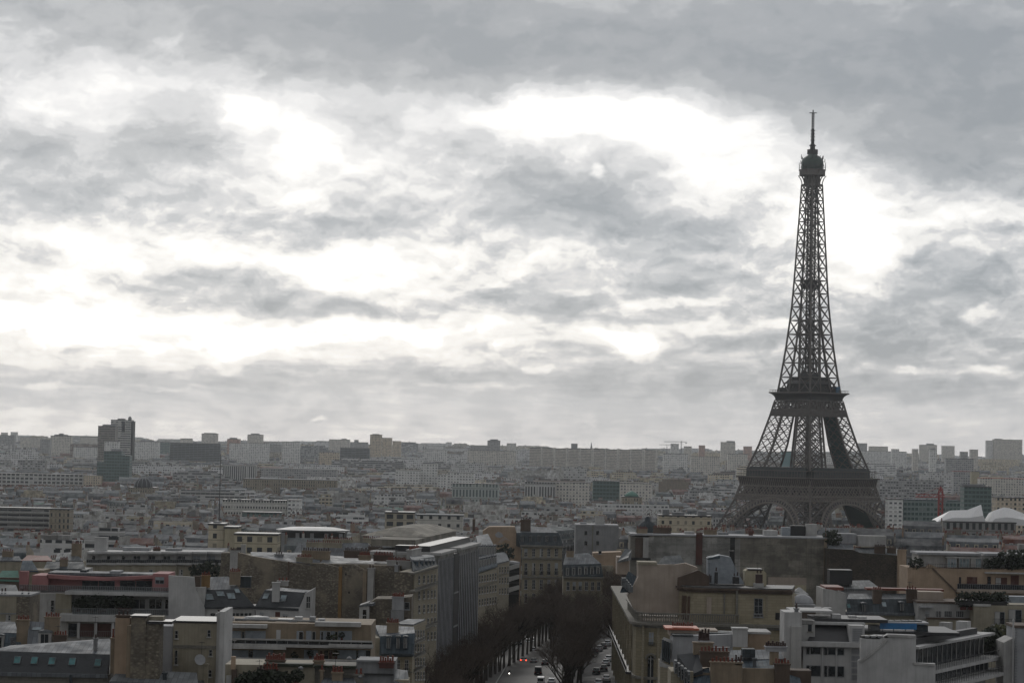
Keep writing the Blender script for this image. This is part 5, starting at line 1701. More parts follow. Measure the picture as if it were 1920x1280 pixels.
    def chimney(s, x0, y0, x1, y1, d, dep, mat, pots=0, pot='pot', cap=True, ph=0.52, bottom=None):
        a, b, z0, z1 = s.rect(x0, y0, x1, y1, d)
        if bottom is not None: z0 = bottom
        m = MB(); m.box(a, b, d, d + dep, z0, z1)
        if cap: m.box(a - .12, b + .12, d - .12, d + dep + .12, z1 + .001, z1 + .2)
        c = m.build('chimney', Mt[mat], s.root)
        key = ('potmesh', pot)
        if pots and key not in Mt:
            t = MB(); t.lathe([(.15, 0), (.16, .1), (.12, .15), (.11, .7), (.14, .72), (.14, .8), (.08, .8)], n=7)
            Mt[key] = t.mesh('chimney_pot', [Mt[pot]])
        long_x = (b - a) >= dep
        s.na = getattr(s, 'na', 0) + 1
        if z1 - z0 > 1.0 and (s.na + int(px_seed(x0))) % 2 == 0:
            m = MB(); xm, h = a + (b - a) * .3, 1.6 + (int(x0) % 4) * .5
            m.bar((xm, d + dep * .5, z1), (xm, d + dep * .5, z1 + h), .05)
            for i in range(5): m.bar((xm - .45 + i * .04, d + dep * .5 - .3 + i * .15, z1 + h - .15), (xm + .45 - i * .04, d + dep * .5 - .3 + i * .15, z1 + h - .15), .03)
            m.bar((xm, d + dep * .5 - .35, z1 + h - .15), (xm, d + dep * .5 + .35, z1 + h - .15), .04)
            m.build('aerial', Mt['black'], c)
        for i in range(pots):
            o = bpy.data.objects.new('chimney_pot', Mt[key]); COL.objects.link(o); o.parent = c
            f = (i + .5) / pots
            o.location = (a + (b - a) * f, d + dep / 2, z1 + .2) if long_x else ((a + b) / 2, d + dep * f, z1 + .2)
            k = ph / .75 * (1.0 + .25 * math.sin(i * 2.7 + a))
            o.scale = (1.1, 1.1, k)
        return c

    def rail(s, x0, y0, x1, y1, d, n, mat='black', w=.06, name='railing', infill=False):
        a, b, z0, z1 = s.rect(x0, y0, x1, y1, d)
        m = MB()
        m.box(a, b, d - w / 2, d + w / 2, z1 - w, z1); m.box(a, b, d - w / 2, d + w / 2, z0, z0 + w * .8)
        for i in range(n + 1):
            x = a + (b - a) * i / n
            m.box(x - w * .35, x + w * .35, d - w * .3, d + w * .3, z0 + w * .8 + .001, z1 - w - .001)
        r = m.build(name, Mt[mat], s.root)
        if infill:
            m = MB(); m.box(a, b, d + w, d + w + .03, z0 + .05, z1 - .08); m.build('panel', Mt[infill], r)
        return r

    def bush(s, px, py, d, r, n=220, mat='foliage', seed=1, base=None):
        x, z = s.q(px, py, d)
        rg = random.Random(seed + int(px * 7 + py)); m = MB()
        for i in range(n):
            v = Vector((rg.gauss(0, 1), rg.gauss(0, 1), rg.gauss(0, 1)))
            v = v.normalized() * r * rg.uniform(.35, 1.08) ** .6
            c = Vector((x, d, z)) + Vector((v.x * 1.15, v.y * .8, v.z))
            t = r * rg.uniform(.14, .28); a = Vector((rg.uniform(-1, 1), rg.uniform(-1, 1), rg.uniform(-1, 1))).normalized(); b = a.orthogonal().normalized()
            m.poly([c - a * t, c + b * t * .8, c + a * t, c - b * t * .8])
        w = s.loc(Vector((0, 0, 0)))
        o = empty('shrub', s.o + s.r * x + s.n * d + Vector((0, 0, z - r)), s.yaw, None, 'shrub')
        mm = MB(); mm.v = [(p[0] - x, p[1] - d, p[2] - (z - r)) for p in m.v]; mm.f = m.f; mm.m = m.m
        mm.build('foliage', Mt[mat], o)
        st = MB(); st.tube((0, 0, -.4), (0, 0, r), .06, .03, 5); st.box(-r * .35, r * .35, -r * .3, r * .3, -.45, .1); st.build('planter', Mt['redbrown'], o)
        return o

    def dormer(s, x0, y0, x1, y1, d, dep, mat, roof, frame='white2', nx=2):
        a, b, z0, z1 = s.rect(x0, y0, x1, y1, d)
        m = MB(); m.box(a, b, d, d + dep, z0, z1)
        o = m.build('dormer', Mt[mat], s.root)
        m = MB(); h = (b - a) * .16
        m.prism([(a - .1, z1), (b + .1, z1), (b + .02, z1 + h), ((a + b) / 2, z1 + h * 1.6), (a - .02, z1 + h)], d - .12, d + dep); m.build('dormer_roof', Mt[roof], o)
        m = MB(); w = (b - a) * .16; hz = (z1 - z0)
        m.box(a + w, b - w, d - .03, d + .02, z0 + hz * .06, z1 - hz * .1); m.build('window', Mt['glass'], o)
        m = MB(); t = .06
        for x in (a + w, b - w - t, (a + b) / 2 - t / 2):
            m.box(x, x + t, d - .07, d - .031, z0 + hz * .06, z1 - hz * .1)
        m.build('frame', Mt[frame], o)

    def foot(s, px0, px1, dep):
        a, b = s.q(px0, 1120)[0], s.q(px1, 1120)[0]
        pts = [s.o + s.r * x + s.n * d for x in (a, b) for d in (0, dep)]
        FOOT.append((min(p.x for p in pts), max(p.x for p in pts), min(p.y for p in pts), max(p.y for p in pts)))

    def land(s, name, px0, px1, py):
        LAND.append((name, (px0 + px1) / 2, py, (px1 - px0) / 2))


def near_left():
    # slate mansard with five skylights, bottom left corner
    b = Bld('slate_roof_house', 'slate mansard house with five teal skylights at the bottom left corner', 0, 322, cat='house')
    b.box(-40, 1262, 203, None, .2, 13, 'stone_grey')
    b.slope((-46, 1258), (201, 1263), (206, 1226), (-20, 1219), 0, 2.4, 'slate', 'slate_slope')
    for x0, y0, x1, y1 in ((27, 1231, 38, 1243), (59, 1232, 70, 1244), (92, 1233, 103, 1245), (130, 1234, 141, 1246), (178, 1236, 189, 1248)):
        b.skylight(x0, y0, x1, y1, skew=1.2, glass='glass_teal')
    b.slope((-20, 1219), (206, 1226), (207, 1196), (20, 1209), 2.4, 9.5, 'zinc', 'zinc_top')
    b.skylight(186, 1203, 199, 1211, skew=1, glass='glass')
    b.box(-46, 1261, 202, 1268, -.35, .2, 'zinc', 'gutter')
    b.box(130, 1264, 135, 1290, -.55, -.36, 'zinc_dark', 'downpipe')
    b.chimney(175, 1198, 182, 1218, 3.6, .5, 'grey', 1, 'pot_dark')
    b.chimney(207, 1198, 236, 1262, 1.0, 1.6, 'tan', 6, 'pot', ph=.9)
    b.chimney(221, 1200, 236, 1255, .6, .38, 'peach', 0, cap=False)
    b.foot(-30, 240, 13)
    b = Bld('zinc_lean_to', 'low zinc lean-to roof beside the slate mansard at the bottom edge', 212, 316, cat='roof house')
    b.slope((205, 1276), (372, 1284), (369, 1260), (222, 1254), 0, 5, 'zinc_pale')
    b.box(205, 1281, 372, None, .1, 6, 'dark')
    b.chimney(305, 1263, 312, 1276, 1.5, .5, 'zinc_dark', 0)
    # blue zinc mansard behind it
    b = Bld('blue_mansard_house', 'small blue zinc mansard with a white window, left edge above the slate roof', 0, 375, cat='house')
    b.box(-30, 1228, 48, None, .3, 10, 'stone')
    b.slope((-40, 1226), (46, 1228), (34, 1186), (-34, 1184), 0, 2, 'zinc_blue', 'mansard')
    b.slope((-34, 1184), (34, 1186), (28, 1165), (-20, 1164), 2, 8, 'zinc', 'zinc_top')
    b.dormer(-8, 1191, 6, 1217, .5, 1.6, 'white2', 'zinc')
    b.skylight(20, 1195, 29, 1208, k=0, skew=-1, glass='glass')
    b.chimney(31, 1163, 53, 1208, 1.2, 1.0, 'tan', 5, 'pot')
    b.foot(-30, 60, 10)
    b = Bld('zinc_dormer_house', 'zinc roof with one white dormer between two chimneys behind the slate mansard', 52, 372, cat='house')
    b.box(50, 1222, 125, None, .3, 10, 'stone')
    b.slope((50, 1216), (125, 1222), (96, 1166), (54, 1164), 0, 6, 'zinc', 'zinc_top')
    b.skylight(61, 1176, 77, 1181, skew=.6, glass='glass_pale')
    b.dormer(72, 1186, 95, 1208, .8, 2.5, 'white2', 'zinc_pale')
    b.chimney(83, 1158, 110, 1204, 2.0, 1.1, 'tan', 6, 'pot')
    b.chimney(100, 1192, 124, 1212, .4, .9, 'brown', 5, 'pot')
    b.foot(50, 125, 10)
    # rubble and plaster gable, far left
    b = Bld('rubble_gable_house', 'flat topped house with half plaster half rubble gable at the left edge', 0, 430, cat='house')
    b.box(-30, 1116, 31, None, 0, 9, 'beige')
    b.box(31, 1116, 56, None, -.15, 9, 'rubble')
    b.box(-30, 1113.5, 57, 1117, -.25, 9, 'grey', 'coping')
    b.win(11, 1152, 20, 1163)
    for x in (2, 8, 40, 52):
        b.chimney(x, 1110, x + 3, 1114, 1.5, .4, 'grey', 1, 'pot_dark', cap=False)
    b.box(-30, 1148, 32, 1150.5, -.1, 0, 'grey', 'string_course')
    b.foot(-30, 57, 9)
    b = Bld('white_roof_house', 'low house with a pale zinc slope tucked behind the rubble gable at the left edge', 0, 470, cat='house')
    b.box(-20, 1112, 36, None, .2, 8, 'white2'); b.slope((-20, 1112), (36, 1112), (30, 1096), (-20, 1093), 0, 5, 'zinc_pale')
    # pink penthouse on white terraces
    b = Bld('terraced_apartments', 'white terraced apartment block crowned by a pink penthouse with dark glazing', 57, 452, cat='apartment block')
    b.box(112, 1152, 348, None, -3.0, 1, 'white2', 'lower_wall')
    b.box(57, 1112, 134, None, .0, 12, 'white2', 'wall'); b.box(104, 1112, 134, 1150, -.4, 0, 'beige', 'corner_wall')
    b.box(134, 1112, 345, None, 1.0, 12, 'white2', 'wall')
    b.win(88, 1124, 102, 1148); b.win(55, 1126, 61, 1143)
    b.box(122, 1109.5, 352, 1116, -2.2, 13, 'white', 'terrace_slab')
    b.box(112, 1153, 348, 1166, -4.4, -3.0, 'white', 'balcony_front')
    for x0, x1 in ((128, 144), (149, 176), (181, 208)):
        b.win(x0, 1168, x1, 1193, -3.0, 1, 1, None, 'redblind' if x0 > 140 else 'glass', name='window')
    for x in (144.5, 177, 209):
        b.box(x, 1166, x + 4.5, 1196, -4.2, -3.7, 'white', 'column')
    b.rail(128, 1182, 212, 1194, -3.8, 24, 'grey', .05)
    for x0, x1 in ((250, 273), (279, 304), (309, 322)):
        b.win(x0, 1122, x1, 1141, 1.0, 2, 1, 'white')
    b.box(248, 1113, 330, 1118, -.8, 1.0, 'white', 'awning')
    b.win(200, 1124, 215, 1140, 1.0, 1, 1, 'grey')
    b.rail(136, 1141, 350, 1153, -3.9, 60, 'grey', .05, infill='rail_glass'); b.rail(92, 1141, 136, 1153, -1.8, 12, 'grey', .05)
    # penthouse
    b.box(153, 1085, 290, 1110, 4, 11, 'pink', 'penthouse_wall'); b.box(60, 1078, 90, 1106, 2.6, 11, 'pink', 'penthouse_wall'); b.box(36, 1070, 52, 1107, 2.2, 3.4, 'pink', 'pier')
    b.box(90, 1084, 154, 1108, 5, 11, 'pink', 'penthouse_wall')
    b.box(286, 1075, 316, 1107, 2.2, 11, 'pink', 'penthouse_wall'); b.box(315, 1094, 336, 1107, 1.4, 9, 'pink', 'parapet')
    b.shape([(88, 1076), (132, 1079), (200, 1082), (287, 1078), (287, 1084), (200, 1088), (128, 1086), (88, 1083)], 2.6, 11.5, 'pink', 'roof_fascia')
    b.box(90, 1074, 288, 1079, 4, 11, 'zinc', 'zinc_top')
    for x0, x1 in ((154, 184), (185, 215), (225, 254), (255, 285)):
        b.win(x0, 1088, x1, 1109, 4, 2, 1, 'black', sill=False)
    b.win(291, 1081, 308, 1094, 2.2, 2, 1, 'grey', sill=False)
    b.rail(36, 1098, 334, 1110, -1.9, 90, 'grey', .05, infill='rail_glass')
    b.box(205, 1070, 225, 1077, 5, 9, 'greylight', 'rooftop_plant'); b.box(150, 1068, 162, 1078, 6, 9, 'zinc_dark', 'rooftop_plant')
    for i, (x, y, r) in enumerate(((148, 1131, 1.0), (160, 1130, 1.3), (172, 1128, 1.5), (186, 1127, 1.6), (195, 1130, 1.2), (226, 1127, 1.3), (236, 1126, 1.4), (244, 1131, .9))):
        tag(b.bush(x, y, -1.6, r), 'dark clipped shrub number %s along the terrace below the pink penthouse' % ['one', 'two', 'three', 'four', 'five', 'six', 'seven', 'eight'][i] if False else ['low dark shrub at the left end of the planted terrace under the pink penthouse', 'round dark shrub next to the end shrub on the pink penthouse terrace', 'third dark shrub from the left end of the pink penthouse terrace', 'tallest dark shrub in the middle of the pink penthouse terrace', 'dark shrub right of the tallest one on the pink penthouse terrace', 'dark shrub just right of the small terrace window under the penthouse', 'full dark shrub beside the wide windows under the penthouse', 'small dark shrub touching the wide windows under the penthouse'][i], 'shrub', 'shrubs on the penthouse terrace')
    b.land('pink penthouse', 57, 350, 1085); b.foot(36, 350, 13)
    # white party wall and slate houses right of it
    b = Bld('white_gable_house', 'slate roof with three skylights behind a tall white party wall', 316, 442, cat='house')
    b.shape([(316, 1078), (364, 1081), (366, 1104), (384, 1140), (384, 1165), (316, 1165)], 0, .6, 'white', 'party_wall'); b.box(318, 1100, 384, None, .6, 10, 'white2')
    b.slope((381, 1138), (478, 1136), (450, 1104), (366, 1105), .3, 3, 'slate', 'slate_slope')
    for x0, y0, x1, y1 in ((386, 1114, 399, 1124), (407, 1109, 420, 1117), (427, 1112, 440, 1122), (441, 1104, 449, 1111)):
        b.skylight(x0, y0, x1, y1, k=0, skew=-1.6, glass='glass_pale')
    b.slope((366, 1105), (450, 1104), (428, 1080), (364, 1082), 3, 9, 'zinc', 'zinc_top')
    b.box(382, 1137, 478, None, .6, 10, 'white2', 'wall')
    for x0, x1 in ((394, 404), (426, 433), (434, 441), (442, 449), (450, 457), (458, 465), (466, 472)):
        b.win(x0, 1148, x1, 1161, .6, 1, 2)
    b.chimney(363, 1081, 376, 1103, 2.2, .5, 'brown', 0); b.chimney(377, 1080, 393, 1101, 3.0, .8, 'ochre', 4, 'pot')
    b.chimney(430, 1073, 450, 1096, 4, 1, 'tan', 6, 'pot'); b.chimney(450, 1082, 470, 1101, 5, 1, 'zinc_dark', 0)
    b.foot(316, 478, 11)
    b = Bld('slate_house', 'small white house with a slate roof and white chimney beside the rubble wall', 480, 438, cat='house')
    b.box(480, 1137, 562, None, .2, 8, 'white'); b.slope((478, 1136), (561, 1142), (570, 1110), (497, 1105), 0, 3.2, 'slate', 'slate_slope')
    b.slope((497, 1105), (570, 1110), (584, 1106), (520, 1100), 3.2, 8, 'zinc', 'zinc_top')
    b.skylight(494, 1113, 503, 1122, k=0, skew=1.8, glass='glass_pale'); b.skylight(526, 1116, 536, 1127, k=0, skew=1.8, glass='glass_pale')
    b.shape([(560, 1142), (572, 1112), (585, 1105), (585, 1152), (560, 1154)], -.2, 8, 'white', 'gable_wall', True); b.win(574, 1117, 582, 1140, -.2, 2, 2)
    b.chimney(510, 1093, 524, 1128, .9, .9, 'white', 0); b.chimney(520, 1090, 540, 1098, 2.4, .9, 'white2', 3, 'pot')
    b.win(487, 1147, 495, 1156, .2); b.win(516, 1146, 525, 1158, .2, 1, 1, None, 'redblind'); b.win(530, 1150, 540, 1158, .2)
    b.foot(480, 585, 9)
    # long rubble party wall
    b = Bld('rubble_wall_houses', 'long rubble party wall with an ochre flue, backing onto zinc roofs', 745, 462, -0.28, cat='house')
    pts = [(446, 1035), (472, 1042), (585, 1061), (604, 1055), (640, 1065), (644, 1065), (662, 1057), (690, 1071), (700, 1071), (722, 1065), (745, 1078), (758, 1100), (772, 1120)]
    b.shape(pts, 0, 1.0, 'rubble', 'party_wall', True)
    b.box(634, 1062, 640, 1168, -.25, -.02, 'ochre', 'flue'); b.box(680, 1068, 687, 1130, -.15, 0, 'tan', 'buttress')
    b.box(539, 1052, 542, 1110, -.12, 0, 'brown', 'downpipe')
    for x, y in ((647, 1074), (653, 1108), (710, 1115)):
        b.win(x, y, x + 3, y + 4, 0, 1, 1, None, 'dark', sill=False)
    b.chimney(689, 1066, 700, 1128, -.9, .9, 'white2', 2, 'pot_dark'); b.chimney(739, 1060, 746, 1116, -.8, .8, 'greylight', 1, 'pot_dark')
    b.slope((470, 1042), (600, 1060), (600, 1036), (470, 1034), 1.0, 12, 'zinc', 'zinc_roof'); b.slope((600, 1056), (745, 1080), (770, 1052), (610, 1040), 1.0, 12, 'zinc_pale', 'zinc_roof'); b.box(470, 1056, 750, None, 1.0, 12, 'rubble')
    for args in ((555, 1046, 582, 1060, 2.0, 1.2, 'beige', 8, 'pot'), (566, 1034, 616, 1052, 6.0, 1.0, 'tan', 12, 'pot_dark'), (645, 1034, 690, 1046, 5.0, 1.0, 'brown', 12, 'pot_dark'), (672, 1042, 692, 1050, 3.0, 1.1, 'tan', 8, 'pot'), (725, 1052, 770, 1066, 2.0, 1.3, 'white2', 14, 'pot'), (700, 1042, 735, 1052, 7.0, 1.0, 'brown', 12, 'pot')):
        b.chimney(*args)
    b.chimney(515, 1040, 528, 1050, 4, 1, 'grey', 3, 'pot_dark')
    b.land('long rubble party wall', 470, 770, 1060); b.foot(446, 770, 13)
    b = Bld('rubble_chimney_house', 'narrow rubble gable with two tall pale chimney breasts beside the curved terrace', 415, 560, cat='house')
    b.shape([(412, 1080), (415, 1036), (431, 1036), (432, 1080)], 0, 6, 'rubble', 'gable_wall', True)
    b.chimney(431, 1033, 449, 1075, -.8, .8, 'white2', 7, 'pot_dark'); b.box(449, 1040, 470, None, .2, 6, 'beige', 'wall')
    b.chimney(452, 1022, 460, 1045, .5, .8, 'white2', 0); b.slope((425, 1085), (474, 1100), (452, 1076), (440, 1074), -3, 0, 'zinc_dark', 'lean_to')
    b.foot(412, 472, 7)
    # curved terrace block
    b = Bld('curved_terrace_block', 'long curved block with a glazed roof terrace and awning line behind the pink penthouse', 162, 600, cat='apartment block')
    n = 9
    for i in range(n):
        x0, x1 = 162 + 253 * i / n, 162 + 253 * (i + 1) / n
        dd = 3.5 * ((i - 4) / 4.5) ** 2
        b.box(x0, 1057 + 2 * math.sin(i * .35), x1, None, dd, 14, 'beige', 'wall')
        b.box(x0, 1036, x1, 1056, dd + 2.5, 13, 'white2', 'penthouse_wall')
        b.box(x0, 1034, x1, 1038, dd + .6, 13, 'white', 'roof_slab')
        b.box(x0, 1054.5, x1, 1058.5, dd - .6, dd + .5, 'white2', 'terrace_slab')
        b.win(x0 + 3, 1041, x1 - 11, 1055, dd + 2.5, 2, 1, 'white'); b.rail(x0, 1048, x1, 1055, dd - .5, 7, 'grey', .06, infill='glass')
        if i % 2 == 0: b.win(x0 + 5, 1067, x0 + 12, 1077, dd)
    b.chimney(177, 1008, 200, 1036, 6, 1.5, 'white', 0); b.box(230, 1026, 280, 1036, 6, 9, 'greylight', 'rooftop_plant'); b.box(310, 1028, 338, 1036, 5, 9, 'grey', 'rooftop_plant'); b.chimney(287, 1030, 300, 1036, 5, 1, 'brown', 6, 'pot')
    b.land('curved terrace block', 162, 415, 1040); b.foot(160, 416, 15)
    tag(b.bush(374, 1072, -2.5, 2.2), 'broad dark shrub at the left of the rubble gable on the curved terrace', 'shrub', 'shrubs near the rubble gable'); tag(b.bush(394, 1070, -2.5, 2.4), 'dark shrub touching the rubble gable on the curved terrace', 'shrub', 'shrubs near the rubble gable')
    # red tiled roofs far left
    b = Bld('red_tile_house', 'low house with a bright red tile strip and zinc slopes at upper left', 20, 640, cat='house')
    b.box(-20, 1052, 150, None, .2, 9, 'beige'); b.slope((40, 1050), (98, 1050), (90, 1041), (52, 1040), 0, 4, 'tile', 'tile_roof'); b.slope((104, 1050), (156, 1050), (140, 1034), (108, 1036), 0, 6, 'zinc_pale', 'zinc_roof'); b.slope((-20, 1050), (40, 1050), (36, 1042), (-20, 1040), 0, 4, 'zinc', 'zinc_roof')
    b.chimney(134, 1020, 152, 1046, 3, 1.2, 'tan', 5, 'pot'); b.chimney(4, 1034, 24, 1048, 3, 1, 'tan', 6, 'pot'); b.foot(-20, 156, 10)
    b = Bld('patina_roof_house', 'house with a small bright green copper roof at the left edge', 0, 560, cat='house')
    b.box(-20, 1082, 36, None, .2, 8, 'brown'); b.slope((-10, 1086), (36, 1088), (34, 1069), (4, 1069), 0, 4, 'green_patina', 'copper_roof'); b.slope((38, 1068), (72, 1070), (60, 1050), (42, 1050), 0, 5, 'zinc_blue', 'zinc_roof'); b.box(36, 1068, 82, None, .2, 8, 'tan', 'wall')
    b.foot(-20, 82, 9)
    b = Bld('zinc_row_house', 'low zinc roofed house between the copper roof and the curved terrace', 84, 570, cat='house')
    b.box(82, 1066, 162, None, .2, 9, 'white2'); b.slope((82, 1066), (160, 1066), (156, 1052), (88, 1052), 0, 6, 'zinc_dark'); b.win(100, 1068, 110, 1078); b.win(128, 1068, 136, 1078); b.chimney(112, 1050, 126, 1062, 2, 1, 'tan', 5, 'pot'); b.foot(82, 162, 9)


def near_left2():
    # beige house with small windows and rubble chimney wall
    b = Bld('beige_house', 'plain beige house with five small windows and a bright white side wall', 325, 326, cat='house')
    b.box(325, 1166, 408, None, 0, 9, 'beige'); b.box(322, 1163.5, 410, 1167, -.15, 9, 'black', 'coping'); b.box(325, 1209, 408, 1215, -.12, 0, 'stone_grey', 'string_course')
    for x0, y0, x1, y1 in ((328, 1181, 334, 1196), (389, 1180, 395, 1193), (328, 1218, 333, 1245), (392, 1217, 398, 1229), (391, 1255, 397, 1268)):
        b.win(x0, y0, x1, y1, 0, 1, 2)
    b.box(407, 1147, 412, None, -.4, 9, 'white2', 'side_wall'); b.box(412, 1146, 421, None, -.6, 9, 'white', 'side_wall'); b.box(300, 1173, 324.5, None, .2, 9, 'greylight', 'wall')
    b.chimney(406, 1152, 413, 1168, .5, .6, 'white', 1, 'pot_dark'); b.chimney(371, 1246, 389, 1290, -2.4, .8, 'beige', 1, 'pot_dark')
    m = MB(); x, z = b.q(374, 1237, -2.2); m.lathe([(.1, 0), (.55, .12), (.75, .3)], n=14); d = m.build('satellite_dish', Mt['greylight']); d.location = b.o + b.r * x + b.n * -2.2 + Vector((0, 0, z)); d.rotation_euler = (1.2, 0, .4); tag(d, 'pale satellite dish fixed in front of the beige house wall', 'satellite dish')
    b.foot(300, 421, 9); b.land('beige house', 325, 420, 1200)
    b = Bld('rubble_stack_house', 'tall rubble chimney wall with a flat cap between slate roof and beige house', 245, 318, cat='house')
    b.box(246, 1156, 274, None, -.5, 3, 'rubble', 'wall'); b.box(274, 1169, 300, None, -.35, 3, 'rubble', 'wall'); b.box(238, 1172, 246, None, -.2, 3, 'tan', 'wall')
    b.box(244, 1153.5, 276, 1156.5, -.7, 3.2, 'black', 'coping'); b.box(275, 1164, 322, 1169, -.6, 3.4, 'flat_black', 'coping'); b.box(276, 1155, 306, 1164, 1, 3, 'beige', 'wall'); b.box(216, 1158, 243, None, 1.2, 5, 'peach', 'wall'); b.chimney(218, 1155, 242, 1160, 1.4, 1, 'brown', 3, 'pot_dark')
    b.foot(216, 322, 5)
    # building of long balconies
    b = Bld('balcony_apartments', 'apartment block with two long balcony decks and pale blue-grey shutters', 420, 352, cat='apartment block')
    b.box(420, 1168, 696, None, 0, 12, 'tan'); b.box(418, 1170, 500, 1176.5, -1.5, .2, 'white2', 'roof_slab'); b.box(590, 1166, 676, 1174, -1.5, .2, 'white2', 'roof_slab')
    for x0, x1, m in ((421, 452, 'paleblind'), (460, 498, 'paleblind'), (556, 568, 'paleblind'), (574, 584, 'paleblind'), (600, 628, 'paleblind'), (634, 660, 'paleblind')):
        b.win(x0, 1182, x1, 1199, 0, 1, 1, None, m, 'shutter', sill=False)
    for x0, x1 in ((453, 459), (560, 569), (585, 592), (602, 606), (612, 620), (628, 633)):
        b.win(x0, 1183, x1, 1199, -.04, 1, 1, 'white2', sill=False)
    b.win(518, 1180, 526, 1197, 0, 1, 1, None, 'white', 'door', sill=False)
    b.box(420, 1198, 698, 1200.5, -2.2, -2.0, 'white2', 'handrail'); b.box(420, 1208, 698, 1213, -2.3, .0, 'white2', 'balcony_deck'); b.rail(420, 1200, 698, 1208, -2.05, 14, 'grey', .1, 'balcony_railing', infill='glass')
    b.box(420, 1211, 536, 1216, -2.6, -2.32, 'white2', 'awning_box'); b.box(616, 1207, 700, 1213, -2.6, -2.32, 'white2', 'awning_box')
    for x0, x1, m in ((421, 466, 'paleblind'), (474, 512, 'paleblind'), (570, 596, 'paleblind'), (632, 668, 'paleblind'), (672, 690, 'paleblind')):
        b.win(x0, 1218, x1, 1234, 0, 1, 1, None, m, 'shutter', sill=False)
    for x0, x1, m in ((467, 473, 'glass'), (600, 604, 'redblind'), (608, 615, 'glass'), (617, 622, 'redblind'), (668, 672, 'glass'), (686, 694, 'glass')):
        b.win(x0, 1219, x1, 1234, -.04, 1, 1, None, m, sill=False)
    b.box(420, 1234, 715, 1237, -2.6, -2.4, 'white2', 'handrail'); b.box(420, 1246, 715, 1252, -2.7, 0, 'grey', 'balcony_deck'); b.rail(420, 1237, 715, 1246, -2.45, 20, 'grey', .1, 'balcony_railing', infill='glass')
    for i, (x, y, r, mt) in enumerate(((438, 1199, .35, 'foliage'), (616, 1196, .38, 'foliage'), (626, 1193, .42, 'foliage2'), (641, 1190, .45, 'foliage'), (552, 1228, .55, 'foliage'), (582, 1224, .5, 'foliage'), (630, 1224, .5, 'foliage2'))):
        tag(b.bush(x, y, -1.2, r, 130, mt), ['small potted shrub at the left end of the upper long balcony', 'low shrub left of the yellowish one on the upper long balcony', 'yellowish potted shrub on the upper long balcony', 'dark palm-like shrub at the right of the upper long balcony', 'dark shrub beside a tan pier on the lower long balcony', 'broad dark shrub in the middle of the lower long balcony', 'yellowish shrub right of the red-brown shutters on the lower long balcony'][i], 'shrub', 'potted shrubs on the long balconies')
    # clutter on its roof
    for x0, y0, x1, y1, d, m in ((424, 1157, 436, 1169, 2, 'greylight'), (440, 1161, 462, 1166, 3, 'steel'), (463, 1158, 492, 1163, 4, 'white'), (462, 1165, 500, 1169, 2, 'white2'), (502, 1161, 516, 1170, 3, 'greylight'), (520, 1160, 548, 1167, 4, 'steel'), (552, 1156, 566, 1163, 6, 'white'), (580, 1156, 590, 1168, 3, 'grey'), (596, 1160, 608, 1168, 3, 'greylight'), (540, 1164, 556, 1170, 2, 'grey')):
        b.box(x0, y0, x1, y1, d, d + 2, m, 'rooftop_plant')
    m = MB(); x, z = b.q(480, 1161, 4); m.lathe([(1.9, z - .6), (2.1, z), (1.7, z + .35), (.3, z + .5)], x, 5.5, 18); m.build('ventilator', Mt['steel'], b.root, True)
    for y, d in ((1160, 2.5), (1162, 5)):
        m = MB(); a = b.q(440, y, d); c = b.q(600, y + 4, d); m.tube((a[0], d, a[1]), (c[0], d, c[1]), .16, n=6); m.build('duct', Mt['steel'], b.root)
    b.foot(420, 700, 13); b.land('long balcony block', 420, 700, 1190)
    # zinc ridge with long stacks of pots before the oval roof
    b = Bld('zinc_ridge_house', 'long zinc roof ridge with tan chimney stacks in front of the shiny oval roof', 560, 640, -.12, 'house', py=1030)
    b.slope((545, 1048), (700, 1050), (690, 1018), (560, 1016), 0, 9, 'zinc', 'zinc_roof'); b.slope((700, 1050), (812, 1048), (800, 1024), (704, 1016), .5, 9, 'zinc_pale', 'zinc_roof'); b.box(545, 1046, 812, None, .6, 10, 'stone_grey')
    for a in ((574, 1018, 640, 1026, 4, 1.2, 'beige', 16, 'pot'), (606, 1012, 660, 1018, 9.5, 1.2, 'beige', 14, 'pot'), (680, 1010, 720, 1017, 9.5, 1, 'beige', 10, 'pot'), (742, 1014, 806, 1022, 8, 1.2, 'beige', 15, 'pot'), (690, 1026, 716, 1034, 5, 1, 'brown', 8, 'pot_dark'), (770, 1006, 805, 1013, 11, 1, 'cream', 9, 'pot')):
        b.chimney(*a)
    b.skylight(600, 1033, 612, 1038, k=0, glass='glass_pale'); b.skylight(730, 1032, 742, 1037, k=1, glass='glass_pale')
    b.foot(545, 812, 11)
    # corner mansard on the avenue
    b = Bld('corner_mansard_house', 'corner house with a blue zinc mansard and three dormers above yellow stone', 700, 372, cat='house')
    b.box(716, 1228, 773, None, 0, 11, 'stone'); b.box(700, 1195, 722, None, 1.5, 11, 'beige', 'wall')
    b.slope((716, 1228), (774, 1225), (778, 1186), (712, 1192), -.2, 1.6, 'zinc_blue', 'mansard'); b.slope((712, 1192), (778, 1186), (776, 1174), (703, 1171), 1.6, 9, 'zinc', 'zinc_top')
    for x0, x1 in ((724, 733), (742, 750), (756, 764)):
        b.dormer(x0, 1193, x1, 1216, -.1, 2.0, 'zinc_blue', 'zinc_pale', 'white')
    b.box(714, 1225, 775, 1229.5, -.7, .1, 'zinc_dark', 'cornice'); b.chimney(725, 1169, 747, 1186, 4, 1, 'tan', 6, 'pot')
    for x0, x1 in ((744, 750), (759, 766)):
        b.win(x0, 1236, x1, 1256, 0, 2, 3)
    b.win(744, 1264, 750, 1286, 0, 2, 3); b.win(759, 1264, 766, 1286, 0, 2, 3); b.box(716, 1258, 773, 1260, -.35, 0, 'stone_grey', 'string_course')
    b.rail(756, 1252, 769, 1258, -.4, 8, 'black', .05); b.foot(700, 775, 11)
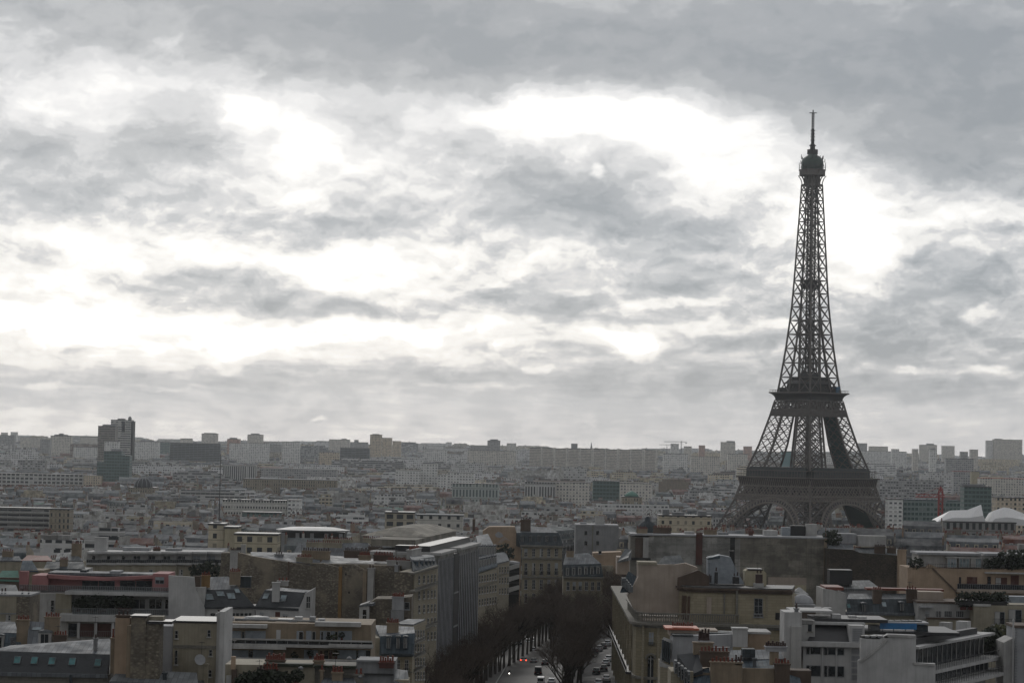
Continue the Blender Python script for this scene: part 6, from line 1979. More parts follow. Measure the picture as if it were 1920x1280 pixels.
    b = Bld('white_lift_house', 'narrow white lift housing with one tall window before the rubble wall', 674, 400, cat='roof hut')
    b.shape([(674, 1134), (692, 1128), (692, 1168), (674, 1168)], 0, 4, 'white2', 'wall', True); b.win(679, 1141, 688, 1165, 0, 1, 2, 'white'); b.slope((673, 1134), (700, 1130), (706, 1126), (684, 1130), -.2, 4, 'zinc', 'roof'); b.foot(674, 692, 5)
    b = Bld('stone_stack_house', 'grey stone gable carrying a broad two-part chimney above the corner mansard', 693, 402, cat='house')
    b.shape([(693, 1130), (704, 1122), (735, 1122), (772, 1118), (772, 1175), (693, 1175)], .3, 8, 'rubble', 'gable_wall', True); b.chimney(735, 1120, 757, 1143, -.8, .9, 'greylight', 7, 'pot'); b.box(733, 1143.5, 757, 1166, -.9, .3, 'grey', 'chimney_base'); b.win(758, 1128, 768, 1142, .3, 1, 1, 'grey'); b.foot(693, 772, 9)
    b = Bld('skylight_ridge_house', 'steep glazed zinc roof with ladders at the street corner above the stone gable', 745, 440, cat='house')
    b.slope((747, 1113), (778, 1112), (778, 1094), (750, 1084), 0, 6, 'zinc', 'zinc_roof'); b.box(745, 1112, 777, None, .2, 9, 'rubble'); b.box(765, 1092, 776, 1097, 4, 5, 'steel', 'rooftop_plant')
    for i in range(3): b.skylight(755 + i * 7, 1085 + i * 7, 760 + i * 7, 1100 + i * 5, skew=-3, glass='glass_pale')
    b.foot(745, 788, 9)
    # left side of the avenue, seen edge on
    yaw = math.atan2(1, .13)
    b = Bld('avenue_stone_house', 'pale stone avenue front seen edge-on with black balconies, right of the corner mansard', 783, 385, yaw, 'house')
    b.box(775, 1168, 798, None, 0, 3, 'stone')
    for i, px in enumerate((778, 783, 788, 793)):
        for y in (1180, 1206, 1232, 1258):
            b.win(px, y, px + 2.2, y + 15, 0, 1, 2, 'white2')
    for y in (1196, 1222, 1248):
        b.rail(776, y, 798, y + 6, -.8, 20, 'black', .06, 'balcony_railing'); b.box(776, y + 6, 798, y + 8, -.9, 0, 'stone_grey', 'balcony_slab')
    b.box(775, 1165, 797, 1168, .1, 3, 'zinc', 'zinc_top')
    b.foot(775, 800, 12)
    b = Bld('yellow_stone_house', 'yellow stone apartment house with zinc mansard, left of the grey finned block', 777, 438, yaw, 'apartment house')
    b.box(777, 1068, 821, None, 0, 3.6, 'stone'); b.slope((775, 1069), (821, 1062), (815, 1043), (772, 1048), -.3, 1.5, 'zinc_dark', 'mansard'); b.slope((772, 1048), (815, 1043), (810, 1038), (768, 1042), 1.5, 4.2, 'zinc', 'zinc_top')
    m = MB(); q0 = b.q(777, 1068)[0]; m.box(q0 - .3, q0 - .02, .2, 3.6, -2, b.q(777, 1068)[1] - .4); m.build('end_wall', Mt['rubble'], b.root)
    b.box(775, 1066, 822, 1069.5, -.7, .2, 'stone_grey', 'cornice')
    for px, w in ((784, 3), (793, 3), (801, 2.6), (808, 2.4), (814, 2.2)):
        for y in (1077, 1106, 1132, 1158, 1184):
            yy = y + (800 - px) * .08; b.win(px, yy, px + w, yy + 15, 0, 1, 2, 'white2')
        b.dormer(px, 1052, px + w, 1064, .2, 1.2, 'zinc_blue', 'zinc')
    for y in (1094, 1170):
        b.rail(779, y + 1, 821, y + 6, -1.0, 30, 'black', .07, 'balcony_railing'); b.box(778, y + 6, 821, y + 9, -1.1, 0, 'stone_grey', 'balcony_slab')
    b.chimney(772, 1030, 790, 1046, 4, 1, 'white2', 7, 'pot'); b.foot(777, 822, 12); b.land('yellow stone house', 770, 822, 1050)
    b = Bld('finned_office', 'grey office block with vertical fins and one dark slot on the avenue', 821, 478, yaw, 'office')
    A = [b.q(p, 1080)[0] for p in (821, 850, 858, 896)]
    zt = b.q(821, 1041)[1]
    for k, (x0, x1) in enumerate(((A[0], A[1]), (A[2], A[3]))):
        m = MB(); m.box(x0, x1, 0, 14, -2, zt); m.build('wall', Mt['concrete_pale'], b.root)
        m = MB(); n = 12
        for i in range(n + 1):
            x = x0 + (x1 - x0) * i / n; m.box(x - .3, x + .12, -.14, 0, 3, zt - .8)
        m.build('fins', Mt['greylight'], b.root)
        for i in range(n):
            x = x0 + (x1 - x0) * (i + .5) / n; hw = (x1 - x0) / n * .3
            m = MB(); m.box(x - hw, x + hw, -.06, 0, 4, zt - 1.2); m.build('window', Mt['glass'], b.root)
        m = MB(); m.box(x0, x1, -.6, 14, zt, zt + .5); m.build('coping', Mt['white2'], b.root)
    m = MB(); m.box(A[1] - .25, A[2] + .25, -.2, 13, -2, zt - .5); m.build('slot_shade', Mt['dark'], b.root)  # slot drawn as a flush dark box, its shade put into the colour
    for f in (.25, .5, .72):
        m = MB(); m.box(A[1], A[2], -.26, -.21, zt * f, zt * f + .35); m.build('landing', Mt['grey'], b.root)
    m = MB(); m.box(A[0] + 2, A[3], 2, 9, zt + .5, zt + 1.7); m.build('rooftop_plant', Mt['flat_black'], b.root)
    m = MB(); m.box(A[0] + 8, A[3] + 6, 6, 15, zt + 1.2, zt + 2.6); m.frustum((A[0] + 22, A[3] + 10, 6, 20), zt + 2.7, (A[0] + 30, A[3] + 4, 11, 15), zt + 4.2); m.build('rooftop_plant', Mt['concrete'], b.root)
    b.foot(820, 898, 14); b.land('grey finned block', 821, 896, 1030)
    # beyond: mansards, then white balconies
    b = Bld('mansard_row_house', 'pale stone avenue house with a tall striped zinc mansard beyond the finned block', 896, 578, yaw, 'apartment house')
    b.box(896, 1070, 932, None, 0, 12, 'stone'); b.slope((895, 1071), (933, 1060), (924, 1018), (896, 1020), -.3, 3, 'zinc_blue', 'mansard'); b.slope((896, 1020), (924, 1018), (915, 1000), (892, 1004), 3, 10, 'zinc', 'zinc_top')
    for px in (898, 903, 908, 913, 918, 923, 928):
        b.dormer(px, 1049 - (px - 898) * .2, px + 2.4, 1064 - (px - 898) * .2, .1, 1.5, 'white2', 'zinc'); b.dormer(px, 1024, px + 2.2, 1040, 1.3, 1.2, 'white2', 'zinc')
        for y in (1078, 1100, 1122): b.win(px, y - (px - 898) * .15, px + 2.2, y + 13 - (px - 898) * .15, 0, 1, 2)
    b.rail(896, 1094, 932, 1098, -.8, 24, 'black', .07, 'balcony_railing'); b.foot(896, 934, 12)
    b = Bld('avenue_stone_house', 'narrow stone avenue house with black balconies left of the white balconies', 933, 668, yaw, 'apartment house')
    b.box(933, 1054, 955, None, 0, 12, 'stone'); b.slope((932, 1055), (955, 1050), (948, 1034), (930, 1036), -.2, 3, 'zinc', 'mansard')
    for px in (936, 941, 946, 951):
        for y in (1062, 1082, 1102): b.win(px, y - (px - 936) * .1, px + 2, y + 11, 0, 1, 2)
    b.rail(933, 1074, 955, 1078, -.8, 16, 'black', .07, 'balcony_railing'); b.foot(933, 955, 12)
    b = Bld('white_balcony_block', 'modern block with three white balcony bands facing the avenue trees', 951, 700, .25, 'apartment block')
    b.box(951, 1057, 974, None, 0, 8, 'dark')
    for y in (1058, 1079, 1099):
        b.shape([(951, y + 4), (974, y - 2), (974, y + 5), (951, y + 12)], -1.4, 0, 'white', 'balcony')
        b.rail(952, y + 11, 973, y + 14, -.5, 10, 'grey', .05)
    b.box(951, 1053, 975, 1057, -.5, 8, 'greylight', 'roof_slab'); b.foot(951, 975, 8)
    tag(b.bush(946, 1036, 5, 2.6), 'dark round tree on a roof terrace left of the mural gable', 'shrub')
    # house that closes the avenue
    b = Bld('mural_gable_house', 'tall stone house with a slate mansard and a peach gable with faded painting', 977, 752, 0.0, 'apartment house')
    b.shape([(905, 995), (917, 987), (965, 987), (977, 1025), (977, 1060), (905, 1060)], 3.0, 12, 'peach', 'gable_wall', True)
    b.shape([(928, 1001), (934, 996), (941, 999), (944, 1005), (938, 1008), (930, 1006)], 2.93, 3.0, 'greylight', 'mural'); b.shape([(933, 1016), (946, 1005), (958, 1014), (948, 1011), (940, 1018)], 2.95, 3.0, 'pinkbeige', 'mural')
    m = MB()
    for i, (px, py, w, h) in enumerate(((925, 1020, 1.2, 2.6), (927, 1021.5, 2.2, 1.6), (931, 1021, 1.6, 1.6), (934, 1022, 1.2, 2.0), (936.5, 1021.2, 1.4, 1.8), (939, 1021.6, 1.6, 1.4))):
        a = b.rect(px, py, px + w, py + h, 2.9); m.box(a[0], a[1], 2.94, 3.0, a[2], a[3])
    m.build('graffiti', Mt['black'], b.root)
    b.box(979, 1024, 1054, None, 0, 12, 'stone'); b.slope((976, 1024), (1056, 1022), (1047, 998), (968, 998), -.4, 2.5, 'zinc_dark', 'mansard'); b.slope((968, 998), (1047, 998), (1030, 988), (966, 986), 2.5, 9, 'zinc', 'zinc_top')
    b.box(975, 1022, 1057, 1025.5, -.8, .1, 'stone_grey', 'cornice')
    for i, x in enumerate((983, 997.5, 1012, 1026, 1040)):
        b.dormer(x - 7 + i * 1.2, 1005, x - 1 + i * 1.2, 1016, .6, 1.4, 'zinc_dark', 'zinc_pale')
        for y0, y1 in ((1028, 1043), (1055, 1077), (1086, 1104), (1112, 1130)):
            b.win(x, y0, x + 6, y1, 0, 2, 3)
        b.rail(x - 1, 1070, x + 7, 1077, -.5, 6, 'black', .08, 'balcony_railing')
    b.box(978, 1045, 1055, 1048, -.5, 0, 'stone_grey', 'balcony_slab'); b.box(978, 1080, 1055, 1083, -.5, 0, 'stone_grey', 'balcony_slab')
    b.chimney(976, 975, 995, 1000, 4, 1.2, 'brown', 6, 'pot_dark'); b.chimney(886, 974, 891, 996, 8, 1, 'brown', 2, 'pot'); b.land('mural gable house', 905, 1055, 1000); b.foot(905, 1057, 12)
    b = Bld('low_mansard_house', 'lower stone house with a dark mansard and six dormers closing the avenue', 1056, 690, 0.0, 'house')
    b.box(1056, 1083, 1130, None, 0, 11, 'stone'); b.slope((1056, 1082), (1131, 1078), (1127, 1056), (1056, 1058), -.3, 2.2, 'zinc_dark', 'mansard'); b.slope((1056, 1058), (1127, 1056), (1104, 1036), (1060, 1038), 2.2, 9, 'zinc', 'zinc_top')
    for i in range(6): b.dormer(1061 + i * 11.5, 1064 - i * .4, 1067 + i * 11.5, 1078 - i * .4, .1, 1.6, 'white2', 'zinc_dark')
    for i in range(6): b.win(1062 + i * 11.5, 1090, 1068 + i * 11.5, 1106, 0, 2, 2)
    b.box(1056, 1081, 1132, 1084, -.7, 0, 'stone_grey', 'cornice'); b.chimney(1062, 1034, 1076, 1044, 5, 1, 'tan', 5, 'pot_dark'); b.foot(1056, 1131, 11)
    b = Bld('blank_grey_block', 'plain grey party wall with four small windows and a central pipe', 1079, 800, 0.0, 'apartment block')
    b.box(1079, 985, 1160, None, 0, 12, 'grey'); b.box(1110, 985, 1112, 1034, -.2, 0, 'stone_grey', 'downpipe'); b.box(1079, 983, 1160, 986, -.2, 12, 'greylight', 'coping')
    for x in (1096, 1118):
        for y in (995, 1014): b.win(x, y, x + 5, y + 7, 0, 1, 1, None, 'glass')
    b.chimney(1116, 968, 1133, 985, 5, 1, 'white2', 0); b.box(1088, 978, 1100, 985, 4, 7, 'greylight', 'rooftop_plant'); b.box(1160, 990, 1165, None, .5, 12, 'white2', 'side_wall'); b.foot(1079, 1166, 12); b.land('plain grey party wall', 1079, 1165, 1000)
    b = Bld('peach_wall_house', 'low house with a bare peach wall in front of the grey party wall', 1118, 760, 0.0, 'house')
    b.shape([(1112, 1036), (1166, 1034), (1166, 1062), (1112, 1062)], 0, 9, 'peach', 'wall', True); b.box(1128, 1060, 1150, None, -2, 0, 'beige', 'wall'); b.win(1136, 1070, 1141, 1080, -2, 1, 2); b.win(1122, 1032, 1128, 1038, 0, 1, 1); b.foot(1112, 1166, 9)
def sub(b, name, px, Y, yaw, py=1120):
    """a second front of the same building, standing in another plane"""
    c = Bld(name, None, px, Y, yaw, None, None, py)
    c.root.parent = b.root
    c.root.location = (Matrix.Rotation(-b.yaw, 3, 'Z') @ (c.o - b.o))
    c.root.rotation_euler = (0, 0, yaw - b.yaw)
    return c


def bottom_row():
    b = Bld('chimney_roof_house', 'low house at the bottom edge with rows of red chimney pots and hedged copings', 422, 300, cat='house')
    b.box(422, 1246, 590, None, 0, 8, 'beige'); b.box(590, 1250, 668, None, .3, 8, 'stone_grey', 'wall'); b.box(668, 1240, 740, None, .6, 8, 'grey', 'wall')
    b.box(494, 1243.5, 586, 1249, -.5, 1.2, 'foliage', 'mossy_coping'); b.box(588, 1247, 667, 1252, -.4, 1.2, 'foliage', 'mossy_coping'); b.box(668, 1237, 742, 1240.5, .2, 3, 'grey', 'coping'); b.box(672, 1262, 738, 1265, .2, .6, 'black', 'string_course')
    for a in ((498, 1239, 534, 1244, 1.4, .7, 'brown', 9, 'pot'), (588, 1240, 607, 1247, 1.0, .7, 'tan', 5, 'pot'), (492, 1256, 520, 1266, -1.4, .8, 'redbrown', 5, 'pot'), (622, 1262, 642, 1285, -1.2, .8, 'tan', 4, 'pot'), (711, 1244, 738, 1252, -.4, .8, 'redbrown', 6, 'pot'), (480, 1261, 496, 1285, -1.6, .8, 'brown', 3, 'pot_dark'), (600, 1258, 606, 1280, -.8, .6, 'tan', 1, 'pot'), (664, 1266, 680, 1290, -1.0, .8, 'stone_grey', 2, 'pot')):
        b.chimney(*a, ph=.62)
    b.chimney(433, 1230, 441, 1254, -.8, .7, 'peach', 0, cap=False); b.box(434, 1254, 443, None, -.9, -.1, 'brown', 'flue'); b.box(424, 1266, 440, None, -.6, 0, 'white2', 'wall')
    b.slope((738, 1276), (768, 1284), (764, 1256), (742, 1253), -1, 3, 'zinc_pale', 'zinc_roof'); b.box(740, 1274, 766, None, -.8, 3, 'stone', 'wall')
    b.slope((600, 1282), (668, 1280), (664, 1270), (606, 1270), -2.5, 0, 'zinc', 'lean_to')
    for px, py in ((564, 1254), (655, 1236), (676, 1270)):
        m = MB(); x, z = b.q(px, py, -1); m.lathe([(.3, z), (.34, z + .2), (.1, z + .38)], x, -1, 10); m.build('vent_cowl', Mt['steel'], b.root)
    b.foot(422, 768, 9); b.land('bottom chimney pots', 422, 740, 1255)
    for i, (px, py, r) in enumerate(((462, 1279, 1.3), (478, 1275, 1.2), (494, 1277, 1.4), (512, 1274, 1.2), (530, 1279, 1.3), (556, 1266, .8))):
        tag(b.bush(px, py, -3.5, r, 260), ['dark green roof shrub farthest left at the bottom edge', 'second roof shrub from the left at the bottom edge', 'roof shrub below the red pots at the bottom edge', 'roof shrub right of the red pots at the bottom edge', 'rightmost of the five roof shrubs at the bottom edge', 'small shrub beside the white vent cowl at the bottom edge'][i], 'shrub', 'shrubs on the bottom roof terrace')


def near_right():
    # great blank wall
    b = Bld('party_wall_block', 'huge blank party wall of patched cement below the lattice tower', 1182, 645, 0.0, 'apartment block', py=1060)
    b.box(1182, 1006, 1216, None, .6, 12, 'stone_grey'); b.box(1216, 1006, 1550, None, .1, 12, 'concrete')
    b.box(1191, 1008, 1210, 1047, .3, .6, 'brown', 'blind_opening'); b.box(1206, 1007, 1216, 1046, -.3, .6, 'white2', 'quoin'); b.box(1182, 1045, 1220, 1049, -.5, .6, 'dark', 'ledge')
    b.box(1216, 1007, 1305, None, -.05, .1, 'concrete_pale', 'wall_panel'); b.box(1317, 1008, 1369, None, -.05, .1, 'concrete_pale', 'wall_panel')
    b.box(1305, 998, 1317, 1058, -.4, .1, 'redbrown', 'flue'); b.box(1369, 1007, 1378, None, -.1, .1, 'dark', 'gap'); b.box(1378, 1010, 1388, None, -.02, .1, 'concrete_pale', 'wall_panel')
    b.box(1513, 1010, 1545, None, -.12, .1, 'concrete', 'wall_panel'); b.box(1545, 1009, 1550.5, None, -.3, .1, 'tan', 'flue'); b.box(1455, 1096, 1513, 1120, -.07, .1, 'cream', 'patch'); b.box(1440, 1082, 1512, 1096, -.04, .1, 'pinkbeige', 'patch')
    b.box(1182, 1003.5, 1551, 1006.5, -.2, 12.2, 'greylight', 'coping')
    for a in ((1194, 992, 1214, 1004, 3, 1, 'tan', 7, 'pot'), (1225, 990, 1258, 1004, 5, 1, 'brown', 12, 'pot'), (1320, 994, 1344, 1004, 4, 1, 'tan', 8, 'pot'), (1404, 996, 1412, 1004, 4, 1, 'redbrown', 3, 'pot')):
        b.chimney(*a)
    for x0, y0, x1, y1, d, m in ((1432, 994, 1458, 1004, 5, 'white'), (1466, 988, 1482, 1004, 6, 'paleblind'), (1482, 985, 1510, 1004, 8, 'black'), (1512, 982, 1532, 1004, 7, 'white2'), (1284, 996, 1302, 1004, 5, 'white2'), (1346, 998, 1366, 1004, 5, 'grey')):
        b.box(x0, y0, x1, y1, d, d + 3, m, 'rooftop_plant')
    m = MB(); x, z = b.q(1207, 1001, 9); m.lathe([(3.2, z - 2), (3.3, z), (2.9, z + 1.8), (2.0, z + 3.0), (.8, z + 3.6), (.7, z + 4.4), (.2, z + 4.8)], x + 1, 10, 20); m.build('dome', Mt['zinc_dark'], b.root, True)
    b.foot(1182, 1551, 13); b.land('huge blank party wall', 1182, 1550, 1010)
    b = Bld('dark_rubble_block', 'long dark brown rubble wall with a tall ochre chimney at its right', 1552, 640, 0.0, 'apartment block', py=1060)
    b.shape([(1550, 1028), (1598, 1030), (1614, 1036), (1700, 1042), (1700, 1108), (1550, 1108)], 0, 10, 'rubble_dark', 'party_wall', True); b.slope((1600, 1037), (1700, 1043), (1690, 1028), (1604, 1026), .5, 9, 'zinc_pale', 'zinc_roof'); b.slope((1552, 1029), (1600, 1031), (1600, 1020), (1556, 1016), .5, 9, 'zinc', 'zinc_roof')
    b.chimney(1683, 1031, 1699, 1104, -1.2, 1.2, 'peach', 6, 'pot_dark', bottom=0); b.chimney(1640, 1026, 1660, 1038, 2, 1, 'brown', 9, 'pot_dark'); b.chimney(1664, 1028, 1680, 1040, 3, 1, 'brown', 6, 'pot_dark')
    b.box(1610, 1004, 1662, 1024, 7, 11, 'white2', 'penthouse_wall'); b.box(1570, 1000, 1606, 1018, 9, 14, 'greylight', 'penthouse_wall'); b.foot(1550, 1702, 11); b.land('dark rubble wall', 1550, 1700, 1040)
    tag(b.bush(1560, 1010, 6, 2.4, 240), 'dark tree on the terrace behind the dark rubble wall, right of the huge party wall', 'shrub')
    # beige corner building
    b = Bld('corner_stone_building', 'beige stone corner building with a balustraded terrace and curved upper pavilion', 1192, 440, 0.0, 'building', py=1163)
    zc = b.q(1192, 1166)[1]; xr = b.q(1500, 1166)[0]
    c = sub(b, 'avenue_front', 1190, 444, -math.pi / 2 - .0105, 1163)
    dav = 116.0
    cur = [(0.0, 5.0), (.25, 2.6), (1.2, .9), (2.8, 0.1), (4.6, 0.0)]
    ft = cur + [(xr, 0), (xr, 16), (4.0, 20), (6.0, dav), (0.0 + 1.2, dav)]
    m = MB(); m.slab(ft, -2, zc - .9); m.build('wall', Mt['rust_stone'], b.root)
    def grow(p, k):
        cx, cy = 15, 60
        return [(x - k if x < 5 else x, y - k if y < 6 else y) for x, y in p]
    m = MB(); m.slab(grow(ft, .35), zc - .9, zc - .45); m.slab(grow(ft, .9), zc - .449, zc); m.build('cornice', Mt['stone_grey'], b.root)
    zb = b.q(1290, 1150, 1)[1]
    m = MB()
    path = cur + [(b.q(1384, 1150)[0], 0)]
    inn = [(x + .25, y + .25) for x, y in path]
    for (p0, p1) in zip(inn[:-1], inn[1:]):
        m.bar((*p0, zc + .12), (*p1, zc + .12), .4, .25); m.bar((*p0, zb), (*p1, zb), .4, .22)
        n = max(1, int(math.hypot(p1[0] - p0[0], p1[1] - p0[1]) / .42))
        for i in range(n):
            x, y = p0[0] + (p1[0] - p0[0]) * (i + .5) / n, p0[1] + (p1[1] - p0[1]) * (i + .5) / n
            m.bar((x, y, zc + .2), (x, y, zb - .1), .2)
    for y in np.arange(6, 36, .6): m.bar((.3, y, zc), (.3, y, zb), .2)
    m.bar((.3, 5, zb), (.3, 40, zb), .4, .22); m.build('balustrade', Mt['stone_grey'], b.root)
    m = MB(); m.box(1.0, 9, 2, 16, zc + .02, zc + .3); m.build('terrace_floor', Mt['pinkbeige'], b.root)
    # blank rendered gable, set back
    b.shape([(1177, 1117), (1197, 1081), (1197, 1058), (1264, 1058), (1284, 1055), (1309, 1064), (1300, 1100), (1300, 1150), (1193, 1150)], 9, 15, 'pinkbeige', 'gable_wall')
    b.box(1196, 1053, 1232, 1058.5, 8.8, 14, 'beige', 'parapet'); b.slope((1230, 1058), (1285, 1056), (1275, 1040), (1245, 1042), 10, 14, 'zinc_dark', 'roof'); b.slope((1163, 1108), (1184, 1106), (1197, 1082), (1178, 1070), 9, 13, 'zinc_blue', 'mansard')
    for i in range(5): b.box(1166 + i * 3.2, 1083 + i * 4, 1174 + i * 3.2, 1098 + i * 3, 8.0 - i * .5, 10, 'zinc_pale', 'dormer')
    b.box(1157, 1044, 1180, 1076, 20, 26, 'pinkbeige', 'wall'); b.slope((1158, 1052), (1178, 1044), (1184, 1030), (1172, 1028), 18, 22, 'zinc_pale', 'skylight')
    # upper pavilion
    zt = b.q(1390, 1103, 2.5)[1]
    X = lambda px, d: b.q(px, 1130, d)[0]
    pv = [(X(1271, 10), 10), (X(1278, 6), 6), (X(1288, 3.6), 3.6), (X(1300, 2.7), 2.7), (X(1320, 2.3), 2.3), (X(1382, 2.0), 2.0), (X(1384, 1.4), 1.4), (X(1485, 1.4), 1.4), (X(1490, 13), 13), (X(1290, 13), 13)]
    m = MB(); m.slab(pv, zc - .3, zt - .8); m.build('pavilion_wall', Mt['stone_pale'], b.root)
    g = lambda k: [(x - k * (1 if i < 3 else .4 if i < 5 else 0), y - k * (1 if 2 <= i <= 7 else 0)) for i, (x, y) in enumerate(pv)]
    m = MB(); m.slab(g(.35), zt - .8, zt - .35); m.slab(g(.7), zt - .349, zt); m.build('pavilion_cornice', Mt['brown'], b.root)
    m = MB(); m.slab(g(.1), zt + .002, zt + .22); m.build('pavilion_roof', Mt['flat_roof'], b.root)
    b.win(1414, 1121, 1430, 1150, 1.35, 2, 2, 'grey'); b.win(1413, 1151, 1431, 1156, 1.3, 3, 1, 'grey', 'dark', 'vent'); b.win(1325, 1119, 1334, 1150, 2.0, 1, 1, None, 'pinkbeige', 'blind_door', sill=False)
    b.box(1357, 1108, 1359.5, 1150, 1.8, 2.1, 'stone_grey', 'pilaster'); b.box(1380, 1107, 1384, 1152, 1.2, 2.0, 'stone_grey', 'pilaster'); b.box(1436, 1107, 1440, 1157, 1.25, 1.4, 'stone', 'pilaster')
    b.win(1454, 1148, 1468, 1161, 1.3, 1, 1, None, 'dark', 'opening', sill=False)
    for i in range(3):
        m = MB(); p0, p1 = Vector((*pv[1 if i < 2 else 2], 0)), Vector((*pv[2 if i < 2 else 3], 0))
        f = (.1, .55, .1)[i]; a = p0.lerp(p1, f) ; e = p0.lerp(p1, f + .38); n = (e - a).cross(Vector((0, 0, 1))).normalized() * -.12
        if n.y > 0: n = -n
        q = [a + n, e + n, e - n * .5, a - n * .5]
        m.slab([(v.x, v.y) for v in q], zc + .4, zt - 1.6); m.build('shutter', Mt['wood'], b.root)
    # things on the pavilion roof
    b.shape([(1270, 1098), (1271, 1082), (1309, 1068), (1330, 1080), (1330, 1098)], 6, 7, 'brown', 'roof_gable')
    b.shape([(1327, 1046), (1350, 1040), (1370, 1044), (1380, 1066), (1396, 1094), (1327, 1094)], 9, 13, 'paleblind', 'gable_wall'); b.slope((1326, 1046), (1350, 1041), (1350, 1038), (1326, 1042), 8.8, 13, 'zinc_blue', 'roof')
    b.chimney(1368, 1034, 1376, 1052, 11, 1, 'dark', 0)
    b.shape([(1397, 1070), (1403, 1066), (1430, 1067), (1437, 1074), (1437, 1100), (1397, 1100)], 9, 13, 'cream', 'gable_wall'); b.box(1402, 1066, 1430, 1069, 8.8, 13, 'flat_black', 'cap')
    for x0, y0, x1, y1, d, m in ((1340, 1072, 1346, 1094, 5, 'black'), (1374, 1081, 1386, 1094, 5, 'black'), (1417, 1076, 1430, 1094, 4, 'pot_dark')):
        b.chimney(x0, y0, x1, y1, d, .8, m, 2, 'pot_dark', cap=False)
    b.box(1414, 1093, 1432, 1102, 3.6, 5.2, 'white2', 'plinth')
    for i in range(7): b.chimney(1314 + i * 3, 1078 - (i % 2) * 2, 1316 + i * 3, 1092, 7.5, .4, 'pot_dark', 0, cap=False)
    # ground storeys: front
    b.win(1216, 1184, 1226, 1208, -.02, 2, 2, 'beige', 'paleblind'); b.rail(1215, 1203, 1227, 1209, -.3, 10, 'black', .06)
    x0, x1, z0, z1 = b.rect(1214, 1233, 1225, 1290, 0)
    m = MB(); mx, r = (x0 + x1) / 2, (x1 - x0) / 2
    arc = [(mx + r * math.cos(t), z1 - r * .2 + r * math.sin(t)) for t in np.linspace(0, math.pi, 13)]
    m.prism([(x1, z0)] + arc + [(x0, z0)], -.06, .05); w = m.build('arched_window', Mt['glass'], b.root)
    m = MB(); m.box(mx - .06, mx + .06, -.12, -.062, z0, z1 + r * .7); m.box(x0, x1, -.12, -.062, z1 - r * .3, z1 - r * .15); m.build('frame', Mt['white2'], w)
    m = MB(); o = [(mx + (r + .35) * math.cos(t), z1 - r * .2 + (r + .35) * math.sin(t)) for t in np.linspace(0, math.pi, 13)]
    for p, q in zip(o[:-1], o[1:]): m.bar((p[0], -.1, p[1]), (q[0], -.1, q[1]), .3, .35)
    m.build('arch_surround', Mt['stone_grey'], b.root)
    b.box(1204, 1172, 1208, None, -.25, .02, 'stone', 'pilaster'); b.box(1232, 1172, 1237, None, -.25, .02, 'stone', 'pilaster')
    for px in (1300, 1350, 1400): b.win(px, 1180, px + 9, 1206, -.02, 2, 2, 'beige')
    m = MB(); zs = b.q(1215, 1268)[1]; m.slab(grow(ft, .3), zs - .5, zs); m.build('string_course', Mt['stone_grey'], b.root)
    # along the avenue
    zt2 = zc - 2.0
    n = 22
    for i in range(9):
        xx = -8 - i * 12.2
        for k in (0, 1, 2):
            for z0, z1 in ((zt2 - 3.6, zt2 - .6), (zt2 - 9.2, zt2 - 5.6), (zt2 - 14.4, zt2 - 11)):
                m = MB(); m.box(xx - 9.2 + k * 3, xx - 7.0 + k * 3, -.34, -.2, z0, z1); m.build('window', Mt['glass'], c.root)
        m = MB(); m.box(xx, xx + .8, -.62, -.2, 1, zc - 1); m.build('pilaster', Mt['stone_pale'], c.root)
    m = MB(); m.box(-110, -4, -1.3, -.3, zs - .3, zs + .1); m.box(-110, -4, -1.25, -1.17, zs + .95, zs + 1.05)
    for i in range(160): m.box(-109 + i * .66, -108.95 + i * .66, -1.24, -1.18, zs + .1, zs + .95)
    m.build('balcony', Mt['black'], c.root)
    b.foot(1150, 1500, 116); b.land('beige stone corner building', 1192, 1485, 1130)
    # white dome and tent beside it
    b = Bld('small_dome_pavilion', 'small pale domed pavilion between stone corner building and white office', 1484, 520, 0, 'pavilion')
    b.box(1484, 1136, 1528, None, 0, 8, 'brown'); b.box(1483, 1133, 1530, 1137, -.4, 8.4, 'grey', 'cornice')
    m = MB(); x, z = b.q(1506, 1133, 2); m.lathe([(2.5 * math.cos(t), z + 2.2 * math.sin(t)) for t in np.linspace(0, 1.45, 8)], x, 4, 20); m.build('dome', Mt['greylight'], b.root, True)
    m = MB(); x, z = b.q(1500, 1113, 6); m.frustum((x - 2, x + 1.8, 5, 8), z, (x - .3, x + .1, 6.2, 6.6), z + 1.4); m.build('tent_roof', Mt['white'], b.root); b.foot(1484, 1530, 9)
    # white and peach block in front of the corner building
    b = Bld('white_parapet_house', 'white house with an orange parapet, red pots and a broad white chimney', 1244, 352, 0.0, 'house', py=1200)
    b.shape([(1258, 1250), (1262, 1191), (1300, 1191), (1374, 1188), (1374, 1240), (1300, 1250)], 0, 6, 'greylight', 'wall', True)
    b.box(1256, 1180, 1346, 1192, 3, 8, 'pinkbeige', 'parapet'); b.box(1248, 1177, 1311, 1180.5, 2.6, 8.4, 'orange_paint', 'parapet_band'); b.chimney(1260, 1175.5, 1300, 1177, 3.4, .7, 'orange_paint', 10, 'pot', cap=False, ph=.45)
    b.box(1261, 1189.5, 1300, 1192.5, -.25, 6, 'zinc_dark', 'coping'); b.box(1330, 1186, 1400, 1189.5, 1.5, 6.3, 'zinc_dark', 'coping')
    b.chimney(1374, 1179, 1402, 1212, -.6, 2.0, 'white', 0); b.box(1402, 1187, 1444, None, .6, 7, 'peach', 'wall'); b.box(1400, 1184, 1446, 1188, .4, 7.2, 'white2', 'coping')
    b.slope((1236, 1240), (1257, 1250), (1262, 1200), (1244, 1193), -.5, 1.5, 'white2', 'mansard'); b.box(1238, 1240, 1262, None, -.4, 5, 'stone', 'wall')
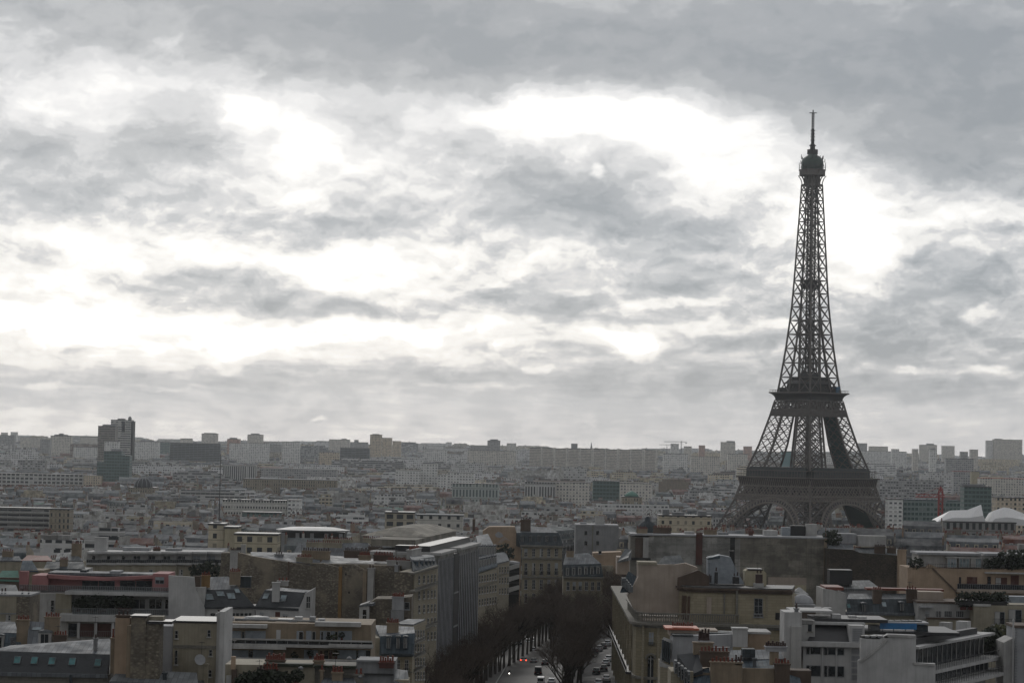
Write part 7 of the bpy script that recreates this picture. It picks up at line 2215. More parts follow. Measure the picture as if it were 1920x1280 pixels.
    for i in range(4): b.box(1241.5 + i * 4.2, 1198 + i * 2, 1244.5 + i * 4.2, 1236 + i * 2.5, -.7, .6, 'zinc_dark', 'dormer')
    b.foot(1240, 1445, 8); b.land('orange parapet house', 1248, 1440, 1185)
    b = Bld('blue_zinc_house', 'cluster of blue zinc and slate slopes with soot-dark chimney stacks, bottom right of centre', 1264, 316, 0.0, 'house', py=1250)
    b.box(1258, 1258, 1300, None, -.5, 6, 'stone'); b.box(1300, 1262, 1480, None, .5, 9, 'tan', 'wall')
    b.slope((1296, 1264), (1318, 1254), (1308, 1222), (1270, 1226), .0, 4, 'slate', 'slate_slope')
    for i in range(5): b.box(1265 + i * 6, 1238 + i * 5, 1270 + i * 6, 1262 + i * 6, -1.0 - i * .12, 1, 'zinc_pale', 'dormer'); b.win(1265.5 + i * 6, 1243 + i * 5, 1269.5 + i * 6, 1262 + i * 6, -1.05 - i * .12, 1, 2, 'white', sill=False)
    b.slope((1366, 1254), (1456, 1252), (1450, 1231), (1368, 1234), 2.5, 7, 'zinc_blue', 'zinc_roof'); b.slope((1296, 1290), (1334, 1290), (1330, 1250), (1302, 1256), -2.0, 2.0, 'zinc_blue', 'zinc_roof'); b.slope((1366, 1236), (1470, 1234), (1462, 1216), (1370, 1218), 6, 10, 'zinc', 'zinc_roof')
    b.box(1392, 1216, 1416, 1232, 5, 7, 'zinc_dark', 'rooftop_plant'); b.chimney(1412, 1236, 1418, 1258, 3.2, .4, 'zinc', 0)
    b.chimney(1300, 1206, 1337, 1228, 3.6, 1.0, 'tan', 0); b.chimney(1310, 1203, 1330, 1206, 3.7, .8, 'grey', 7, 'pot_dark', cap=False, ph=1.2)
    b.chimney(1313, 1223, 1366, 1250, 1.6, 1.0, 'brown', 8, 'pot'); b.chimney(1333, 1243, 1392, None, -1.2, 1.4, 'tan', 8, 'pot'); b.chimney(1378, 1240, 1392, 1246, -1.2, .7, 'black', 3, 'pot_dark', cap=False)
    b.box(1392, 1252, 1454, None, .2, .5, 'tan', 'wall'); b.chimney(1436, 1214, 1475, 1221, 2.0, 1.4, 'greylight', 10, 'pot_dark'); b.chimney(1444, 1221, 1460, 1246, 2.2, 1.0, 'tan', 0, cap=False); b.chimney(1453, 1246, 1481, None, -.4, 1.2, 'brown', 5, 'pot')
    m = MB(); x, z = b.q(1354, 1215, 3); m.slab([(x - 1.3, 3), (x + 1.1, 4.4), (x + 1.2, 4.8), (x - 1.2, 3.5)], z - .1, z + .1); m.build('roof_window', Mt['steel'], b.root)
    b.slope((1480, 1282), (1503, 1284), (1500, 1270), (1481, 1264), 0, 3, 'zinc_blue', 'lean_to'); b.box(1481, 1256, 1521, None, 3, 6, 'brown', 'wall')
    b.foot(1258, 1520, 10); b.land('blue zinc cluster', 1264, 1480, 1240)
    # white office
    b = Bld('white_office', 'white modern office with dark ribbon windows and a steep black roof slope', 1470, 346, 0.0, 'office', py=1210)
    b.box(1506, 1206, 1614, None, 0, 12, 'white'); b.box(1470, 1147, 1503, 1240, -.6, 5, 'white', 'pylon'); b.box(1484, 1174, 1503, None, -1.4, -.6, 'white2', 'pylon'); b.box(1503, 1163, 1528, 1208, 1, 6, 'white2', 'wall')
    b.win(1515, 1170, 1522, 1183, 1.0, 1, 1, None)
    b.slope((1512, 1205), (1593, 1208), (1593, 1171), (1528, 1168), -.2, 3.4, 'flat_black', 'black_slope'); b.box(1526, 1166, 1622, 1171, 2.6, 3.6, 'white', 'parapet'); b.box(1527, 1160, 1665, 1166, 3.6, 12, 'flat_black', 'flat_roof')
    b.box(1593, 1172, 1621, 1206, -.1, 4, 'white', 'louvre_surround'); b.win(1598, 1177, 1617, 1202, -.12, 1, 7, 'greylight', 'grey', 'louvre', sill=False)
    b.box(1492, 1203, 1616, 1212, -.9, 0, 'white', 'ledge')
    for x0, x1 in ((1511.5, 1518), (1519, 1539), (1545, 1551), (1552, 1567), (1569.5, 1583)):
        k = (x0 - 1511) * .03
        b.win(x0, 1212 + k, x1, 1226 + k, 0, 1, 1, 'grey', sill=False); b.win(x0, 1246 + k, x1, 1267 + k, 0, 1, 1, 'grey', sill=False)
    for x in (1541, 1567.5): b.box(x, 1212, x + 1.8, None, -.3, 0, 'white', 'fin')
    for y in (1216, 1228, 1240, 1252, 1264): b.win(1596, y, 1613, y + 10, 0, 1, 4, 'greylight', 'grey', 'louvre', sill=False)
    b.rail(1500, 1147, 1527, 1156, 2, 12, 'black', .06); b.rail(1500, 1162, 1524, 1170, 1, 10, 'black', .06)
    b.chimney(1490, 1142, 1497, 1172, -.2, .7, 'steel', 1, 'pot_dark')
    for x0, y0, x1, y1, d in ((1560, 1151, 1577, 1165, 5), (1592, 1154, 1605, 1164, 6), (1608, 1156, 1625, 1167, 5.5), (1529, 1138, 1541, 1144, 11), (1546, 1139, 1560, 1145, 11)):
        b.box(x0, y0, x1, y1, d, d + 1.6, 'white', 'vent_stack')
    b.box(1484, 1144, 1562, 1147, 5, 12, 'white', 'parapet')
    w = sub(b, 'party_wall', 1614, 338, 0.0, 1240)
    w.shape([(1610, 1238), (1614, 1236), (1614, 1196), (1648, 1198), (1665, 1188), (1717.5, 1190), (1717.5, 1242)], 0, 1.2, 'white', 'wall', True); w.box(1717.6, 1243, 1754, None, .002, 1.2, 'white', 'wall')
    for p, q in (((1610, 1239), (1625, 1232)), ((1625, 1232), (1648, 1212)), ((1648, 1212), (1664, 1197)), ((1664, 1191), (1716, 1193)), ((1712, 1243), (1753, 1246))):
        a, e = w.q(*p, -.1), w.q(*q, -.1); m = MB(); m.bar((a[0], -.1, a[1]), (e[0], -.1, e[1]), .22, .3); m.build('coping', Mt['white2'], w.root)
    w.box(1616, 1192, 1664, 1197, .4, 2.2, 'black', 'duct_frame')
    for i, x in enumerate((1622, 1634, 1647, 1658)): w.box(x, 1191.5, x + 8, 1195, .0, 2, 'steel', 'duct')
    # plant with blue panels
    b.box(1650, 1168, 1719, 1179, 4.5, 4.7, 'blue', 'blue_panel'); b.box(1720, 1167, 1733, 1176, 6.0, 6.2, 'blue', 'blue_panel')
    b.box(1652, 1166, 1742, 1169, 4.8, 9, 'greylight', 'rooftop_plant'); b.box(1720, 1172, 1740, 1184, 5, 8, 'zinc_dark', 'rooftop_plant'); b.box(1632, 1172, 1650, 1184, 5, 7.5, 'steel', 'rooftop_plant')
    for i in range(6): m = MB(); x, z = b.q(1657 + i * 13, 1166.5, 6.5); m.lathe([(.5, z), (.55, z + .35)], x, 6.6, 12); m.build('fan', Mt['steel'], b.root)
    for x in (1654, 1675, 1697, 1716, 1738): b.box(x, 1179, x + 1.5, 1188, 5, 5.2, 'steel', 'leg_frame')
    b.box(1614, 1184, 1800, 1190, 3.4, 16, 'flat_black', 'flat_roof')
    # the terraces that sweep away to the right
    t = sub(b, 'terrace_front', 1717, 346, math.radians(61), 1209)
    x1 = t.q(1850, 1186)[0]; z0 = t.q(1717, 1209)[1]; zb1 = t.q(1755, 1255, -1.6)[1]; zb2 = t.q(1790, 1280, -2.8)[1]
    L = x1
    m = MB(); m.box(-2, L - 1, .6, 12, -2, z0 - .3); m.build('wall', Mt['white2'], t.root)
    m = MB(); m.box(-2, L + .5, -1.2, 12, z0 - .35, z0); m.build('roof_slab', Mt['white'], t.root)
    m = MB(); m.box(0, L - 4, .2, 1.2, z0 + .002, z0 + .9); m.box(0, L - 6, 1.2, 8, z0 + .002, z0 + .5); m.build('roof_upstand', Mt['flat_black'], t.root)
    m = MB(); m.box(L - 9, L - 7.4, 3, 4.6, z0 + .5, z0 + 1.8); m.build('vent_stack', Mt['white2'], t.root)
    m = MB(); m.box(L - 3.4, L - 1.6, 2, 3.8, z0 + .01, z0 + 1.7); m.build('vent_stack', Mt['white'], t.root)
    n = 15
    for lvl, (za, zz, d) in enumerate(((zb1 + .15, z0 - .4, .6), (zb2 + .15, zb1 - .5, -.2))):
        for i in range(n):
            xa, xb = L * i / n + .08, L * (i + 1) / n - .08
            m = MB(); m.box(xa, xb, d - .06, d + .05, za, zz); g_ = m.build('window', Mt['glass'], t.root)
            m = MB(); m.box(xb + .001, xb + .159, d - .14, d + .04, za, zz); m.build('frame', Mt['white2' if i % 3 else 'grey'], g_)
        m = MB(); D = -1.8 - lvl * 1.3
        arc = [(L + 3.0 + (1.5 + lvl) * math.cos(a), 2 + (2 - D) * math.sin(a)) for a in np.linspace(-1.5, .4, 10)]
        zs_ = za - .15
        m.slab([(1, D)] + arc + [(L, 6), (1, 6)], zs_ - .5, zs_); m.build('balcony_slab', Mt['white'], t.root)
        m = MB(); path = [(1 + i * .8, D + .1) for i in range(int((L + 1) / .8))] + [(x - .1, y + .05) for x, y in arc]
        for p, q in zip(path[:-1], path[1:]): m.bar((*p, zs_ + 1.0), (*q, zs_ + 1.0), .07); m.bar((*p, zs_), (*p, zs_ + 1.0), .05)
        m.build('railing', Mt['black'], t.root)
    m = MB(); m.box(2, L - 1, -.2, 12, -2, zb1 - .5); m.build('wall', Mt['white2'], t.root)
    for i, (px, py, r, mt) in enumerate(((1846, 1208, 2.0, 'foliage'), (1858, 1204, 2.4, 'foliage'), (1872, 1200, 2.6, 'foliage2'))):
        tag(t.bush(px, py, 1.5, r, 260, mt), ['dark shrub at the end of the curved white terrace', 'full dark shrub beside the yellow-green one on the curved white terrace', 'yellow-green shrub at the end of the curved white terrace'][i], 'shrub', 'shrubs on the curved terrace')
    b.foot(1470, 1850, 14); b.land('blue-panelled white office', 1600, 1740, 1180)
    # slate mansard behind the office
    b = Bld('twin_dormer_house', 'blue-grey mansard with two dormers, brown chimneys and a cream side wall', 1543, 440, 0.0, 'house')
    b.box(1586, 1150, 1728, None, 0, 10, 'beige'); b.shape([(1543, 1103), (1560, 1105), (1586, 1112), (1586, 1152), (1543, 1152)], -.6, 9, 'white2', 'side_wall', True); b.box(1548, 1100, 1582, 1106, 0, 8, 'tile', 'tile_coping')
    b.slope((1588, 1149), (1728, 1151), (1716, 1122), (1588, 1122), -.3, 2.6, 'zinc_dark', 'mansard'); b.slope((1588, 1122), (1636, 1122), (1632, 1112), (1592, 1112), 2.6, 7, 'zinc_pale', 'zinc_top'); b.slope((1653, 1122), (1702, 1122), (1698, 1112), (1655, 1112), 2.6, 7, 'zinc_pale', 'zinc_top')
    b.dormer(1616, 1131, 1625, 1147, -.2, 2, 'zinc_dark', 'zinc'); b.dormer(1687, 1129, 1696, 1145, -.2, 2, 'zinc_dark', 'zinc'); b.skylight(1588, 1132, 1594, 1140, k=0, skew=-1); b.skylight(1654, 1129, 1661, 1137, k=0, skew=-1, glass='glass_pale')
    b.chimney(1637, 1107, 1653, 1140, 1.6, 1, 'brown', 4, 'pot'); b.chimney(1700, 1106, 1719, 1142, 1.8, 1, 'brown', 4, 'pot'); b.box(1625, 1103, 1770, 1107, 6, 9, 'tile', 'tile_coping'); b.slope((1720, 1148), (1732, 1150), (1726, 1134), (1716, 1134), -.5, 2, 'zinc_blue', 'flashing')
    b.box(1586, 1148, 1734, 1153, -.7, 0, 'zinc', 'gutter'); b.foot(1543, 1730, 11); b.land('mansard with two dormers', 1586, 1720, 1120)
    b = Bld('zinc_shed_house', 'pale zinc shed roof with a big black tank box before the dark rubble wall', 1548, 560, 0.0, 'house')
    b.slope((1550, 1104), (1650, 1102), (1630, 1087), (1570, 1088), 0, 7, 'zinc_pale', 'zinc_roof'); b.box(1550, 1102, 1650, None, .3, 8, 'greylight'); b.box(1556, 1068, 1598, 1095, 1, 6, 'flat_black', 'rooftop_plant'); b.rail(1555, 1098, 1600, 1108, -1.5, 14, 'black', .06); b.foot(1550, 1650, 8)
    # peach apartment house at the right
    b = Bld('peach_apartments', 'peach rendered apartment house with red-brown shutters and a glazed roof terrace', 1702, 545, 0.0, 'apartment house')
    b.shape([(1702, 1063), (1738, 1064), (1746, 1058), (1760, 1064), (1800, 1066), (1960, 1066), (1960, 1140), (1702, 1128)], 0, 12, 'peach', 'wall', True)
    for (p, q) in (((1749, 1065), (1792, 1108)), ((1792, 1108), (1797, 1124))):
        a, e = b.q(*p, -.15), b.q(*q, -.15); m = MB(); m.bar((a[0], -.15, a[1]), (e[0], -.15, e[1]), .3); m.build('drainpipe', Mt['brown'], b.root)
    b.box(1722, 1040, 1960, 1064, 3.2, 12, 'white2', 'penthouse_wall'); b.box(1720, 1036, 1840, 1040, 2, 12, 'greylight', 'roof_slab'); b.box(1846, 1038, 1960, 1042, 2.6, 12, 'greylight', 'roof_slab')
    for x0, x1 in ((1776, 1794), (1798, 1818), (1820, 1840)): b.win(x0, 1046, x1, 1063, 1.6, 3, 1, 'white2', 'glass_pale', sill=False)
    b.box(1774, 1044, 1842, 1046, 1.4, 3.2, 'white2', 'conservatory_roof'); b.box(1870, 1040, 1886, 1064, 1.2, 3, 'greylight', 'pier'); b.box(1900, 1040, 1910, 1064, 1.2, 3, 'greylight', 'pier')
    b.rail(1702, 1058, 1960, 1066, -.2, 60, 'black', .06)
    b.win(1813, 1081, 1832, 1103, 0, 2, 2, 'redbrown', 'redblind'); b.win(1851, 1080, 1858, 1100, 0, 1, 2, 'redbrown'); b.win(1866, 1082, 1888, 1104, 0, 2, 2, 'redbrown', 'redblind'); b.win(1895, 1078, 1910, 1102, 0, 2, 2, 'redbrown', 'redblind')
    for x in (1798,): b.win(x, 1081, x + 4, 1098, 0, 1, 1, 'redbrown', sill=False)
    b.rail(1795, 1095, 1960, 1105, -1.5, 40, 'grey', .06, infill='glass'); b.box(1795, 1105, 1960, 1111, -1.7, 0, 'pinkbeige', 'balcony_slab'); b.box(1848, 1073, 1960, 1075.5, -1.2, 0, 'white2', 'awning')
    for i, (px, py, r, m) in enumerate(((1718, 1058, 1.6, 'foliage'), (1858, 1058, 1.6, 'foliage'), (1868, 1054, 1.3, 'foliage'), (1892, 1050, 2.4, 'foliage'), (1914, 1050, 2.4, 'foliage'))):
        tag(b.bush(px, py, .9, r, 180, m), ['dark shrub alone at the left end of the peach house roof terrace', 'dark shrub right of the glazed conservatory on the peach house terrace', 'small shrub left of the pier on the peach house terrace', 'tall dark shrub between two piers on the peach house terrace', 'tall dark shrub at the right edge of the peach house terrace'][i], 'shrub', 'shrubs on the peach house terrace')
    b.foot(1702, 1960, 13); b.land('peach apartment house', 1702, 1920, 1060)
    b = Bld('low_window_house', 'low cream house with four barred windows below the peach apartment house', 1720, 436, 0.0, 'house')
    b.box(1722, 1130, 1824, None, 0, 9, 'white2'); b.box(1720, 1127, 1826, 1131, -.2, 9, 'brown', 'coping'); b.box(1722, 1109, 1769, 1128, 4, 8, 'pinkbeige', 'parapet')
    for x0, x1 in ((1734, 1743), (1753.5, 1765.5), (1770, 1785), (1792, 1807)): b.win(x0, 1144, x1, 1157, 0, 4, 1, 'white')
    b.box(1725, 1136, 1750, 1139, -1.2, 0, 'greylight', 'awning'); b.box(1738, 1158, 1856, 1161, -1, 4, 'brown', 'coping'); b.box(1740, 1160, 1856, None, -.8, -.01, 'beige', 'wall'); b.foot(1720, 1856, 10)
    b = Bld('beige_balcony_house', 'beige house with dark balcony openings under a hedge at the right edge', 1826, 432, 0.0, 'house')
    b.box(1826, 1135, 1960, None, 0, 10, 'beige'); b.box(1826, 1132, 1858, 1136, -.3, 10, 'white2', 'coping')
    for x0, y0, x1, y1 in ((1865, 1146, 1884, 1172), (1891, 1142, 1916, 1172), (1869, 1180, 1884, 1200)): b.win(x0, y0, x1, y1, 0, 2, 1, 'grey', sill=False)
    b.rail(1862, 1160, 1960, 1171, -1.3, 40, 'black', .06); b.box(1862, 1171, 1960, 1176, -1.5, 0, 'white2', 'balcony_slab'); b.box(1886, 1118, 1960, 1130, 1, 4, 'paleblind', 'awning')
    b.box(1800, 1126, 1888, 1135, .5, 4.5, 'black', 'planter')
    for i, x in enumerate((1806, 1820, 1834, 1848, 1862, 1876)):
        tag(b.bush(x, 1123, 1.5, 1.4, 180), ['first', 'second', 'third', 'fourth', 'fifth', 'sixth'][i] + ' dark bush from the left in the long roof hedge under the peach balcony', 'shrub', 'bushes of the long roof hedge')
    b.foot(1800, 1960, 11)
    b = Bld('pole_wall_house', 'pale wall with a tall white flue pipe at the bottom right edge', 1885, 372, 0.0, 'house')
    b.box(1903, 1176, 1960, None, -.4, 6, 'greylight'); b.box(1902, 1172, 1960, 1177, -.6, 6, 'brown', 'coping'); b.shape([(1882, 1204), (1898, 1196), (1903, 1196), (1903, 1240), (1882, 1240)], 0, 6, 'white2', 'side_wall', True)
    m = MB(); x, z = b.q(1900, 1163, -.8); m.tube((x, -.8, 0), (x, -.8, z), .14, .12, 8); m.tube((x, -.8, z), (x, -.8, z + .3), .2, .1, 8); m.build('flue_pipe', Mt['white'], b.root)
    m = MB(); x, z = b.q(1905, 1180, -.6)
    for i in range(22): m.box(x - .1, x + .25, -.55, -.42, z - i * .42, z - i * .42 + .07)
    m.build('ladder', Mt['grey'], b.root); b.foot(1882, 1960, 7)
# ---------------------------------------------------------------- avenue: road, trees, cars
def strip(name, pts0, pts1, dz, mat, n=30):
    """a sheet laid on the ground between two lines"""
    m = MB()
    for i in range(n + 1):
        t = i / n
        for p in (pts0, pts1):
            x = float(np.interp(t, np.linspace(0, 1, len(p)), [q[0] for q in p])); y = float(np.interp(t, np.linspace(0, 1, len(p)), [q[1] for q in p]))
            m.v.append((x, y, gz(x, y) + dz))
    for i in range(n):
        m.f.append((2 * i, 2 * i + 1, 2 * i + 3, 2 * i + 2)); m.m.append(0)
    o = m.build(name, mat)
    tag(o, kind='structure')
    return o


def cx(y):                                                       # middle of the carriageway
    return 5.0 + (y - 540) * .045


def build_avenue():
    k = Nodes('asphalt')
    a = k.noise(k.obj(), 0.6, 7, .65)
    road = k.done(k.mix(k.range(a, .35, .7), (0.014, 0.014, 0.016), (0.028, 0.028, 0.030)), k.range(a, .35, .7, .62, .85), 0.0, 0.3)
    pave = simple('pavement', (0.04, 0.038, 0.035), 0.75)
    paint = simple('road_paint', (0.6, 0.6, 0.58), 0.6)
    ys = [380, 480, 560, 660, 760, 840]
    strip('pavement', [(-22, y) for y in ys], [(34, y) for y in ys], .35, pave)
    strip('road', [(cx(y) - 7.0, y) for y in ys], [(cx(y) + 7.0, y) for y in ys], .41, road)
    strip('side_road', [(cx(y) + 12.0, y) for y in ys], [(cx(y) + 19.5, y) for y in ys], .41, road)
    strip('side_road', [(cx(y) - 16.5, y) for y in ys], [(cx(y) - 11.5, y) for y in ys], .41, road)
    m = MB()
    for i in range(44):
        y = 500 + i * 6
        x = cx(y); z = gz(x, y) + .425
        if i % 2: m.poly([(x - .07, y, z), (x + .07, y, z), (x + .1, y + 3, gz(x, y + 3) + .425), (x - .05, y + 3, gz(x, y + 3) + .425)])
    for i in range(10):
        x = cx(549) - 6.4 + i * 1.35; m.poly([(x, 547.5, gz(x, 547) + .425), (x + .6, 547.5, gz(x, 547) + .425), (x + .6, 550.5, gz(x, 550) + .425), (x, 550.5, gz(x, 550) + .425)])
    tag(m.build('road_marking', paint), kind='structure')
    # kerbs
    for off in (-7.0, 7.0, 12.0, -11.5):
        m = MB()
        for i in range(46):
            y0, y1 = 380 + i * 10, 390 + i * 10
            a, b = Vector((cx(y0) + off, y0, gz(cx(y0), y0) + .44)), Vector((cx(y1) + off, y1, gz(cx(y1), y1) + .44))
            m.bar(a, b, .25, .2)
        tag(m.build('kerb', simple('kerb_stone', (.25, .25, .24), .8) if 'kerbm' not in Mt else Mt['kerbm']), kind='structure')
    # cars
    glass, black = Mt['glass'], Mt['black']
    redl = bpy.data.materials.new('brake_light'); redl.use_nodes = True
    bs = redl.node_tree.nodes['Principled BSDF']; bs.inputs['Base Color'].default_value = (.6, .02, .01, 1); bs.inputs['Emission Color'].default_value = (1, .06, .02, 1); bs.inputs['Emission Strength'].default_value = 5
    dimr = simple('tail_light', (.25, .015, .01), .3)
    lamp = simple('headlight_glass', (.6, .6, .6), .15)
    litl = bpy.data.materials.new('lit_headlight'); litl.use_nodes = True
    bs = litl.node_tree.nodes['Principled BSDF']; bs.inputs['Emission Color'].default_value = (1, .95, .85, 1); bs.inputs['Emission Strength'].default_value = 9
    paints = {n: simple(n + '_car_paint', c, .28, .3, .08) for n, c in (('silver', (.42, .44, .46)), ('black', (.015, .015, .018)), ('white', (.62, .62, .62)), ('grey', (.12, .125, .13)), ('dark_blue', (.02, .03, .06)), ('dark_green', (.02, .035, .03)))}

    def car(van=False):
        """4.2 m car with its tail towards -y"""
        root = empty('parked_car', (0, 0, 0))
        m = MB()
        if van: body = [(-2.2, .28), (2.25, .28), (2.3, .9), (1.9, 1.05), (1.2, 1.9), (-2.15, 1.95), (-2.25, .9)]
        else: body = [(-2.1, .3), (2.1, .28), (2.15, .62), (1.9, .8), (.95, .92), (-1.85, .95), (-2.12, .8)]
        def loft(pr, w0, w1, mb):
            n = len(pr); zs = [z for _, z in pr]; lo, hi = min(zs), max(zs)
            L = [(-(w0 + (w1 - w0) * (z - lo) / (hi - lo)), y, z) for y, z in pr]; R = [(-x, y, z) for x, y, z in L]
            mb.faces(L + R, [tuple(range(n)), tuple(range(2 * n - 1, n - 1, -1))] + [(i + n, (i + 1) % n + n, (i + 1) % n, i) for i in range(n)])
        loft(body, .84, .8 if not van else .72, m)
        bo = m.build('body', paints['grey'], root)
        if not van:
            m = MB(); loft([(.98, .9), (.35, 1.36), (-.3, 1.44), (-1.2, 1.4), (-1.78, .93)], .76, .58, m); cb = m.build('cabin', glass, root)
            m = MB(); loft([(.28, 1.40), (-.3, 1.46), (-1.2, 1.42), (-1.3, 1.37), (.3, 1.34)], .60, .57, m); m.build('roof', paints['grey'], root)
        else:
            m = MB(); m.box(-.6, .6, -2.25, -2.18, 1.1, 1.7); m.box(-.79, .79, .2, 1.0, 1.15, 1.65); m.build('window', glass, root)
            m = MB(); m.poly([(-.66, 1.88, 1.08), (.66, 1.88, 1.08), (.62, 1.3, 1.75), (-.62, 1.3, 1.75)]); m.build('windscreen', glass, root)
        for x in (-.78, .78):
            for y in (-1.3, 1.3):
                m = MB(); m.tube((x - .1, y, .32), (x + .1, y, .32), .32, .32, 14); w = m.build('wheel', black, root)
                m = MB(); m.tube((x + (.101 if x > 0 else -.101), y, .32), (x + (.12 if x > 0 else -.12), y, .32), .19, .17, 10); m.build('rim', Mt['steel'], w)
        for x in (-.66, .66):
            m = MB(); m.box(x - .14, x + .14, -2.16 if not van else -2.3, -2.0 if not van else -2.15, .66, .84); m.build('tail_light', dimr, root)
            m = MB(); m.box(x - .16, x + .16, 2.0, 2.18 if not van else 2.32, .58, .74); m.build('headlight', lamp, root)
        m = MB(); m.box(-.26, .26, -2.15 if not van else -2.29, -2.08 if not van else -2.2, .48, .6); m.build('number_plate', Mt['white2'], root)
        return root
    protos = {False: car(False), True: car(True)}
    used = {False: False, True: False}

    def place(x, y, rz, colour, label, van=False, brake=False, group=None, name='car'):
        if used[van]: r = copy_tree(protos[van])
        else: r = protos[van]; used[van] = True
        r.name = name
        r.location = (x, y, gz(x, y) + .42); r.rotation_euler = (0, 0, rz)
        for k in ('label', 'category', 'group'):
            if k in r: del r[k]
        tag(r, label, 'van' if van else 'car', group)
        RECOL.append((r, paints[colour], redl if brake else None))
        return r

    RECOL = []
    def at(px, py):
        """point on the road under a photo point"""
        Y = 560.0
        for _ in range(12): Y = YZ(px, py, gz(P(px, py, Y).x, Y) + .42)
        return P(px, py, Y).x, Y
    lean = -math.atan(.045)
    mv = [(982, 1241, 'silver', 'silver car with both red brake lights lit on the avenue', False, True), (1001, 1243, 'grey', 'dark grey car beside the braking silver car on the avenue', False, False), (1009, 1264, 'black', 'dark van just behind the braking cars, nearest on the avenue', True, False), (1022, 1246, 'black', 'black car at the right kerb beside the dark van', False, False),
          (1014, 1284, 'white', 'white van at the very bottom of the avenue', True, False), (1034, 1282, 'silver', 'silver car right of the white van at the bottom edge', False, False), (976, 1214, 'white', 'white van farther down the avenue between tree trunks', True, False), (999, 1222, 'silver', 'silver car ahead of the braking cars', False, False), (990, 1206, 'silver', 'silver car left in the pair beyond the white van', False, False), (998, 1204, 'white', 'white car right in the pair beyond the white van', False, False), (985, 1192, 'white', 'far pale car in the queue under the trees', False, False), (997, 1189, 'white', 'farthest pale car visible on the avenue', False, False)]
    for px, py, c, lab, van, br in mv:
        x, y = at(px, py); place(x, y, lean, c, lab, van, br, 'traffic on the avenue', 'van' if van else 'car')
    pk = [(1099, 1236, 'grey', 'grey parked car at the near end of the left kerb row in the side lane'), (1107, 1230, 'black', 'second parked car of the left kerb row in the side lane'), (1115, 1224, 'dark_blue', 'third parked car of the left kerb row in the side lane'), (1123, 1219, 'silver', 'silver fourth car of the left kerb row in the side lane'), (1131, 1214, 'black', 'fifth car of the left kerb row in the side lane'), (1139, 1209, 'silver', 'last car of the left kerb row before the stone building'),
          (1122, 1284, 'silver', 'silver parked car at the bottom of the right kerb row'), (1137, 1276, 'white', 'white parked car hugging the stone building at the bottom'), (1132, 1256, 'black', 'black parked car in the right kerb row by the stone building'), (1136, 1246, 'silver', 'bright silver parked car in the middle of the right kerb row'), (1141, 1238, 'white', 'white parked car farthest up the right kerb row'), (1118, 1262, 'dark_green', 'dark green car parked across from the silver car at the bottom')]
    for px, py, c, lab in pk:
        x, y = at(px, py); place(x, y, lean, c, lab, False, False, 'cars parked in the side lane', 'parked_car')
    for i, (px, py) in enumerate(((962, 1206), (956, 1213), (968, 1199), (974, 1193))):
        x, y = at(px, py); place(x, y, lean, ('silver', 'white', 'silver', 'grey')[i], ['second nearest', 'nearest', 'third', 'fourth'][i] + ' parked car glimpsed between trunks on the left pavement lane', False, False, 'cars parked behind the left trunks', 'parked_car')
    for r, paint_m, red in RECOL:                                   # own paint for each copy
        for ch in r.children:
            if ch.name.split('.')[0] in ('body', 'roof'):
                ch.data = ch.data.copy(); ch.data.materials[0] = paint_m
            if red and ch.name.split('.')[0] == 'tail_light':
                ch.data = ch.data.copy(); ch.data.materials[0] = red
    # scooter rider
    x, y = at(955, 1268)
    r = empty('motor_scooter', (x, y, gz(x, y) + .42), lean + math.pi, 'dark motor scooter with its headlight lit on the left of the avenue', 'scooter')
    for yy in (-.62, .62):
        m = MB(); m.tube((-.06, yy, .26), (.06, yy, .26), .26, .26, 12); m.build('wheel', black, r)
    m = MB(); m.prism([(-.5, .3), (.5, .3), (.6, .95), (.5, 1.0), (.38, .45), (-.05, .45), (-.2, .8), (-.75, .8), (-.8, .5)], -.16, .16); m.v = [(b, a, c) for a, b, c in m.v]; m.build('body', black, r)
    m = MB(); m.bar((-.32, .5, 1.05), (.32, .5, 1.05), .05); m.build('handlebar', Mt['steel'], r)
    m = MB(); m.tube((0, .58, .86), (0, .66, .86), .11, .1, 10); m.build('headlight', litl, r)
    p = person_sit(); p.location = (x, y, gz(x, y) + .42); p.rotation_euler = (0, 0, lean + math.pi)
    tag(p, 'rider in dark clothes and helmet seated on the motor scooter', 'person')


def person_sit():
    """seated rider: one skinned body reaching for the handlebar"""
    V = [(0, -.35, .84), (0, -.3, 1.1), (0, -.22, 1.36), (0, -.18, 1.48), (0, -.16, 1.62), (.19, -.22, 1.36), (.25, .05, 1.16), (.28, .42, 1.1), (-.19, -.22, 1.36), (-.25, .05, 1.16), (-.28, .42, 1.1),
         (.12, -.3, .82), (.2, .12, .78), (.17, .1, .4), (.17, .24, .36), (-.12, -.3, .82), (-.2, .12, .78), (-.17, .1, .4), (-.17, .24, .36), (0, -.15, 1.72)]
    E = [(0, 1), (1, 2), (2, 3), (3, 4), (4, 19), (2, 5), (5, 6), (6, 7), (2, 8), (8, 9), (9, 10), (0, 11), (11, 12), (12, 13), (13, 14), (0, 15), (15, 16), (16, 17), (17, 18)]
    Rr = [.17, .17, .18, .07, .11, .08, .055, .04, .08, .055, .04, .11, .08, .06, .05, .11, .08, .06, .05, .09]
    me = bpy.data.meshes.new('person'); me.from_pydata(V, E, [])
    o = bpy.data.objects.new('person', me); COL.objects.link(o)
    md = o.modifiers.new('skin', 'SKIN'); o.modifiers.new('sub', 'SUBSURF').levels = 1
    for i, sv in enumerate(me.skin_vertices[0].data): sv.radius = (Rr[i], Rr[i]); sv.use_root = i == 0
    me.materials.append(Mt['black'])
    m = MB(); m.lathe([(.08, 1.52), (.145, 1.58), (.15, 1.68), (.12, 1.78), (.04, 1.83)], 0, -.15, 12); h = m.build('helmet', Mt['grey'], o, True)
    return o


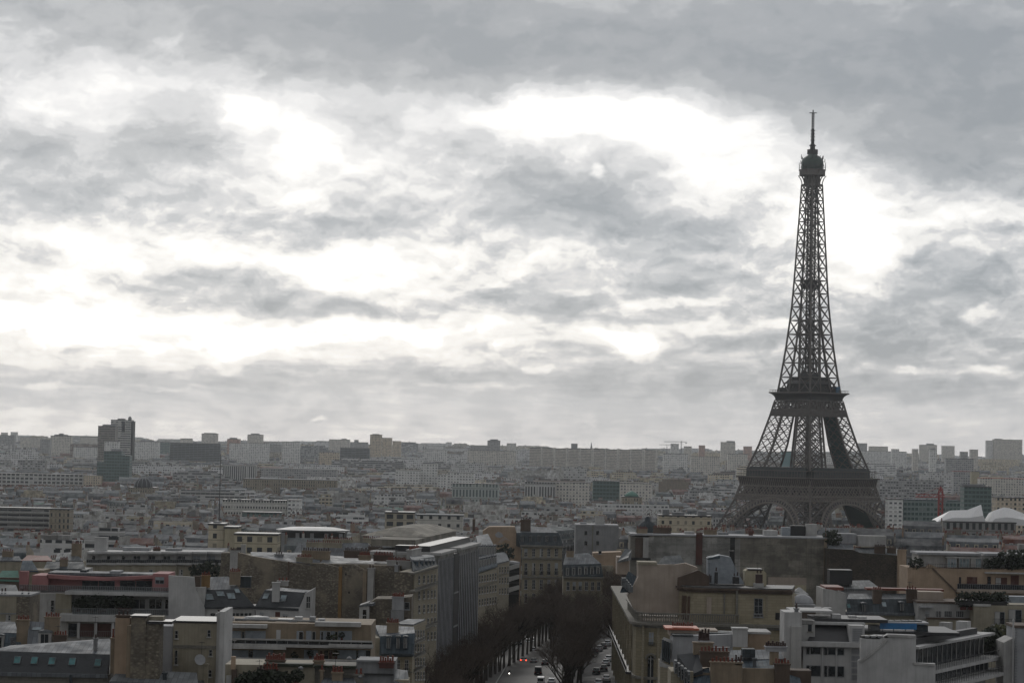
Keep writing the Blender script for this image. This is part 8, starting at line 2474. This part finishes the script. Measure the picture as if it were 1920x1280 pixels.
def bare_tree(seed, H):
    """winter plane tree: tapered trunk, forking limbs and a haze of fine twigs"""
    rg = random.Random(seed)
    tr, tw = MB(), MB()

    def grow(p, d, L, r, lvl):
        q = p + d * L
        if lvl <= 2: tr.tube(p, q, r, r * .68, 6 if lvl else 8, caps=False)
        else:
            s = d.orthogonal().normalized() * r; t = d.cross(s).normalized() * r
            tw.faces([p - s, p + s, q, p - t, p + t], [(0, 1, 2), (3, 4, 2)])
        if lvl >= 6: return
        n = (3, 4, 4, 3, 4, 2)[lvl]
        for i in range(n):
            f = rg.uniform(.45, 1.0) if lvl else rg.uniform(.8, 1.0)
            ax = Vector((rg.gauss(0, 1), rg.gauss(0, 1), rg.gauss(0, .6)))
            nd = (d + ax.normalized() * rg.uniform(.5, 1.1) + Vector((0, 0, .12))).normalized()
            grow(p + d * L * f, nd, L * rg.uniform(.55, .78), r * (.62 if lvl < 2 else .5) if lvl < 3 else max(.018, r * .6), lvl + 1)
    grow(Vector((0, 0, -.3)), Vector((rg.uniform(-.05, .05), rg.uniform(-.05, .05), 1)).normalized(), H * .32, .30, 0)
    return tr.mesh('trunk', [Mt['bark']], True), tw.mesh('crown', [Mt['twig']])


def build_trees():
    rg = random.Random(8)
    kinds = [bare_tree(s, h) for s, h in ((1, 20), (2, 19), (3, 21), (4, 18.5), (6, 20))]
    rows = []
    for off, y0, nm in ((-9.6, 420, 'left kerb row'), (9.6, 476, 'median row'), (11.6, 510, 'second median row'), (-14.5, 440, 'left outer row'), (20.6, 545, 'right outer row'), (3.0, 640, 'far middle row')):
        y = y0; i = 0
        while y < 800:
            rows.append((cx(y) + off + rg.uniform(-.5, .5), y, nm, i)); i += 1
            y += rg.uniform(7.5, 9.5) if 'median' not in nm else rg.uniform(6.0, 9.0)
    for x, y, nm, i in rows:
        if nm == 'right outer row' and x < 22 and y < 470: continue
        if nm.startswith('left') and x < -16 + (y - 478) * .13 + 1.5: x = -16 + (y - 478) * .13 + 2.0
        k = kinds[rg.randrange(len(kinds))]
        r = empty('bare_tree', (x, y, gz(x, y) + .35), rg.uniform(0, 6.28))
        s = rg.uniform(.72, 1.0) if 'median' in nm else rg.uniform(.84, 1.1); r.scale = (s, s, s * rg.uniform(.94, 1.08))
        for nme, me in (('trunk', k[0]), ('crown', k[1])):
            o = bpy.data.objects.new(nme, me); COL.objects.link(o); o.parent = r
        w = ORD[i] if i < len(ORD) else 'number %d' % (i + 1)
        if i >= len(ORD): w = ['twenty-first', 'twenty-second', 'twenty-third', 'twenty-fourth', 'twenty-fifth', 'twenty-sixth', 'twenty-seventh', 'twenty-eighth', 'twenty-ninth', 'thirtieth'][min(9, i - 20)] + '-along'
        tag(r, '%s leafless brown tree of the avenue %s, counting from the camera' % (w, nm), 'tree', 'bare trees along the avenue')
    # far masses of bare trees by the river and the gardens: one mass each
    def mass(x0, x1, y0, y1, n, h, label):
        m = MB()
        for i in range(n):
            x, y = rg.uniform(x0, x1), rg.uniform(y0, y1)
            z = gz(x, y); hh = h * rg.uniform(.7, 1.1)
            m.bar((x, y, z), (x, y, z + hh * .5), .5)
            for k in range(26):
                c = Vector((x + rg.gauss(0, 2.6), y + rg.gauss(0, 2.6), z + hh * rg.uniform(.3, 1.0)))
                a = Vector((rg.uniform(-1, 1), rg.uniform(-1, 1), rg.uniform(.2, 1.4))).normalized() * rg.uniform(1.2, 3.0); b = a.orthogonal().normalized() * rg.uniform(.15, .5)
                m.faces([c - b, c + b, c + a], [(0, 1, 2)])
        tag(m.build('bare_woodland', Mt['twig']), label, kind='stuff')
    mass(10, 150, 1880, 2120, 380, 17, 'brown mass of leafless trees in the gardens left of the lattice tower')
    mass(120, 300, 1420, 1600, 260, 15, 'brown mass of leafless trees on the bank before the lattice tower')
    mass(150, 290, 1860, 2040, 260, 15, 'brown mass of leafless trees in the gardens behind the lattice tower')
build_ground()
build_tower()
bottom_row()
near_left()
near_left2()
near_right()
build_avenue()
build_trees()
build_landmarks()
LAND += [('lattice tower', 1517, 960, 120), ('bare avenue trees', 1020, 1100, 120)]
build_city()
street_trees()
label_town()
build_haze()
